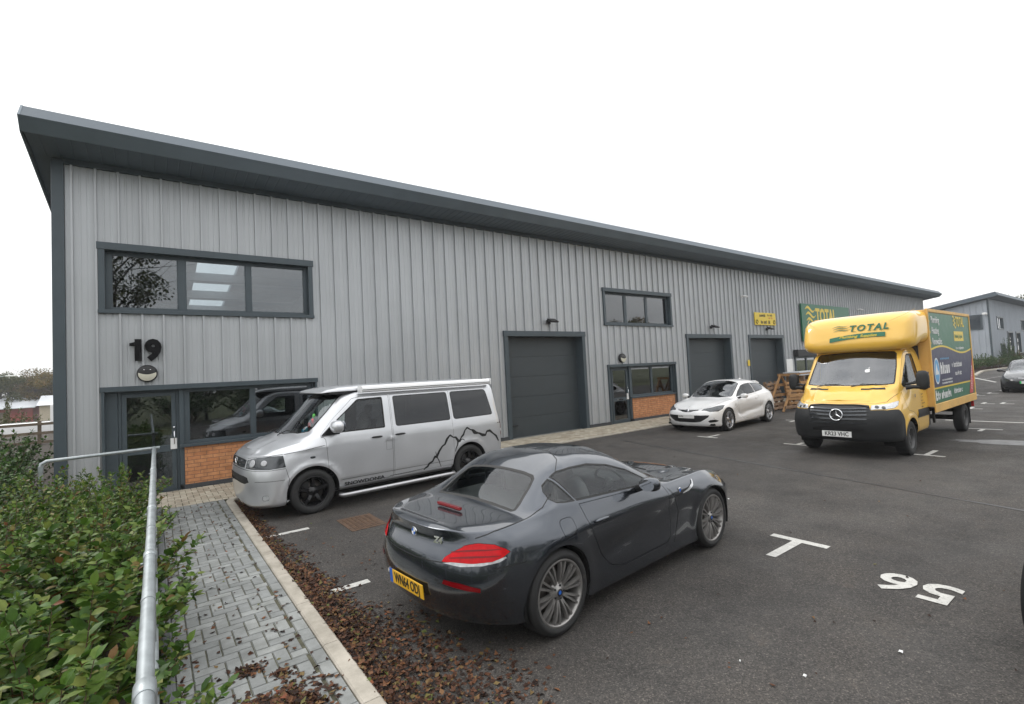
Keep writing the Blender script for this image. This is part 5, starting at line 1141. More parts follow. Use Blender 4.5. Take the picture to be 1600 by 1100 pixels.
def entrance_door(parent, x0, x1, z0, z1, y=YW, depth=.12, card=True, letter=False):
    yy = y + depth; f = MB()
    f.bb((x0, yy, z0), (x0 + .05, yy + .07, z1)); f.bb((x1 - .05, yy, z0), (x1, yy + .07, z1)); f.bb((x0 + .05, yy, z1 - .05), (x1 - .05, yy + .07, z1)); f.bb((x0, yy - .02, z0 - .02), (x1, yy + .07, z0 + .0))
    d = f.build('entrance_door', M['anthracite'], parent, bevel=.003); a, c = x0 + .055, x1 - .055
    l = MB(); mid0, mid1 = z0 + .80, z0 + .93
    l.bb((a, yy - .012, z0 + .01), (a + .075, yy + .04, z1 - .055)); l.bb((c - .075, yy - .012, z0 + .01), (c, yy + .04, z1 - .055)); l.bb((a + .075, yy - .012, z1 - .13), (c - .075, yy + .04, z1 - .055)); l.bb((a + .075, yy - .012, z0 + .01), (c - .075, yy + .04, z0 + .12)); l.bb((a + .075, yy - .012, mid0), (c - .075, yy + .04, mid1))
    lf = l.build('door_leaf', M['anthracite'], d, bevel=.003)
    g = MB(); g.bb((a + .07, yy + .01, mid1 - .005), (c - .07, yy + .018, z1 - .125)); g.build('upper_pane', M['bglass'], d)
    g = MB(); g.bb((a + .07, yy + .01, z0 + .115), (c - .07, yy + .018, mid0 + .005)); g.build('lower_pane', M['bglass'], d)
    h = MB(); h.tube([(c - .035, yy - .02, z0 + .95), (c - .035, yy - .06, z0 + .95), (c - .035, yy - .06, z0 + 1.2), (c - .035, yy - .02, z0 + 1.2)], .010, 8); h.lathe([(0, -.03), (.02, -.03), (.02, 0)], 12, c=(c - .035, yy - .012, z0 + 1.28)); h.build('door_handle', M['chrome'], d)
    if card: g = MB(); g.bb((c - .10, yy - .03, z0 + .84), (c + .01, yy - .014, z0 + 1.06)); g.build('key_safe', M['white'], d, bevel=.004)
    if letter: g = MB(); g.bb((a + .25, yy - .016, mid0 + .035), (a + .55, yy - .0125, mid0 + .085)); g.build('letter_plate', M['chrome'], d)
    return d

def roller_door(parent, x0, x1, z1, y=YW, depth=.30, handle=True):
    b = MB(); n = 5; hs = z1 / n
    for k in range(n):
        za, zb = k * hs, (k + 1) * hs
        b.bb((x0 - .05, y + depth, za + .008), (x1 + .05, y + depth + .04, zb - .004))
        for q in (1, 2, 3): pass
    b.bb((x0 - .05, y + depth + .012, 0), (x1 + .05, y + depth + .035, z1))
    b.bb((x0, y + depth - .008, .0), (x1, y + depth + .02, .03))
    o = b.build('sectional_door', M['door_panel'], parent, bevel=.004)
    if handle: h = MB(); h.tube([(x0 + .12, y + depth - .005, .40), (x0 + .12, y + depth - .07, .40), (x0 + .42, y + depth - .07, .40)], .022, 8); h.build('door_handle', M['black'], o)
    return o

# ------------------------------------------------------------------ the long industrial building
B = thing('industrial_unit_building', 'long silver grey clad industrial unit building with projecting dark blue grey roof', 'building', (0, YW, 0))
B.location = (0, 0, 0)
OP = [(-.80, 3.13, 3.60, 4.98), (-.78, 3.16, 0, 2.18), (8.67, 12.11, 0, 3.36), (13.14, 17.18, 3.60, 4.98), (13.18, 17.20, 0, 2.20), (18.06, 21.55, 0, 3.32), (23.09, 26.57, 0, 3.32), (27.75, 31.7, 0, 2.3)]
cladding_wall('wall_cladding', M['cladding'], -1.27, 51.5, 6.50, [(a + .02, b - .02, c + (.01 if c else -1), d - .02) for a, b, c, d in OP], parent=B)
c = MB(); c.bb((-1.45, YW - .045, 0), (-1.27, YW + .10, 6.47)); c.bb((-1.45, YW + .10, 0), (-1.40, 30, 3.9)); c.build('corner_flashing', M['anthracite'], B, bevel=.008)
c = MB(); c.bb((-1.27, YW - .066, 6.40), (51.5, YW + .02, 6.56)); c.build('eaves_flashing', M['anthracite'], B)
# base plinth between openings
pl = SplitMB(); gx = [-1.46] + [v for o in [q for q in OP if q[2] == 0] for v in (o[0], o[1])] + [51.5]
for a, b_ in zip(gx[::2], gx[1::2]): pl.bb((a + (.0 if a < -1 else .0), YW - .075, -.02), (b_, YW + .01, .12)); pl.bb((a, YW - .082, .12), (b_, YW + .01, .135))
pl.build('base_plinth', M['plinth'], B)
# gable ends, back, floor, dividing walls
g = MB(); RS = .142
def zr(y): return 6.50 - (y - 11.9) * RS
for x in (-1.42, 51.45): g.add([(x, YW + .1, 0), (x, 32, 0), (x, 32, zr(32)), (x, YW + .1, zr(YW + .1)), (x + .08, YW + .1, 0), (x + .08, 32, 0), (x + .08, 32, zr(32)), (x + .08, YW + .1, zr(YW + .1))], [(0, 1, 2, 3), (4, 7, 6, 5), (0, 3, 7, 4), (1, 5, 6, 2), (3, 2, 6, 7)])
g.bb((-1.42, 31.95, 0), (51.5, 32.05, zr(32)))
g.build('gable_wall', M['cladding'], B)
g = MB()
for x in (12.6, 22.3, 32.6): g.bb((x, YW + .12, 0), (x + .15, 31.9, zr(31.9)))
for x0, x1 in ((-1.5, 12.55), (12.8, 22.2), (22.5, 32.5)): g.bb((x0, 19.0, 0), (x1, 19.1, 2.6)) if x0 > 0 else None
g.build('party_wall', M['room'], B)
g = MB(); g.bb((-1.38, YW + .02, -.05), (51.4, 31.9, .012)); g.build('floor_slab', M['room_floor'], B)
# back of the sheeting: insulated inner lining so no light leaks
g = MB()
def lining(x0, x1, z0, z1): g.bb((x0, YW + .06, z0), (x1, YW + .10, z1))
xs = sorted({-1.33, 51.4} | {v for o in OP for v in o[:2]})
for a, b_ in zip(xs[:-1], xs[1:]):
    m_ = (a + b_) / 2; sp = [(0, 6.4)]
    for o in OP:
        if o[0] < m_ < o[1]:
            ns = []
            for p, q in sp:
                if o[2] > p: ns.append((p, min(q, o[2])))
                if o[3] < q: ns.append((max(p, o[3]), q))
            sp = ns
    for p, q in sp:
        if q - p > .01: lining(a, b_, p, q)
g.build('inner_lining', M['room'], B)
# roof: sheets with a strip of rooflights over unit 19
r = MB(); Y0, Y1 = 11.32, 32.2; X0, X1 = -1.70, 52.45
def roof_piece(b, x0, x1, y0, y1, t=.16, m=0, up=0.0):
    z = lambda y: 6.66 - (y - Y0) * RS + up
    b.add([(x0, y0, z(y0)), (x1, y0, z(y0)), (x1, y1, z(y1)), (x0, y1, z(y1)), (x0, y0, z(y0) + t), (x1, y0, z(y0) + t), (x1, y1, z(y1) + t), (x0, y1, z(y1) + t)], [(0, 3, 2, 1), (4, 5, 6, 7), (0, 1, 5, 4), (1, 2, 6, 5), (2, 3, 7, 6), (3, 0, 4, 7)], m)
SK = [(1.15, 2.25, 15.6, 22.5), (6.0, 7.1, 15.6, 22.5)]
roof_piece(r, X0, 1.15, Y0, Y1); roof_piece(r, 2.25, 6.0, Y0, Y1); roof_piece(r, 7.1, X1, Y0, Y1)
for (a, b_, c0, c1) in SK: roof_piece(r, a, b_, Y0, c0); roof_piece(r, a, b_, c1, Y1)
r.build('roof', M['fascia_low'], B)
r = MB()
for k in range(10): roof_piece(r, -1.33, 51.4, 12.6 + k * 1.8, 12.85 + k * 1.8, .25, up=-.255)
for x in (4.5, 9.2, 18, 28): roof_piece(r, x, x + .16, 12.3, 31.5, .35, up=-.56)
r.build('roof_purlin', M['galv'], B)
# eaves: gutter lip, fascia, soffit
def extr(prof, m, name, x0=X0, x1=X1, cap=True):
    e = MB(); e.prism(prof, x0, x1, 'x'); return e.build(name, m, B, bevel=0)
extr([(11.36, 7.03), (11.09, 6.755), (11.12, 6.745), (11.40, 6.95), (11.9, 6.90), (11.9, 6.98), (11.42, 7.05)], M['fascia'], 'gutter_fascia')
extr([(11.085, 6.752), (11.27, 6.545), (11.31, 6.555), (11.13, 6.757)], M['fascia_low'], 'lower_fascia')
s = MB(); n_ = int((X1 - X0) / .2)
for k in range(n_):
    xa = X0 + .02 + k * .2; za = lambda y: 6.53 + (y - 11.28) * -.02
    s.add([(xa, 11.28, 6.545), (xa + .17, 11.28, 6.545), (xa + .17, YW + .03, 6.505), (xa, YW + .03, 6.505)], [(0, 1, 2, 3)])
    s.add([(xa + .17, 11.28, 6.545), (xa + .18, 11.28, 6.552), (xa + .18, YW + .03, 6.512), (xa + .17, YW + .03, 6.505)], [(0, 1, 2, 3)]); s.add([(xa + .18, 11.28, 6.552), (xa + .2, 11.28, 6.545), (xa + .2, YW + .03, 6.505), (xa + .18, YW + .03, 6.512)], [(0, 1, 2, 3)])
s.build('soffit', M['soffit'], B, fix=False)
# verge fascia at each end, following the roof fall
for x in (X0 - .03, X1):
    v = MB(); v.add([(x, 11.08, 6.75), (x, 11.36, 7.04), (x, 11.42, 7.05), (x, Y1, 6.98 - (Y1 - 11.42) * RS), (x, Y1, 6.55 - (Y1 - 11.3) * RS), (x, 11.28, 6.54)] + [(x + .03, 11.08, 6.75), (x + .03, 11.36, 7.04), (x + .03, 11.42, 7.05), (x + .03, Y1, 6.98 - (Y1 - 11.42) * RS), (x + .03, Y1, 6.55 - (Y1 - 11.3) * RS), (x + .03, 11.28, 6.54)], [(0, 1, 2, 3, 4, 5), (6, 11, 10, 9, 8, 7)] + [(i, (i + 1) % 6, 6 + (i + 1) % 6, 6 + i) for i in range(6)])
    v.build('verge_fascia', M['fascia_low'], B)
# openings
def up_window(x):
    f = MB(); trim_frame(f, x, x + 3.93 + (.1 if x > 5 else 0), 3.60, 4.98); W_ = 3.93 + (.1 if x > 5 else 0); f.build('window_surround', M['anthracite'], B, bevel=.004)
    f = MB(); reveal(f, x + .10, x + W_ - .10, 3.67, 4.84, .22); f.build('window_reveal', M['anthracite'], B)
    window(B, x + .10, x + W_ - .10, 3.67, 4.84, [(x + .19, x + 1.27), (x + 1.40, x + 2.53), (x + 2.63, x + W_ - .17)], depth=.10)
def low_unit(x, W_=3.93, letter=False):
    f = MB(); trim_frame(f, x, x + W_, 0, 2.18, w=.045, head=.10, sill=False); f.build('window_surround', M['anthracite'], B, bevel=.004)
    f = MB(); reveal(f, x + .045, x + W_ - .10, 0.0, 2.08, .22, bottom=False); f.bb((x + .045, YW + .10, 0), (x + .235, YW + .17, 2.08)); f.build('door_reveal', M['anthracite'], B)
    entrance_door(B, x + .24, x + 1.22, .02, 2.08, card=True, letter=letter)
    f = MB(); f.bb((x + 1.22, YW + .05, .12), (x + 1.30, YW + .2, 2.08)); f.bb((x + 1.22, YW - .02, .88), (x + W_ - .05, YW + .19, .935)); f.build('window_sill', M['anthracite'], B, bevel=.004)
    window(B, x + 1.30, x + W_ - .10, .935, 2.08, [(x + 1.385, x + 2.54), (x + 2.62, x + W_ - .17)], depth=.09)
    f = MB(); f.bb((x + 1.30, YW + .03, .12), (x + W_ - .02, YW + .19, .88)); f.build('brick_panel', M['brick'], B)
    f = MB(); f.bb((x + 1.28, YW - .02, -.02), (x + W_ - .0, YW + .19, .12)); f.build('base_plinth', M['plinth'], B)
def roller(x, W_, H):
    f = MB(); trim_frame(f, x, x + W_, 0, H, w=.14, head=.17, sill=False); f.build('door_surround', M['anthracite'], B, bevel=.004)
    f = MB(); reveal(f, x + .14, x + W_ - .14, 0, H - .17, .32, bottom=False); f.build('door_reveal', M['anthracite'], B)
    roller_door(B, x + .14, x + W_ - .14, H - .17)
up_window(-.80); up_window(13.14); low_unit(-.78); low_unit(13.20, 4.0, True)
roller(8.67, 3.44, 3.36); roller(18.06, 3.49, 3.32); roller(23.09, 3.48, 3.32)
# trade counter entrance with shutter box
f = MB(); f.bb((27.62, YW - .28, 2.16), (31.8, YW - .04, 2.52)); f.build('shutter_box', M['black'], B, bevel=.01)
f = MB(); trim_frame(f, 27.75, 31.7, 0, 2.2, sill=False); f.bb((29.2, YW + .02, 0), (29.3, YW + .1, 2.06)); f.bb((27.85, YW + .02, .0), (31.6, YW + .12, .75)); f.bb((30.4, YW + .02, .75), (30.5, YW + .1, 2.06)); f.build('shopfront_frame', M['anthracite'], B)
for a, c_ in ((27.85, 29.2), (29.3, 30.4), (30.5, 31.6)): f = MB(); f.bb((a, YW + .06, .75), (c_, YW + .068, 2.06)); f.build('shopfront_pane', M['bglass'], B)
# interior objects that catch light behind the shopfront
f = MB(); f.bb((27.9, YW + .5, .8), (28.7, YW + .55, 1.9)); f.build('window_poster', M['white'], B)

# ------------------------------------------------------------------ things fixed to the facade
n19 = thing('house_number', 'black raised number 19 above the entrance door', 'number sign', (-.075, YW - .075, 2.86))
for ch, dx in (('1', -.135), ('9', .105)): text_mesh(ch, .54, M['sign_black'], frame((dx, 0, .0), (1, 0, 0), (0, 0, 1)), .04, .030, name='digit', parent=n19, sx=.95)
q = MB(); q.prism([(-.27, .10), (-.27, .155), (-.20, .175), (-.15, .205), (-.12, .205), (-.12, .10)], -.0165, .0165, 'y'); q.build('digit_flag', M['sign_black'], n19)
def bulkhead(x, z, label):
    t = thing('bulkhead_lamp', label, 'wall lamp', (x, YW - .050, z), 0, 'round bulkhead lamps over entrance doors')
    b = MB(); b.lathe([(.165, .03), (.17, -.0), (.168, -.04), (.15, -.072), (.11, -.090), (.06, -.100), (0, -.103)], 36); b.v = [(p[0], p[1], p[2] * 1.0) for p in b.v]; b.build('lamp_body', M['black'], t)
    V = []; F = []; n = 16
    def P(a, r): # point on the dome surface, slightly proud
        rr = min(r, .149); y = -(.107 - .032 * (rr / .15) ** 2 * 1.0) - .004; return (rr * math.cos(a), y, rr * math.sin(a))
    for i in range(n + 1):
        a = PI + .22 + (PI - .44) * i / n; x_ = .147 * math.cos(a); up = .018 - .040 * math.cos(x_ / .147 * PI / 2); 
        lo = .147 * math.sin(a); up = max(up, lo)
        for q in range(5):
            zz = lo + (up - lo) * q / 4; rr = math.hypot(x_, zz); V.append((x_, -(.111 - .034 * (rr / .15) ** 2), zz))
    for i in range(n):
        for q in range(4): F.append((i * 5 + q, i * 5 + q + 1, (i + 1) * 5 + q + 1, (i + 1) * 5 + q))
    d = MB(); d.add(V, F, 0, True); d.build('diffuser', M['cream'], t)
    for s in (-1, 1): d = MB(); d.lathe([(0, -.103), (.010, -.103), (.010, -.09)], 10, c=(s * .05, 0, .07)); d.build('screw_cap', M['chrome'], t)
    return t
M['cream'] = mat('cream_diffuser', (.62, .60, .50), .35, var=.06)
bulkhead(-.072, 2.415, 'round black bulkhead lamp with smiling cream diffuser directly below the number 19'); bulkhead(13.95, 2.40, 'round black bulkhead lamp over the second unit entrance door with letter plate')
def floodlight(x, z, label):
    t = thing('floodlight', label, 'floodlight', (x, YW - .050, z), 0, 'black floodlights above the roller doors')
    b = MB(); b.bb((-.09, -.02, -.06), (.09, 0, .06)); b.tube([(0, -.01, 0), (0, -.14, 0)], .02, 8); b.build('wall_bracket', M['black'], t)
    b = MB(); b.box((.03, -.20, .03), (.30, .26, .05), rot=rx(.45)); b.build('lamp_head', M['black'], t, bevel=.008); b = MB(); b.box((.03, -.188, .0), (.25, .20, .012), rot=rx(.45)); b.build('lamp_glass', M['lamp_dark'], t)
    return t
floodlight(10.47, 3.66, 'small black floodlight above the first tall roller door'); floodlight(19.91, 3.62, 'small black floodlight above the second roller door'); floodlight(24.88, 3.60, 'small black floodlight under the yellow notice board')
def cctv(x, z, label):
    t = thing('security_camera', label, 'security camera', (x, YW - .050, z), 0, 'white security cameras high on the cladding')
    b = MB(); b.lathe([(0, -.03), (.05, -.03), (.055, 0)], 14); b.tube([(0, -.02, 0), (.02, -.10, .02)], .014, 8); b.build('mount', M['white'], t)
    b = MB(); b.lathe([(0, -.15), (.03, -.15), (.042, -.14), (.045, .10), (.03, .11), (0, .11)], 16); b.xf(Matrix.Translation((-.03, -.16, .0)) @ Matrix.Rotation(.6, 4, 'Z') @ Matrix.Rotation(.25, 4, 'X')); b.build('camera_body', M['white'], t)
    return t
cctv(22.7, 5.13, 'small white security camera above the gap between two roller doors'); cctv(37.1, 5.02, 'small white security camera right of the green shop sign')
# yellow notice board
def board(x0, x1, z0, z1, name, label, m, d=.05):
    t = thing(name, label, 'sign', ((x0 + x1) / 2, YW - .040 - d, (z0 + z1) / 2)); b = MB(); b.bb((-(x1 - x0) / 2, 0, -(z1 - z0) / 2), ((x1 - x0) / 2, d - .018, (z1 - z0) / 2)); b.build('board', m, t, bevel=.006); return t
FT = lambda x, z, y=-.003: frame((x, y, z), (1, 0, 0), (0, 0, 1))
t = board(23.72, 25.81, 3.80, 4.42, 'notice_board', 'yellow rectangular board with small dark lettering above the third roller door', M['sign_yellow'])
scribble(t, FT(0, 0), -.60, .10, .62, .14, M['plate_black'], .002, 41); scribble(t, FT(0, 0), .22, .14, .48, .11, M['plate_black'], .002, 42); scribble(t, FT(0, 0), .28, .01, .45, .09, M['red_print'], .002, 43)
scribble(t, FT(0, 0), -.48, -.24, 1.0, .17, M['plate_black'], .002, 44)
for s in (-1, 1): g = MB(); g.tube([(s * .86 + .09 * math.cos(a), -.006, -.15 + .09 * math.sin(a)) for a in np.linspace(0, 2 * PI, 17)[:-1]], .016, 6, closed=True); g.build('ring_symbol', M['plate_black'], t)
t = board(22.84, 23.03, 1.82, 2.10, 'warning_sign', 'small square yellow sign on the cladding left of the third roller door', M['sign_yellow'], .01); g = MB(); g.bb((-.035, -.004, .02), (.035, -.001, .08)); g.bb((-.05, -.004, -.07), (.05, -.001, -.04)); g.build('printed_mark', M['plate_black'], t)
# big green sign
t = board(28.70, 35.30, 2.97, 5.07, 'shop_sign', 'big green TOTAL shop sign partly hidden behind the yellow truck', M['green'], .10)
g = MB(); flat_strip(g, wave_strokes(-2.85, .75, 1.25, .95, 3, .085), FT(0, 0, -.002), .003); g.build('wave_logo', M['sign_yellow'], t)
text_mesh('TOTAL', 1.10, M['sign_yellow'], FT(-.15, .38), .006, .045, name='lettering', parent=t, sx=.78, spacing=1.02); scribble(t, FT(0, 0), 1.9, .2, 1.1, .26, M['white'], .002, 45)
g = MB(); g.bb((-2.7, -.008, -.72), (1.9, -.002, -.18)); g.build('yellow_panel', M['sign_yellow'], t); text_mesh('Plumbing Supplies', .42, M['green'], FT(-.4, -.45, -.011), .004, .006, .2, name='lettering', parent=t)
t = board(26.72, 27.42, 1.02, 2.05, 'poster_sign', 'tall strip of green, white, red and blue posters beside the shopfront', M['white'], .01)
for z0, z1, m_ in ((.30, .515, 'lime'), (.08, .30, 'green'), (-.14, -.02, 'red_print'), (-.34, -.14, 'plate_blue'), (-.515, -.38, 'lime')):
    if m_ == 'lime' and 'lime' not in M: M['lime'] = mat('lime_print', (.35, .55, .04), .5)
    if m_ == 'plate_blue': M['plate_blue'] = mat('mid_blue_print', (.03, .13, .5), .5)
    g = MB(); g.bb((-.33 if z0 != -.14 else -.1, -.004, z0), (.33, -.001, z1)); g.build('printed_band', M[m_], t)
# ------------------------------------------------------------------ ground
def asphalt_mat():
    m, nt, b = new_mat('asphalt'); N = nt.nodes; L = nt.links; tc = N.new('ShaderNodeTexCoord'); P = tc.outputs['Object']
    def noise(s, d=4, r=.5, off=None):
        n = N.new('ShaderNodeTexNoise'); n.inputs['Scale'].default_value = s; n.inputs['Detail'].default_value = d; n.inputs['Roughness'].default_value = r; L.new(P, n.inputs['Vector']); return n.outputs['Fac']
    def ramp(v, stops):
        r = N.new('ShaderNodeValToRGB'); e = r.color_ramp.elements
        e[0].position, e[0].color = stops[0][0], tuple(stops[0][1]) + (1,); e[1].position, e[1].color = stops[-1][0], tuple(stops[-1][1]) + (1,)
        for p, c in stops[1:-1]: x = e.new(p); x.color = tuple(c) + (1,)
        L.new(v, r.inputs[0]); return r.outputs[0]
    def mul(a, c, f=1):
        x = N.new('ShaderNodeMix'); x.data_type = 'RGBA'; x.blend_type = 'MULTIPLY'; x.inputs[0].default_value = f; L.new(a, x.inputs[6]); L.new(c, x.inputs[7]); return x.outputs[2]
    base = ramp(noise(.35, 6, .6), [(.3, (.044, .0405, .038)), (.5, (.060, .0555, .052)), (.72, (.078, .073, .068))])
    v = N.new('ShaderNodeTexVoronoi'); v.inputs['Scale'].default_value = 120; L.new(P, v.inputs['Vector'])
    sp = N.new('ShaderNodeSeparateColor'); L.new(v.outputs['Color'], sp.inputs[0])
    stones = ramp(sp.outputs[0], [(0, (.45, .45, .46)), (.6, (.95, .94, .92)), (.9, (1.35, 1.32, 1.28)), (1, (2.5, 2.4, 2.3))])
    c = mul(base, stones, .85); c = mul(c, ramp(noise(28, 5, .75), [(.3, (.60, .60, .60)), (.5, (1, 1, 1)), (.7, (1.35, 1.33, 1.3))]), .9)
    c = mul(c, ramp(noise(1.6, 7, .65), [(.32, (.74, .75, .76)), (.5, (1, 1, 1)), (.66, (1.12, 1.10, 1.07))]))
    # brown dust spots
    x = N.new('ShaderNodeMix'); x.data_type = 'RGBA'; L.new(ramp(noise(3.3, 9, .7), [(.60, (0, 0, 0)), (.74, (.45, .45, .45))]), x.inputs[0]); L.new(c, x.inputs[6]); x.inputs[7].default_value = (.11, .088, .070, 1)
    L.new(x.outputs[2], b.inputs['Base Color'])
    rr = ramp(noise(1.1, 6, .6), [(.3, (.60, .60, .60)), (.6, (.86, .86, .86))]); L.new(rr, b.inputs['Roughness']); setin(b, Specular_IOR_Level=.35)
    bp = N.new('ShaderNodeBump'); bp.inputs['Strength'].default_value = .75; bp.inputs['Distance'].default_value = .006; L.new(v.outputs['Distance'], bp.inputs['Height'])
    b2 = N.new('ShaderNodeBump'); b2.inputs['Strength'].default_value = .5; b2.inputs['Distance'].default_value = .01; L.new(noise(45, 3, .6), b2.inputs['Height']); L.new(bp.outputs[0], b2.inputs['Normal']); L.new(b2.outputs[0], b.inputs['Normal'])
    return m
M['asphalt'] = asphalt_mat()
def island_mat(name, stops, rough=.7, bump=0, bscale=60, nscale=None, two=False, transl=0):
    m, nt, b = new_mat(name); N = nt.nodes; L = nt.links; g = N.new('ShaderNodeNewGeometry'); r = N.new('ShaderNodeValToRGB'); e = r.color_ramp.elements
    e[0].position, e[0].color = stops[0][0], tuple(stops[0][1]) + (1,); e[1].position, e[1].color = stops[-1][0], tuple(stops[-1][1]) + (1,)
    for p, c in stops[1:-1]: x = e.new(p); x.color = tuple(c) + (1,)
    L.new(g.outputs['Random Per Island'], r.inputs[0]); last = r.outputs[0]; tc = N.new('ShaderNodeTexCoord')
    if nscale:
        n = N.new('ShaderNodeTexNoise'); n.inputs['Scale'].default_value = nscale; n.inputs['Detail'].default_value = 7; n.inputs['Roughness'].default_value = .65; L.new(tc.outputs['Object'], n.inputs['Vector'])
        r2 = N.new('ShaderNodeValToRGB'); r2.color_ramp.elements[0].position = .3; r2.color_ramp.elements[0].color = (.72, .72, .70, 1); r2.color_ramp.elements[1].position = .7; r2.color_ramp.elements[1].color = (1.2, 1.2, 1.2, 1); L.new(n.outputs['Fac'], r2.inputs[0])
        x = N.new('ShaderNodeMix'); x.data_type = 'RGBA'; x.blend_type = 'MULTIPLY'; x.inputs[0].default_value = 1; L.new(last, x.inputs[6]); L.new(r2.outputs[0], x.inputs[7]); last = x.outputs[2]
    L.new(last, b.inputs['Base Color']); setin(b, Roughness=rough, Specular_IOR_Level=.22)
    if bump:
        n = N.new('ShaderNodeTexNoise'); n.inputs['Scale'].default_value = bscale; n.inputs['Detail'].default_value = 5; L.new(tc.outputs['Object'], n.inputs['Vector'])
        bp = N.new('ShaderNodeBump'); bp.inputs['Strength'].default_value = bump; bp.inputs['Distance'].default_value = .004; L.new(n.outputs['Fac'], bp.inputs['Height']); L.new(bp.outputs[0], b.inputs['Normal'])
    if transl:
        t = N.new('ShaderNodeBsdfTranslucent'); L.new(last, t.inputs[0]); mx = N.new('ShaderNodeMixShader'); mx.inputs[0].default_value = transl; L.new(b.outputs[0], mx.inputs[1]); L.new(t.outputs[0], mx.inputs[2]); L.new(mx.outputs[0], N['Material Output'].inputs[0])
    return m
M['paver_grey'] = island_mat('grey_block_paving', [(0, (.20, .208, .205)), (.5, (.235, .243, .24)), (1, (.275, .283, .275))], .8, .5, 160, 5)
M['paver_beige'] = island_mat('beige_block_paving', [(0, (.33, .285, .22)), (.5, (.40, .35, .28)), (1, (.46, .42, .34))], .8, .4, 160, 4)
M['paver_dark'] = island_mat('dark_edging_block', [(0, (.10, .105, .11)), (1, (.15, .155, .16))], .8, .4, 150, 6)
M['kerb'] = island_mat('pale_concrete_kerb', [(0, (.36, .325, .275)), (1, (.43, .395, .34))], .8, .4, 150, 5)
M['joint'] = mat('sandy_moss_joint', (.075, .072, .045), .95, var=.35, scale=9)
M['road_paint'] = mat('white_road_paint', (.50, .49, .46), .7, var=.14, scale=12, bump=.4, bscale=90, wear=((.13, .125, .12), 45, .55))
M['soil'] = mat('dark_soil', (.035, .026, .018), .95, var=.35, scale=14, bump=.8, bscale=30)
M['rust'] = mat('rusty_iron', (.105, .062, .038), .75, .2, var=.35, scale=16, bump=.5, bscale=60)
M['damp'] = mat('damp_asphalt', (.035, .034, .034), .45, var=.25, scale=6, bump=.3, bscale=90)
M['pale_patch'] = mat('dusty_pale_asphalt', (.17, .17, .17), .6, var=.3, scale=5, bump=.3, bscale=90)
M['grass_mat'] = island_mat('grass_blades', [(0, (.025, .06, .010)), (.6, (.05, .11, .016)), (1, (.10, .14, .03))], .6, transl=.2)
M['field'] = mat('rough_field_grass', (.075, .085, .032), .95, var=.3, scale=.12, bump=.6, bscale=4)

def sheet(name, pts, m, z=0.0, kind='structure'):
    b = MB(); b.add([(x, y, z) for x, y in pts], [tuple(range(len(pts)))]); o = b.build(name, m, fix=False); 
    return tag(o, kind=kind)
# one ground sheet to the horizon, falling away behind the left of the building
def ground_sheet():
    xs = np.unique(np.concatenate([np.linspace(-400, -60, 12), np.linspace(-60, 120, 46), np.linspace(120, 600, 12)])); ys = np.unique(np.concatenate([np.linspace(-250, -20, 10), np.linspace(-20, 120, 36), np.linspace(120, 700, 14)]))
    V = []; 
    for y in ys:
        for x in xs:
            z = -.03; f = min(1, max(0, (y - 22) / 25)) * min(1, max(0, (-1 - x + (y - 22) * .1) / 6 + .0)); z -= 2.6 * f * f * (3 - 2 * f)
            V.append((x, y, z))
    nx = len(xs); F = [(j * nx + i, j * nx + i + 1, (j + 1) * nx + i + 1, (j + 1) * nx + i) for j in range(len(ys) - 1) for i in range(nx - 1)]
    return tag(obj('ground', np_mesh('ground', V, F, M['field'])), kind='structure')
ground_sheet()
sheet('car_park', [(1.12, -10.5), (140, -10.5), (140, 60), (52.6, 60), (52.6, 10.72), (1.12, 10.72)], M['asphalt'], 0.0)
sheet('soil_bed', [(-30, -8), (0.02, -8), (0.02, 12.1), (-1.6, 12.1), (-1.6, 40), (-30, 40)], M['soil'], -.012)
# repaired trench line and damp / pale stains lying on the asphalt
def blob(name, cx, cy, rx_, ry_, m, z, seed, n=26, rot=0):
    rg = random.Random(seed); pts = []
    for k in range(n): a = 2 * PI * k / n; r = 1 + rg.uniform(-.22, .22); x, y = rx_ * r * math.cos(a), ry_ * r * math.sin(a); pts.append((cx + x * math.cos(rot) - y * math.sin(rot), cy + x * math.sin(rot) + y * math.cos(rot)))
    return sheet(name, pts, m, z)
blob('dusty_stain', 14.9, 2.15, .35, 1.0, M['pale_patch'], .004, 6, rot=.1)
sheet('trench_seam', [(8.5, .2), (8.56, .2), (10.7, 9.5), (10.63, 9.5)], M['damp'], .004)
# painted bay marks
def mark(name, pts, z=.005): return sheet(name, pts, M['road_paint'], z)
def rect(x0, y0, x1, y1): return [(x0, y0), (x1, y0), (x1, y1), (x0, y1)]
for (x0, y0, x1, y1) in [(1.16, 7.40, 1.76, 7.50), (1.16, 5.0, 1.76, 5.1)]: mark('bay_mark', rect(x0, y0, x1, y1))
def tee(x, y, d=1, stem=.6, bar=.6, w=.1): mark('bay_mark', [(x, y - bar / 2), (x + w * d, y - bar / 2), (x + w * d, y + bar / 2), (x, y + bar / 2)]); mark('bay_mark', rect(min(x, x - d * stem), y - w / 2, max(x, x - d * stem), y + w / 2))
tee(5.78, 2.65, 1)
def corner_(x, y, d, s, stem=.6, bar=.4, w=.09): mark('bay_mark', rect(min(x, x + d * stem), y - w / 2, max(x, x + d * stem), y + w / 2)); mark('bay_mark', rect(x - w / 2, min(y, y + s * bar) + .05, x + w / 2, max(y, y + s * bar)))
tee(12.42, 7.85, -1, .55, .6, .09); tee(12.40, 5.50, -1, .3, .6, .09); tee(12.40, 3.08, -1, .65, .6, .09); tee(5.78, 7.45, 1); tee(5.78, 5.05, 1)
for (x, y) in [(17.15, 7.6), (17.1, 3.05), (17.15, 5.45)]: tee(x, y, 1, .45, .7, .09)
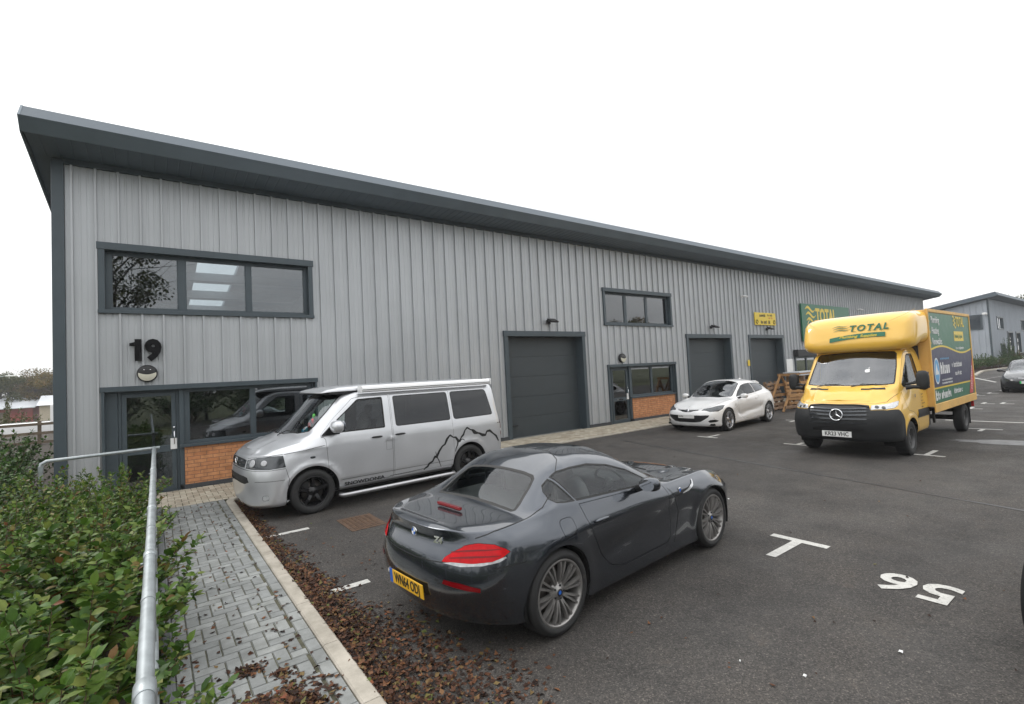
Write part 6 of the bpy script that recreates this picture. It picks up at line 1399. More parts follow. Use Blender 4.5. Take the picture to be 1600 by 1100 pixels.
for (x, y) in [(22.9, 4.35), (25.1, 4.4), (25.2, 3.9), (29.5, 5.4), (30.9, 5.2), (33.0, 5.1), (24, 1.5), (27, 6.8), (36, 6.8)]: mark('bay_mark', rect(x, y, x + .6, y + .1)); mark('bay_mark', rect(x - .05, y - .3, x + .05, y + .0))
mark('road_line', rect(18.9, 2.2, 19.02, 4.2)); mark('road_line', [(41, 6.6), (41.5, 6.6), (52, 10.0), (51.2, 10.0)]); mark('road_line', [(45, 7.9), (46, 7.9), (55, 7.4), (54, 7.4)])
def painted_number(ch, x, y, size, rot):
    o = text_mesh(ch, size, M['road_paint'], Matrix.Translation((x, y, .006)) @ Matrix.Rotation(rot, 4, 'Z'), .001, .011, sx=1.0, name='bay_number'); tag(o, kind='structure'); return o
painted_number('5', 5.36, 1.325, .60, PI / 2); painted_number('6', 5.36, 1.62, .60, PI / 2)

# ------------------------------------------------------------------ block paving as real blocks
def paving(name, x0, x1, y0, y1, m, z=.035, border=0, bl=.2, seed=1, clipfn=None):
    rg = random.Random(seed); V = []; F = []; g = .004; bw = bl / 2
    def block(a, c, e, f):
        a, e = max(a, X0), min(e, X1); c, f = max(c, Y0), min(f, Y1)
        if e - a < .02 or f - c < .02: return
        if clipfn and not clipfn((a + e) / 2, (c + f) / 2): return
        zz = z + rg.uniform(-.0015, .0015); s = .006; b = len(V); t1, t2 = rg.uniform(-.001, .001), rg.uniform(-.001, .001)
        V.extend([(a + g / 2, c + g / 2, zz - .012), (e - g / 2, c + g / 2, zz - .012), (e - g / 2, f - g / 2, zz - .012), (a + g / 2, f - g / 2, zz - .012), (a + g / 2 + s, c + g / 2 + s, zz + t1), (e - g / 2 - s, c + g / 2 + s, zz + t2), (e - g / 2 - s, f - g / 2 - s, zz - t1), (a + g / 2 + s, f - g / 2 - s, zz - t2)])
        F.extend([(b + 4, b + 5, b + 6, b + 7), (b, b + 1, b + 5, b + 4), (b + 1, b + 2, b + 6, b + 5), (b + 2, b + 3, b + 7, b + 6), (b + 3, b, b + 4, b + 7)])
    X0, X1, Y0, Y1 = x0, x1, y0, y1
    if border:
        y = y0
        while y < y1: block(x0, y, x0 + bw, y + bl); block(x1 - bw, y, x1, y + bl); y += bl
        X0, X1 = x0 + bw, x1 - bw
    nx = int((X1 - X0) / bw) + 3; ny = int((Y1 - Y0) / bw) + 3
    for i in range(-2, nx):
        for j in range(-2, ny):
            d = (i - j) % 4; a, c = X0 + i * bw, Y0 + j * bw
            if d == 0: block(a, c, a + bl, c + bw)
            elif d == 3: block(a, c, a + bw, c + bl)
    V.extend([(x0, y0, z - .010), (x1, y0, z - .010), (x1, y1, z - .010), (x0, y1, z - .010)]); n = len(V); base = (n - 4, n - 3, n - 2, n - 1)
    me = np_mesh(name, V, F + [base], [m, M['joint']], [0] * len(F) + [1], False)
    return tag(obj(name, me), kind='structure')
paving('footpath', .10, 1.02, -3.0, 10.42, M['paver_grey'], .035, border=1)
paving('wall_side_path', -1.6, 52.0, 10.42, YW - .02, M['paver_beige'], .034, seed=4)
# kerbs
def kerb_run(name, pts, w, z, m, L_=.9, zb=-.1):
    b = MB()
    for (xa, ya), (xb, yb) in zip(pts[:-1], pts[1:]):
        d = Vector((xb - xa, yb - ya, 0)); n = max(1, round(d.length / L_)); u = d / n; s = Vector((-d.y, d.x, 0)).normalized() * w / 2
        for k in range(n):
            p = Vector((xa, ya, 0)) + u * k + u.normalized() * .003; q = Vector((xa, ya, 0)) + u * (k + 1) - u.normalized() * .003
            c = [p - s, p + s, q + s, q - s]; e = .012; ins = [p - s * (1 - e / w * 2) + u.normalized() * e * .3, p + s * (1 - e / w * 2), q + s * (1 - e / w * 2), q - s * (1 - e / w * 2)]
            b.add([(v.x, v.y, zb) for v in c] + [(v.x, v.y, z - .01) for v in c] + [(v.x, v.y, z) for v in ins], [(0, 1, 5, 4), (1, 2, 6, 5), (2, 3, 7, 6), (3, 0, 4, 7), (4, 5, 9, 8), (5, 6, 10, 9), (6, 7, 11, 10), (7, 4, 8, 11), (8, 9, 10, 11)])
    return tag(b.build(name, m), kind='structure')
arc = [(1.085 + .0, 10.15), (1.11, 10.28), (1.18, 10.38), (1.30, 10.44)]
kerb_run('kerb', [(1.085, -3), (1.085, 10.15)], .125, .045, M['kerb'])
kerb_run('kerb', arc, .125, .040, M['kerb'], .1)
kerb_run('kerb', [(1.30, 10.46), (52, 10.46)], .12, .036, M['kerb'])
kerb_run('kerb', [(1.30, 10.60), (52, 10.60)], .14, .02, M['paver_beige'], .21)
kerb_run('path_edging', [(.062, -3), (.062, 10.4)], .07, .085, M['paver_dark'], .6)
# drain covers
def cover(x, y, w, d, lab):
    t = thing('drain_cover', lab, 'drain cover', (x, y, 0)); b = MB(); b.bb((-w / 2, -d / 2, -.02), (w / 2, d / 2, .006)); b.build('surround', M['rust'], t)
    b = MB()
    for k in range(6):
        for j in range(9): b.bb((-w / 2 + .05 + k * (w - .1) / 6 + .008, -d / 2 + .05 + j * (d - .1) / 9 + .006, .006), (-w / 2 + .05 + (k + 1) * (w - .1) / 6 - .008, -d / 2 + .05 + (j + 1) * (d - .1) / 9 - .006, .011))
    b.build('cover_plate', M['rust'], t); return t
cover(2.42, 7.18, .50, .72, 'rusty rectangular iron drain cover in the asphalt between the silver van and the grey coupe')

# ------------------------------------------------------------------ galvanised railing
def railing():
    t = thing('handrail', 'galvanised steel tube handrail between the shrub bed and the block paved footpath', 'handrail', (0, 5, 0)); t.location = (0, 0, 0)
    Z = 1.08; r = .0265; x = -.035; pY = [2.05, 3.68, 5.12, 7.6, 10.48]
    xx = lambda y: -.035 + (y - 2) * .0055
    b = MB(); b.tube([(xx(-1.5), -1.5, Z), (xx(10.5), 10.5, Z)], r, 20); b.build('top_rail', M['galv'], t)
    b = MB(); b.tube([(xx(-1.5) + .02, -1.5, .56), (xx(10.5), 10.5, .56)], r * .85, 14); b.build('middle_rail', M['galv'], t)
    b = MB(); b.tube([(.09, 10.5, Z + .002), (.01, 10.50, Z + .002), (-1.30, 10.18, Z + .002), (-1.355, 10.17, Z - .03), (-1.36, 10.17, Z - .09), (-1.36, 10.17, -.05)], r, 16); b.build('end_rail', M['galv'], t)
    
    for y in pY + [.3]: b = MB(); b.tube([(xx(y), y, -.05), (xx(y), y, Z - .02)], r * .95, 14); b.build('post', M['galv'], t)
    for y in pY:
        b = MB(); b.tube([(xx(y), y - .045, Z), (xx(y), y - .035, Z), (xx(y), y + .035, Z), (xx(y), y + .045, Z)], [r + .002, r + .0065, r + .0065, r + .002], 20); b.build('clamp', M['galv'], t)
        b = MB(); b.tube([(xx(y), y, Z - .10), (xx(y), y, Z - .02)], [r + .006, r + .007], 16); b.build('clamp_socket', M['galv'], t); b = MB(); b.tube([(xx(y) - .03, y, Z - .04), (xx(y) - .045, y, Z - .04)], .008, 6); b.build('clamp_screw', M['galv'], t)
    for y in (2.9, 4.4, 6.3): b = MB(); b.tube([(xx(y), y - .02, Z), (xx(y), y + .02, Z)], r + .0025, 18); b.build('joint_sleeve', M['galv'], t)
    b = MB(); b.tube([(-1.36, 10.17, Z - .16), (-1.36, 10.17, Z - .06)], r + .006, 14); b.build('clamp', M['galv'], t)
    return t
railing()

# ------------------------------------------------------------------ leaves and plants
LEAF8 = np.array([(0, 0, 0), (-.30, .32, .05), (.30, .32, .05), (0, .36, 0), (-.27, .66, .03), (.27, .66, .03), (0, .68, -.02), (0, 1.0, -.12)])
LF8 = np.array([(0, 3, 1, 1), (0, 2, 3, 3), (1, 3, 6, 4), (3, 2, 5, 6), (4, 6, 7, 7), (6, 5, 7, 7)])
LEAF5 = np.array([(0, 0, 0), (-.34, .45, .06), (.34, .45, .06), (0, .5, 0), (0, 1, -.08)])
LF5 = np.array([(0, 3, 1), (0, 2, 3), (1, 3, 4), (3, 2, 4)])
def leaf_cloud(pos, direc, up, size, kind=5, curl=None):
    """pos (n,3); direc = along leaf; up = leaf normal hint"""
    L0, F0 = (LEAF8, None) if kind == 8 else (LEAF5, LF5)
    n = len(pos); d = direc / (np.linalg.norm(direc, axis=1)[:, None] + 1e-9); x = np.cross(d, up); x /= np.linalg.norm(x, axis=1)[:, None] + 1e-9; z = np.cross(x, d)
    L = np.repeat(L0[None], n, 0).copy()
    if curl is not None: L[:, :, 2] *= curl[:, None]
    V = pos[:, None] + (x[:, None] * L[:, :, :1] + d[:, None] * L[:, :, 1:2] + z[:, None] * L[:, :, 2:]) * size[:, None, None]
    if kind == 8: F0 = np.array([(0, 3, 1), (0, 2, 3), (1, 3, 6), (1, 6, 4), (3, 2, 5), (3, 5, 6), (4, 6, 7), (6, 5, 7)])
    F = (F0[None] + (np.arange(n) * L0.shape[0])[:, None, None]).reshape(-1, 3)
    return V.reshape(-1, 3), F
G1 = [(0, (.018, .045, .012)), (.45, (.035, .085, .018)), (.8, (.065, .12, .028)), (.95, (.11, .13, .03)), (1, (.20, .11, .03))]
M['leaf_green'] = island_mat('shrub_leaves', [(0, (.022, .056, .008)), (.35, (.055, .118, .014)), (.7, (.105, .175, .026)), (.9, (.175, .215, .05)), (.96, (.16, .13, .035)), (1, (.15, .055, .02))], .5, transl=.25, nscale=25)
M['leaf_dark'] = island_mat('dark_hedge_leaves', [(0, (.018, .048, .010)), (.5, (.036, .085, .016)), (1, (.07, .13, .025))], .5, transl=.2)
M['leaf_autumn'] = island_mat('autumn_tree_leaves', [(0, (.055, .065, .014)), (.5, (.12, .09, .022)), (1, (.19, .11, .03))], .7, transl=.2)
M['leaf_olive'] = island_mat('olive_tree_leaves', [(0, (.035, .05, .014)), (.5, (.07, .08, .024)), (1, (.11, .105, .035))], .7, transl=.2)
M['bark'] = mat('bark', (.055, .042, .032), .9, var=.3, scale=10, bump=.6, bscale=25)
M['twig'] = mat('reddish_twig', (.09, .045, .03), .7, var=.2)
def shrub_meshes(seed, R=.75, H=.85, stems=46, leaf=.085, kind=8, per=.042):
    r = np.random.default_rng(seed); P = []; D = []; U = []; S = []; tw = MB()
    for s in range(stems):
        a = r.uniform(0, 2 * PI); q = math.sqrt(r.uniform(0, 1)) * R; bx, by = .35 * q * math.cos(a), .35 * q * math.sin(a); hh = H * r.uniform(.62, 1.08) * (1 - .35 * (q / R) ** 2)
        tip = np.array([q * math.cos(a) * 1.15, q * math.sin(a) * 1.15, hh]); base = np.array([bx, by, 0]); mid = (base + tip) / 2 + np.array([0, 0, hh * .18]) + r.normal(0, .04, 3)
        L = np.linalg.norm(tip - base); n = int(L / per); ph = r.uniform(0, PI)
        pts = [((1 - t) ** 2 * base + 2 * t * (1 - t) * mid + t * t * tip) for t in np.linspace(0, 1, 7)]
        tw.tube([tuple(p) for p in pts], [.006 - .0007 * k for k in range(7)], 4, cap=False)
        for k in range(n):
            t = .28 + .72 * (k + 1) / n; p = (1 - t) ** 2 * base + 2 * t * (1 - t) * mid + t * t * tip; tan = 2 * (1 - t) * (mid - base) + 2 * t * (tip - mid); tan /= np.linalg.norm(tan)
            for sgn in (0, PI):
                az = ph + k * 1.57 + sgn; o = np.array([math.cos(az), math.sin(az), r.uniform(-.1, .45)]); d = o + tan * .35 + r.normal(0, .22, 3)
                P.append(p); D.append(d); U.append(np.array([0, 0, 1]) + r.normal(0, .38, 3)); S.append(leaf * r.uniform(.4, 1.5) * (1.15 - .5 * t)) 
        P.append(tip); D.append(tan + r.normal(0, .3, 3)); U.append(np.array([.3, 0, 1])); S.append(leaf * .8)
    V, F = leaf_cloud(np.array(P), np.array(D), np.array(U), np.array(S), kind)
    return np_mesh('leaves', V, F, M['leaf_green'], smooth=True), tw.mesh('stems', M['twig'], fix=False)
SH = [shrub_meshes(s, .76, .95, 50, .105) for s in (1, 2, 3)]
SHF = [shrub_meshes(s, .75, .9, 70, .075, 5, .05) for s in (5, 6)]
def put_shrub(x, y, sc, hz, rot, label, ms, group='leafy shrubs in the bed beside the handrail', leafmat=None):
    t = thing('leafy_shrub', label, 'shrub', (x, y, -.01), rot, group); t.scale = (sc, sc, hz)
    l = obj('leaves', ms[0], t); s = obj('stems', ms[1], t)
    if leafmat: l.material_slots[0].link = 'OBJECT'; l.material_slots[0].material = leafmat
    return t
rg = random.Random(5); k = 0
near = [(-.42, 1.05), (-1.15, 1.2), (-.50, 1.85), (-1.35, 2.15), (-.45, 2.75), (-1.2, 3.0), (-.5, 3.65), (-1.3, 4.0), (-.48, 4.6), (-1.25, 5.0), (-.45, 5.55), (-1.3, 6.0), (-.5, 6.5), (-1.3, 6.95), (-.5, 7.5), (-1.3, 7.9), (-.5, 8.5), (-1.25, 8.8), (-.48, 9.5), (-1.2, 9.7)]
ordn = ['first', 'second', 'third', 'fourth', 'fifth', 'sixth', 'seventh', 'eighth', 'ninth', 'tenth']
for i, (x, y) in enumerate(near):
    row = 'row against the handrail' if i % 2 == 0 else 'row behind the handrail row'
    put_shrub(x, y, rg.uniform(.85, 1.0), rg.uniform(.86, 1.04) * ((1.0 if i % 2 == 0 else .95) + (.12 if y > 6.2 else 0)), rg.uniform(0, 6.28), 'green leafy shrub, %s from the camera in the %s' % (ordn[i // 2], row), SH[i % 3] if y < 6 else SHF[i % 2])
far = [(-2.3, 8.6, 1.0, 1.25), (-3.2, 9.3, 1.2, 1.4), (-2.2, 10.1, 1.1, 1.45), (-2.5, 11.6, 1.1, 1.55), (-3.6, 11.0, 1.3, 1.65), (-2.3, 12.9, 1.0, 1.7), (-3.6, 13.0, 1.4, 1.65), (-4.8, 12.3, 1.3, 1.5), (-2.7, 14.6, 1.3, 1.7), (-4.2, 15.0, 1.4, 1.6)]
for i, (x, y, s_, hz) in enumerate(far): put_shrub(x, y, s_, hz * .92, rg.uniform(0, 6), 'tall dark green hedge shrub left of the building corner, %s counted from the camera' % ordn[i], SHF[i % 2], 'tall hedge shrubs left of the building', M['leaf_dark'])
# low sprigs that hang over the edging
sprig = shrub_meshes(21, .16, .34, 9, .06, 8, .04)
for i, (x, y) in enumerate([(.03, 2.35), (.05, 2.75), (.02, 3.35), (.06, 3.62), (.03, 4.3), (.0, 5.6), (.03, 6.6), (.0, 8.3), (.1, 9.2)]): put_shrub(x, y, 1, 1.0, i * 1.3, 'small leafy sprig spilling over the dark path edging, %s from the camera' % ordn[i], sprig, 'sprigs over the path edging')
# grass
def grass(name, x0, x1, y0, y1, n, h, seed, z=-.01):
    r = np.random.default_rng(seed); p = np.stack([r.uniform(x0, x1, n), r.uniform(y0, y1, n), np.full(n, z)], 1); a = r.uniform(0, 2 * PI, n); w = .006; hh = h * r.uniform(.5, 1.2, n); lean = r.normal(0, .35, (n, 2)) * hh[:, None]
    dx = np.stack([np.cos(a) * w, np.sin(a) * w, 0 * a], 1); tip = p + np.stack([lean[:, 0], lean[:, 1], hh], 1); V = np.stack([p - dx, p + dx, tip], 1).reshape(-1, 3); F = np.arange(n * 3).reshape(-1, 3)
    o = obj(name, np_mesh(name, V, F, M['grass_mat'])); tag(o, 'short green grass growing beside the shrub bed', 'grass', kind='stuff'); return o
grass('grass', -7, -1.7, 2.0, 11, 60000, .16, 3)
# fallen leaves
M['dead_leaf'] = island_mat('fallen_leaves', [(0, (.017, .010, .008)), (.38, (.050, .024, .015)), (.64, (.105, .045, .024)), (.84, (.18, .085, .042)), (.93, (.17, .125, .05)), (.965, (.10, .13, .03)), (1, (.24, .07, .04))], .7, transl=.1)
def litter(name, label, sampler, n, seed, size=(.025, .06), zb=.004, zt=.05):
    r = np.random.default_rng(seed); xy, hgt = sampler(r, n); n = len(xy); p = np.column_stack([xy, zb + hgt * r.uniform(0, 1, n)])
    a = r.uniform(0, 2 * PI, n); d = np.stack([np.cos(a), np.sin(a), r.normal(0, .22, n) * (hgt > .01)], 1); u = np.stack([r.normal(0, .35, n), r.normal(0, .35, n), np.ones(n)], 1)
    V, F = leaf_cloud(p, d, u, r.uniform(size[0], size[1], n), 5, r.uniform(-3.5, 4.5, n)); V[:, 2] = np.maximum(V[:, 2], zb - .001)
    o = obj(name, np_mesh(name, V, F, M['dead_leaf'], smooth=False)); return tag(o, label, 'fallen leaves', kind='stuff')
def band(r, n):
    y = r.uniform(.3, 10.2, n); edge = np.interp(y, [.3, 2, 2.6, 3.2, 4.0, 5, 5.8, 7, 8.5, 10.2], [1.7, 1.72, 1.8, 1.88, 1.66, 1.42, 1.42, 1.35, 1.32, 1.40]); w = edge - 1.14
    q = np.minimum(r.beta(.8, 1.9, n) * 1.2, 1.15) + (r.uniform(0, 1, n) < .02) * r.exponential(.4, n); x = 1.14 + q * w * (1.12 + .12 * np.sin(y * 5.1) + .08 * np.sin(y * 13)); k = r.uniform(0, 1, n) < (.35 + .65 * (y < 6)); dens = np.clip(1 - q, .05, 1)
    return np.stack([x, y], 1)[k], (.04 * dens)[k]
litter('leaf_litter', 'thick band of brown fallen leaves along the kerb', band, 17000, 5, (.015, .056))
def pile(cx, cy, rx_, ry_, h):
    def f(r, n):
        a = r.uniform(0, 2 * PI, n); q = np.abs(r.normal(0, .5, n)); q = np.minimum(q, 1.25); wob = 1 + .2 * np.sin(3 * a) + .12 * np.sin(7 * a); return np.stack([cx + rx_ * q * wob * np.cos(a), cy + ry_ * q * wob * np.sin(a)], 1), h * np.clip(1 - q, 0.02, 1)
    return f
litter('leaf_pile', 'heap of reddish brown fallen leaves on the grey block path near the camera', pile(.60, 3.30, .29, .42, .06), 4200, 8, (.025, .06), .038)
litter('leaf_pile', 'small cluster of brown leaves on the path beyond the big heap', pile(.52, 4.05, .14, .10, .02), 170, 9, (.02, .045), .038); litter('leaf_pile', 'small tuft of dry leaves right of centre on the path', pile(.70, 3.85, .06, .07, .02), 90, 10, (.02, .045), .038)
def scat(r, n):
    x = r.uniform(.12, 1.0, n); y = r.uniform(2.0, 10.3, n) ; return np.stack([x, y], 1), np.full(n, .004)
litter('scattered_leaves', 'single dry leaves scattered over the grey footpath', scat, 300, 12, (.02, .06), .038)
def scat2(r, n):
    x = 1.3 + r.exponential(2.6, n); y = r.uniform(.1, 10, n); return np.stack([x, y], 1), np.full(n, .006)
litter('scattered_leaves', 'single brown leaves scattered over the asphalt', scat2, 330, 13, (.02, .045), .006)
litter('scattered_leaves', 'dry leaves caught along the dark path edging', lambda r, n: (np.stack([np.abs(r.normal(.13, .035, n)), r.uniform(2, 10, n)], 1), np.full(n, .01)), 260, 14, (.02, .045), .038)
# a few bits of white litter
for i, (x, y, s_) in enumerate([(1.86, 1.98, .10), (3.35, 1.55, .035), (4.1, 1.25, .04), (6.9, 4.1, .04), (3.2, 1.9, .02)]):
    b = MB(); rg2 = random.Random(i); b.add([(x + s_ * .5 * math.cos(a) * rg2.uniform(.7, 1.1), y + s_ * .4 * math.sin(a) * rg2.uniform(.7, 1.1), .008 + (.01 if j % 2 else 0)) for j, a in enumerate(np.linspace(0, 2 * PI, 7)[:-1])], [tuple(range(6))])
    o = b.build('litter_scrap', M['white'], fix=False); tag(o, ['torn white paper scrap beside the leaf band at the bottom edge', 'small white scrap on asphalt in the near bay', 'small pale scrap on asphalt below the bay number', 'small pale scrap on asphalt between coupe and truck', 'tiny white speck on asphalt behind the coupe'][i], 'litter')

# ------------------------------------------------------------------ trees
def tree_meshes(seed, H=8, R=3, leafm='leaf_autumn', n=9000, leaf=.22, clumps=26, trunk=.18, bare=0.0):
    r = np.random.default_rng(seed); tr = MB(); tr.tube([(0, 0, -.2), (.05, 0, H * .2), (0, .08, H * .45), (.1, .0, H * .75)], [trunk, trunk * .8, trunk * .55, trunk * .2], 9)
    C = []
    for k in range(clumps):
        a = r.uniform(0, 2 * PI); z = H * r.uniform(.34, .96); rad = R * math.sqrt(max(.05, 1 - ((z / H - .58) / .46) ** 2)) * r.uniform(.35, .95); c = np.array([rad * math.cos(a), rad * math.sin(a), z]); C.append((c, R * r.uniform(.16, .36)))
        s = np.array([0, 0, max(H * .18, z - rad * .8 - .4)]); m_ = (s + c) / 2 + np.array([0, 0, .2]); tr.tube([tuple(s), tuple(m_), tuple(c)], [trunk * .35, trunk * .2, .02], 5, cap=False)
        for q in range(4):
            e = c + r.normal(0, 1, 3) * R * .28; tr.tube([tuple(m_), tuple(e)], [trunk * .12, .008], 4, cap=False)
    cs = np.array([c for c, _ in C]); rs = np.array([s for _, s in C]); i = r.integers(0, clumps, n); g = r.normal(0, 1, (n, 3)); g /= np.linalg.norm(g, axis=1)[:, None]
    p = cs[i] + g * (rs[i] * r.uniform(.3, 1.15, n) ** .6)[:, None] * [1, 1, .75]; d = r.normal(0, 1, (n, 3)) + [0, 0, -.3]; V, F = leaf_cloud(p, d, r.normal(0, .6, (n, 3)) + [0, 0, 1], leaf * r.uniform(.6, 1.3, n), 5)
    return np_mesh('crown', V, F, M[leafm]), tr.mesh('trunk', M['bark'], fix=False)
TA = tree_meshes(1, 8, 3.4, 'leaf_autumn', 9500, .24, clumps=34); TO = tree_meshes(2, 8, 3.2, 'leaf_olive', 9500, .24, clumps=34); TB = tree_meshes(3, 11, 3.4, 'leaf_olive', 5200, .17, clumps=22, bare=.4)
def put_tree(x, y, z, s, rot, ms, label, group=None, name='tree'):
    t = thing(name, label, 'tree', (x, y, z), rot, group); t.scale = (s, s, s); obj('crown', ms[0], t); obj('trunk', ms[1], t); return t
# far tree line on the left, seen past the corner of the building
lt = [(-27.5, 105, TO, 1.0, 'olive bushy tree at the far left edge beyond the fence'), (-23.5, 108, TA, .98, 'pale brown open tree beside the lamp post far left'), (-19.5, 104, TO, 1.08, 'dark green tree behind the lamp post far left'), (-15.8, 106, TA, 1.05, 'round golden brown tree far left beside the building corner'), (-12.6, 103, TA, 1.12, 'golden brown tree partly hidden by the building corner'), (-31.5, 118, TA, 1.05, 'golden tree cut by the left edge of the picture'), (-25.6, 122, TA, 1.2, 'pale golden tree between the olive bushy tree and the lamp post far left'), (-21.5, 124, TO, 1.15, 'dim green tree behind the pale golden one far left'), (-17.6, 120, TA, 1.2, 'brown tree filling the gap behind the red shed far left')]
for i, (x, y, ms, s_, lb) in enumerate(lt): put_tree(x, y + 8, -2.6, s_ * 1.02, i * 1.1, ms, lb, 'trees on the far left skyline')
# trees behind the photographer that the windows mirror
put_tree(-1.6, -9.5, 0, 1.0, .4, TB, 'tall olive tree behind the camera mirrored in the large upper window')
for i, (x, y, s_) in enumerate([(52, -20, 1.05), (61, -23, 1.15), (44, -26, .9), (30, -30, .8), (14, -32, .8), (2, -30, .75), (-14, -26, .9), (75, -28, 1.0)]): put_tree(x, y, 0, s_, i, TA if i % 2 else TO, 'tree in the line across the car park mirrored in the windows, %s from the right' % ordn[i], 'trees across the car park')
put_tree(134, 18.3, 0, 1.5, 1, TO, 'dark tree showing above the roof of the far unit')
for i in range(13):  # unseen tree row, added so car sides and windows mirror something darker than sky
    put_tree(-14 + i * 4.1 + .8 * math.sin(i * 3.3), -13.5 + math.cos(i * 2.7), 0, .56 + .09 * math.sin(i * 1.9), i * .9, TO if i % 3 else TA, 'low tree in the unseen row added to darken reflections, %s from its left end' % (ordn + ['eleventh', 'twelfth', 'thirteenth'])[i], 'unseen trees added to darken reflections')
for i in range(14): put_shrub(-14 + i * 3.9, -11.8, 2.9, 2.5, i, 'big dark unseen shrub added under the tree row to darken reflections, %s from the left' % (ordn + ['eleventh', 'twelfth', 'thirteenth', 'fourteenth'])[i], SHF[i % 2], 'unseen shrubs added to darken reflections', M['leaf_dark'])  # unseen shrubs, added below the tree row to close the dark reflection
# bushes by the fence far left
def bush(x, y, z, s_, m, lab, name='bush', grp=None, sz=None):
    t = thing(name, lab, 'bush', (x, y, z), x, grp); t.scale = (s_, s_, sz or s_); l = obj('leaves', SHF[0][0], t); l.material_slots[0].link = 'OBJECT'; l.material_slots[0].material = m; obj('stems', SHF[0][1], t); return t
bush(-8.0, 46, -1.6, 2.4, M['leaf_olive'], 'large dark rounded bush beyond the fence at the far left', sz=3.7); bush(-6.0, 46, -1.8, 1.7, M['leaf_dark'], 'lower green bush right of the dark one beyond the fence', sz=2.4); bush(-11.8, 45, -1.8, 3.0, M['leaf_dark'], 'green bush at the left picture edge beyond the fence', sz=2.9)
# ------------------------------------------------------------------ far left: shed, fence, lamp
M['red_wall'] = mat('faded_red_sheeting', (.30, .055, .045), .7, var=.2, scale=.6); M['white_roof'] = mat('pale_fibre_cement_roof', (.58, .60, .63), .6, var=.1, scale=.5); M['wood_old'] = mat('weathered_fence_timber', (.15, .115, .08), .85, var=.25, scale=4)
t = thing('red_shed', 'long low red walled shed with pale roof beyond the fence far left', 'shed', (-20.5, 108, -2.6)); b = MB(); b.bb((-16, 0, 0), (5.2, 9, 3.2)); b.build('wall', M['red_wall'], t)
b = MB(); b.add([(-17, -1, 3.1), (5.6, -1, 3.1), (5.6, 4.5, 4.75), (-17, 4.5, 4.75), (5.6, 10, 3.1), (-17, 10, 3.1), (-17, -1, 3.22), (5.6, -1, 3.22), (5.6, 4.5, 4.87), (-17, 4.5, 4.87), (5.6, 10, 3.22), (-17, 10, 3.22)], [(0, 1, 2, 3), (3, 2, 4, 5), (6, 9, 8, 7), (9, 11, 10, 8), (0, 6, 7, 1), (5, 4, 10, 11)]); b.build('roof', M['white_roof'], t, fix=False)
for x in (-12, -8, -4, 0): b = MB(); b.bb((x, -.05, .2), (x + 2.2, -.01, 2.6)); b.build('shed_door', M['wood_old'], t)
t = thing('grey_shed', 'grey roofed low shed beside the red shed far left', 'shed', (-11.2, 104, -2.6)); b = MB(); b.bb((-2.8, 0, 0), (4, 8, 3.5)); b.build('wall', mat('buff_render', (.42, .36, .28), .8, var=.15), t)
b = MB(); b.prism([(-.6, 3.4), (4, 4.9), (8.6, 3.4), (4, 4.75)], -3.1, 4.4, 'x'); b.build('roof', M['white_roof'], t)
t = thing('white_trailer', 'low white covered trailer behind the wooden fence far left', 'trailer', (-5.9, 40, -.75)); b = MB(); b.bb((-1.3, 0, .55), (1.1, 1.8, 1.35)); b.build('trailer_body', M['white_paint'], t, bevel=.12); b = MB()
for x in (-.6, .5): b.lathe([(0, -.02), (.3, -.02), (.3, .2)], 14, c=(x, 0, .3))
b.build('wheel', M['tyre'], t)
t = thing('white_container', 'upright white box unit standing beside the building corner far left', 'container', (-4.1, 39, -1.4)); b = MB(); b.bb((-.7, 0, 0), (1.0, 2, 3.0)); b.build('box_wall', M['white_paint'], t, bevel=.03); b = MB(); b.bb((-.4, -.03, .1), (.4, -.005, 2.2)); b.build('door', M['white_roof'], t)
t = thing('timber_fence', 'weathered post and rail timber fence beyond the hedge far left', 'fence', (-8, 30, -.33)); 
for k in range(8): b = MB(); b.bb((-7.5 + k * 1.9, -.06, -.4), (-7.38 + k * 1.9, .06, 1.35)); b.build('post', M['wood_old'], t)
for z in (.35, .75, 1.15): b = MB(); b.bb((-7.6, -.10, z), (6.2, -.062, z + .12)); b.build('rail', M['wood_old'], t)
t = thing('street_lamp', 'slim grey street lamp against the far left trees', 'street lamp', (-13.2, 72, -2.6)); b = MB(); b.tube([(0, 0, 0), (0, 0, 7.0)], [.11, .07], 10); b.build('pole', M['galv'], t); b = MB(); b.tube([(0, 0, 6.9), (1.0, 0, 7.05)], .04, 6); b.build('arm', M['galv'], t); b = MB(); soft_box(b, (1.35, 0, 7.05), (.8, .3, .16)); b.build('lamp_head', M['white'], t)

# ------------------------------------------------------------------ far unit on the right
FX, FY = 71.5, 11.5
t = thing('far_industrial_unit', 'pale grey industrial unit with dark overhanging roof behind the hedge on the right', 'building', (FX, FY, 0)); t.location = (0, 0, 0)
fop = [(75.0, 78.3, 4.1, 5.6), (88.6, 92.0, 4.1, 5.6), (80.0, 83.3, 0, 3.9), (85.0, 88.0, 0, 3.9), (75.9, 78.3, .8, 2.6)]
cladding_wall('front_cladding', M['cladding2'], FX, 118, 7.35, fop, y=FY, pitch=.5, x_off=FX + .1, parent=t, screws=False)
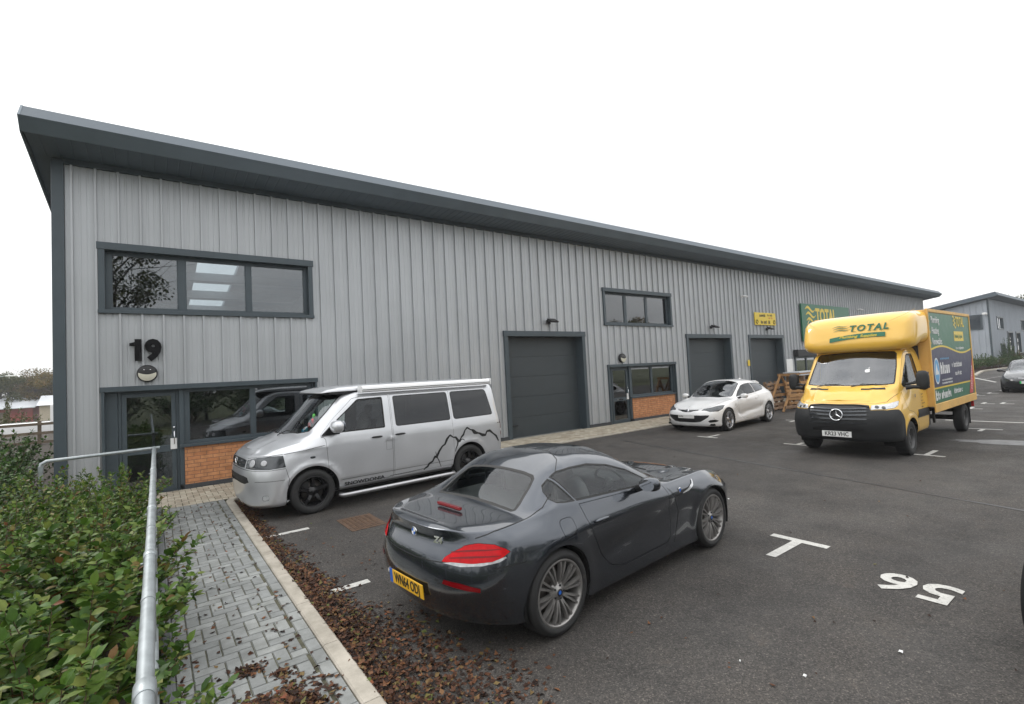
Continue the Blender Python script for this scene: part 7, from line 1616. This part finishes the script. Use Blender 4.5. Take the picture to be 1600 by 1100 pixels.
# gable wall facing the car park: profiled, seen at an angle
g = MB(); pit = .5; yk = FY
zg = lambda y: 7.30 - (y - FY) * .178
while yk < FY + 14:
    for (ya, yb, xa, xb) in ((yk, yk + .40, 0, 0), (yk + .40, yk + .43, 0, .035), (yk + .43, yk + .47, .035, .035), (yk + .47, yk + .5, .035, 0)): g.add([(FX - xa, ya, 0), (FX - xb, yb, 0), (FX - xb, yb, zg(yb)), (FX - xa, ya, zg(ya))], [(0, 1, 2, 3)])
    yk += pit
g.build('gable_cladding', M['cladding2'], t, fix=False)
g = MB(); g.bb((FX - .06, FY - .06, 0), (FX + .12, FY + .10, 7.3)); g.bb((FX - .05, FY - .05, 0), (118, FY + .01, .15)); g.build('corner_flashing', M['anthracite'], t)
g = MB(); yy0, yy1 = FY - 1.0, FY + 15; zf = lambda y: 7.55 - (y - yy0) * .178
g.add([(FX - .9, yy0, zf(yy0)), (119, yy0, zf(yy0)), (119, yy1, zf(yy1)), (FX - .9, yy1, zf(yy1)), (FX - .9, yy0 + .25, zf(yy0) + .4), (119, yy0 + .25, zf(yy0) + .4), (119, yy1, zf(yy1) + .4), (FX - .9, yy1, zf(yy1) + .4)], [(0, 3, 2, 1), (4, 5, 6, 7), (0, 1, 5, 4), (1, 2, 6, 5), (2, 3, 7, 6), (3, 0, 4, 7)]); g.build('roof', M['fascia'], t)
def fwin(x0, x1, z0, z1, nm='window'):
    w = MB(); w.bb((x0, FY - .06, z0), (x0 + .15, FY + .15, z1)); w.bb((x1 - .15, FY - .06, z0), (x1, FY + .15, z1)); w.bb((x0 + .15, FY - .06, z1 - .15), (x1 - .15, FY + .15, z1)); w.bb((x0 + .15, FY - .06, z0), (x1 - .15, FY + .15, z0 + .15)); w.bb(((x0 + x1) / 2 - .04, FY + .05, z0 + .15), ((x0 + x1) / 2 + .04, FY + .14, z1 - .15))
    o = w.build(nm, M['anthracite'], t); w = MB(); w.bb((x0 + .1, FY + .09, z0 + .1), (x1 - .1, FY + .10, z1 - .1)); w.build('pane', M['bglass'], o); w = MB(); w.bb((x0, FY + .5, z0), (x1, FY + .6, z1)); w.build('room_wall', M['room'], o)
fwin(75.0, 78.3, 4.1, 5.6); fwin(83.6, 87.5, 3.7, 5.4) if False else None
fwin(75.9, 78.3, .8, 2.6); fwin(88.6, 92.0, 4.1, 5.6)
for x0, x1 in ((80.0, 83.3), (85.0, 88.0)):
    w = MB(); w.bb((x0, FY - .06, 0), (x0 + .18, FY + .2, 4.0)); w.bb((x1 - .18, FY - .06, 0), (x1, FY + .2, 4.0)); w.bb((x0 + .18, FY - .06, 3.8), (x1 - .18, FY + .2, 4.0)); o = w.build('door_surround', M['anthracite'], t); w = MB(); w.bb((x0 + .1, FY + .25, 0), (x1 - .1, FY + .3, 3.9)); w.build('loading_door', M['door_panel'], o)
w = MB(); w.bb((FX - .10, FY + .55, 4.15), (FX + .02, FY + .68, 5.75)); w.bb((FX - .10, FY + 2.35, 4.15), (FX + .02, FY + 2.48, 5.75)); w.bb((FX - .10, FY + .68, 5.62), (FX + .02, FY + 2.35, 5.75)); w.bb((FX - .10, FY + .68, 4.15), (FX + .02, FY + 2.35, 4.28)); o = w.build('window', M['anthracite'], t); 
w = MB(); w.bb((FX - .07, FY + .6, 4.2), (FX - .05, FY + 2.4, 5.7)); w.build('pane', mat('dark_window_pane', (.05, .06, .07), .05, var=.1), o)
cam = thing('security_camera', 'white security camera arm at the corner of the far unit', 'security camera', (FX - .05, FY + .2, 5.75)); w = MB(); w.bb((-1.1, -.15, -.1), (-.3, .15, .12)); w.build('camera_body', M['white'], cam, bevel=.03); w = MB(); w.tube([(-.4, 0, 0), (0, 0, -.1)], .05, 6); w.build('mount', M['white'], cam)
# hedge in front of it
kerb_run('planting_kerb', [(50, 9.2), (61, 10.6), (69, 12.2 - 2.0), (82, 10.0 - 1.6), (100, 8)], .25, .12, M['kerb'], 1.0)
sheet('soil_bed', [(50, 9.4), (61, 10.8), (69, 10.4), (82, 8.6), (100, 8.2), (100, 11.4), (71, 11.4), (58, 18), (50, 18)], M['soil'], .03)
hp = [(56.5, 11.8), (58.5, 11.8), (60.5, 11.6), (62.5, 11.7), (64.4, 11.5), (66.2, 11.4), (68.2, 11.2), (70.2, 11.0), (72.2, 10.4), (74.4, 10.2)]
for i, (x, y) in enumerate(hp): bush(x, y, 0, 1.65 + .2 * math.sin(i * 2.1), M['leaf_dark'] if i % 3 else M['leaf_olive'], 'green bush in the planting bed before the far unit, %s from the left' % ordn[i], 'planting_bush', 'bushes before the far unit', 1.55 + .25 * math.sin(i * 1.7))
bush(76.3, 10.4, 0, 1.2, M['leaf_autumn'], 'small straw coloured bush by the far unit corner', 'planting_bush', sz=1.9)
bush(73.6, 10.7, 0, .8, M['leaf_dark'], 'young slim dark bush at the far unit corner', 'planting_bush', sz=3.4)
# ------------------------------------------------------------------ timber frames and pallets by the trade counter
M['timber'] = mat('rough_sawn_timber', (.36, .20, .085), .8, var=.25, scale=6, bump=.3, bscale=40); M['timber_grey'] = mat('aged_pallet_timber', (.22, .14, .085), .85, var=.3, scale=6)
def pallet_leaning(x, y, rz_, lab, m, lean=.25):
    t = thing('wooden_pallet', lab, 'pallet', (x, y, 0), rz_, 'wooden pallets by the trade counter'); Q = rx(-lean)
    for k in range(7): b = MB(); b.box(Q @ Vector((0, -.07, .08 + k * .165)), (1.15, .02, .10), rot=Q); b.build('board', m, t)
    for x_ in (-.5, 0, .5): b = MB(); b.box(Q @ Vector((x_, 0, .6)), (.09, .09, 1.18), rot=Q); b.build('bearer', m, t)
    return t
pallet_leaning(20.6, 9.75, .05, 'grey brown wooden pallet leaning at the left of the timber frame behind the white hatchback', M['timber_grey']); pallet_leaning(21.4, 9.2, -.5, 'wooden pallet leaning at an angle nearest the yellow truck', M['timber'])
t = thing('timber_trestle', 'orange brown A shaped timber frame standing behind the white hatchback', 'timber trestle', (20.7, 9.35, 0), -.25)
for s in (-1, 1):
    for y in (-.35, .35): b = MB(); b.tube([(s * .85, y, 0), (0, y, 1.42)], .062, 4); b.build('sloping_leg', M['timber'], t)
for z, w_ in ((.12, .8), (.55, .56), (.95, .30)):
    for y in (-.42, .42): b = MB(); b.bb((-w_, y - .02, z), (w_, y + .02, z + .11)); b.build('cross_board', M['timber'] if z > .5 else M['timber_grey'], t)
b = MB(); b.bb((-.05, -.45, 1.36), (.05, .45, 1.46)); b.build('ridge_board', M['timber'], t)
t = thing('timber_trestle', 'second timber frame of grey boards next to the truck nose', 'timber trestle', (21.9, 8.7, 0), .3)
for s in (-1, 1): b = MB(); b.tube([(s * .6, -.2, 0), (s * .1, .2, 1.5)], .06, 4); b.build('sloping_leg', M['timber_grey'], t)
for z in (.2, .6, 1.0): b = MB(); b.bb((-.55 + z * .3, -.25 + z * .25, z), (.55 - z * .3, -.2 + z * .25, z + .12)); b.build('cross_board', M['timber'], t)
t = thing('stacked_boards', 'pale boards lying flat on top of the timber stack by the shopfront', 'timber', (25.9, 10.9, 0)); 
for k in range(3): b = MB(); b.bb((-1.4, -.4 + .02 * k, 1.25 + k * .06), (1.3, .4, 1.295 + k * .06)); b.build('board', M['timber'] if k % 2 else M['white_roof'], t)
for x_ in (-1.1, 1.0): b = MB(); b.bb((x_, -.4, 0), (x_ + .1, .4, 1.25)); b.build('support', M['timber_grey'], t)

# ------------------------------------------------------------------ vehicles
M['ev_green'] = mat('green_plate_strip', (.03, .5, .12), .4)
build_coupe((3.70, 3.94, 0), 5.1)
build_camper((3.47, 9.22, 0), 183.6)
build_hatch((15.2, 9.02, 0), 182.9, 'white three door hatchback parked beside the building facing the camera', M['white_paint'], M['alloy'])
build_truck((14.4, 4.25, 0), 181.0)
build_hatch((33.4, 4.12, 0), 184, 'black car with green number plate strip at the right edge of the picture', M['black_paint'], M['black_alloy'], white=False, name='black_car', step=.09)
build_hatch((6.15, -.418, 0), 172, 'dark navy car just entering the right edge of the picture near the camera', M['navy_paint'], M['black_alloy'], white=False, name='navy_car', step=.08)
build_hatch((80.5, 10.25, 0), 180, 'small white car parked behind the hedge by the far unit', M['white_paint'], M['alloy'], white=False, name='parked_white_car', step=.12)

# ------------------------------------------------------------------ light, air, camera
hz = MB(); hz.bb((-60, -60, -4.2), (175, 165, 16)); hm = bpy.data.materials.new('pale_air'); hm.use_nodes = True; hn = hm.node_tree; hn.nodes.remove(hn.nodes['Principled BSDF'])
pv = hn.nodes.new('ShaderNodeVolumePrincipled'); pv.inputs['Color'].default_value = (.95, .97, 1, 1); pv.inputs['Density'].default_value = .0008; hn.links.new(pv.outputs[0], hn.nodes['Material Output'].inputs['Volume'])
ho = hz.build('haze', hm); tag(ho, kind='stuff')
W_ = bpy.data.worlds.new('World'); scene.world = W_; W_.use_nodes = True; nt = W_.node_tree; N = nt.nodes; L = nt.links
SUN_EL, SUN_AZ = math.radians(42), math.radians(-25)      # azimuth from +Y towards +X
bg = N['Background']; sky = N.new('ShaderNodeTexSky'); sky.sky_type = 'NISHITA'; sky.sun_disc = False; sky.sun_elevation = SUN_EL; sky.sun_rotation = SUN_AZ
L.new(sky.outputs[0], bg.inputs[0]); bg.inputs[1].default_value = .10
bg2 = N.new('ShaderNodeBackground'); tc = N.new('ShaderNodeTexCoord'); mp = N.new('ShaderNodeMapping'); mp.inputs['Scale'].default_value = (1, 1, 3.2); L.new(tc.outputs['Generated'], mp.inputs[0])
n = N.new('ShaderNodeTexNoise'); n.inputs['Scale'].default_value = 2.2; n.inputs['Detail'].default_value = 7; n.inputs['Roughness'].default_value = .55; L.new(mp.outputs[0], n.inputs['Vector'])
r = N.new('ShaderNodeValToRGB'); r.color_ramp.elements[0].position = .32; r.color_ramp.elements[0].color = (.74, .76, .785, 1); r.color_ramp.elements[1].position = .60; r.color_ramp.elements[1].color = (1.12, 1.12, 1.11, 1); L.new(n.outputs['Fac'], r.inputs[0]); 
sx_ = N.new('ShaderNodeSeparateXYZ'); L.new(tc.outputs['Generated'], sx_.inputs[0]); zr_ = N.new('ShaderNodeMapRange'); zr_.inputs['From Min'].default_value = 0.1; zr_.inputs['From Max'].default_value = 1; zr_.inputs['To Min'].default_value = .90; zr_.inputs['To Max'].default_value = 1.75; L.new(sx_.outputs['Z'], zr_.inputs['Value'])
sc_ = N.new('ShaderNodeVectorMath'); sc_.operation = 'SCALE'; L.new(r.outputs[0], sc_.inputs[0]); L.new(zr_.outputs[0], sc_.inputs['Scale']); L.new(sc_.outputs[0], bg2.inputs[0]); bg2.inputs[1].default_value = 1.0
mx = N.new('ShaderNodeMixShader'); mx.inputs[0].default_value = .93; L.new(bg.outputs[0], mx.inputs[1]); L.new(bg2.outputs[0], mx.inputs[2]); L.new(mx.outputs[0], N['World Output'].inputs[0])
sl = bpy.data.lights.new('sun', 'SUN'); sl.energy = .9; sl.angle = math.radians(16); sl.color = (1, .97, .93); so = bpy.data.objects.new('sun', sl); COL.objects.link(so)
dirv = Vector((math.sin(SUN_AZ) * math.cos(SUN_EL), math.cos(SUN_AZ) * math.cos(SUN_EL), math.sin(SUN_EL))); so.rotation_euler = dirv.to_track_quat('Z', 'Y').to_euler(); so.location = dirv * 60
cd = bpy.data.cameras.new('camera'); cd.sensor_width = 36; cd.lens = 764 / 1600 * 36; cd.clip_start = .05; cd.clip_end = 3000; co = bpy.data.objects.new('camera', cd); COL.objects.link(co)
Rm = [[0.80472434, 0.01553522, 0.59344536], [-0.59143676, -0.06523406, 0.80370833], [-0.05119864, 0.99774905, 0.04330734]]
co.matrix_world = Matrix(((Rm[0][0], Rm[0][1], -Rm[0][2], 0), (Rm[1][0], Rm[1][1], -Rm[1][2], 0), (Rm[2][0], Rm[2][1], -Rm[2][2], 2.05), (0, 0, 0, 1)))
scene.camera = co
vs = scene.view_settings; vs.view_transform = 'Standard'; vs.look = 'None'; vs.exposure = 0.42; vs.gamma = 1; vs.use_curve_mapping = False
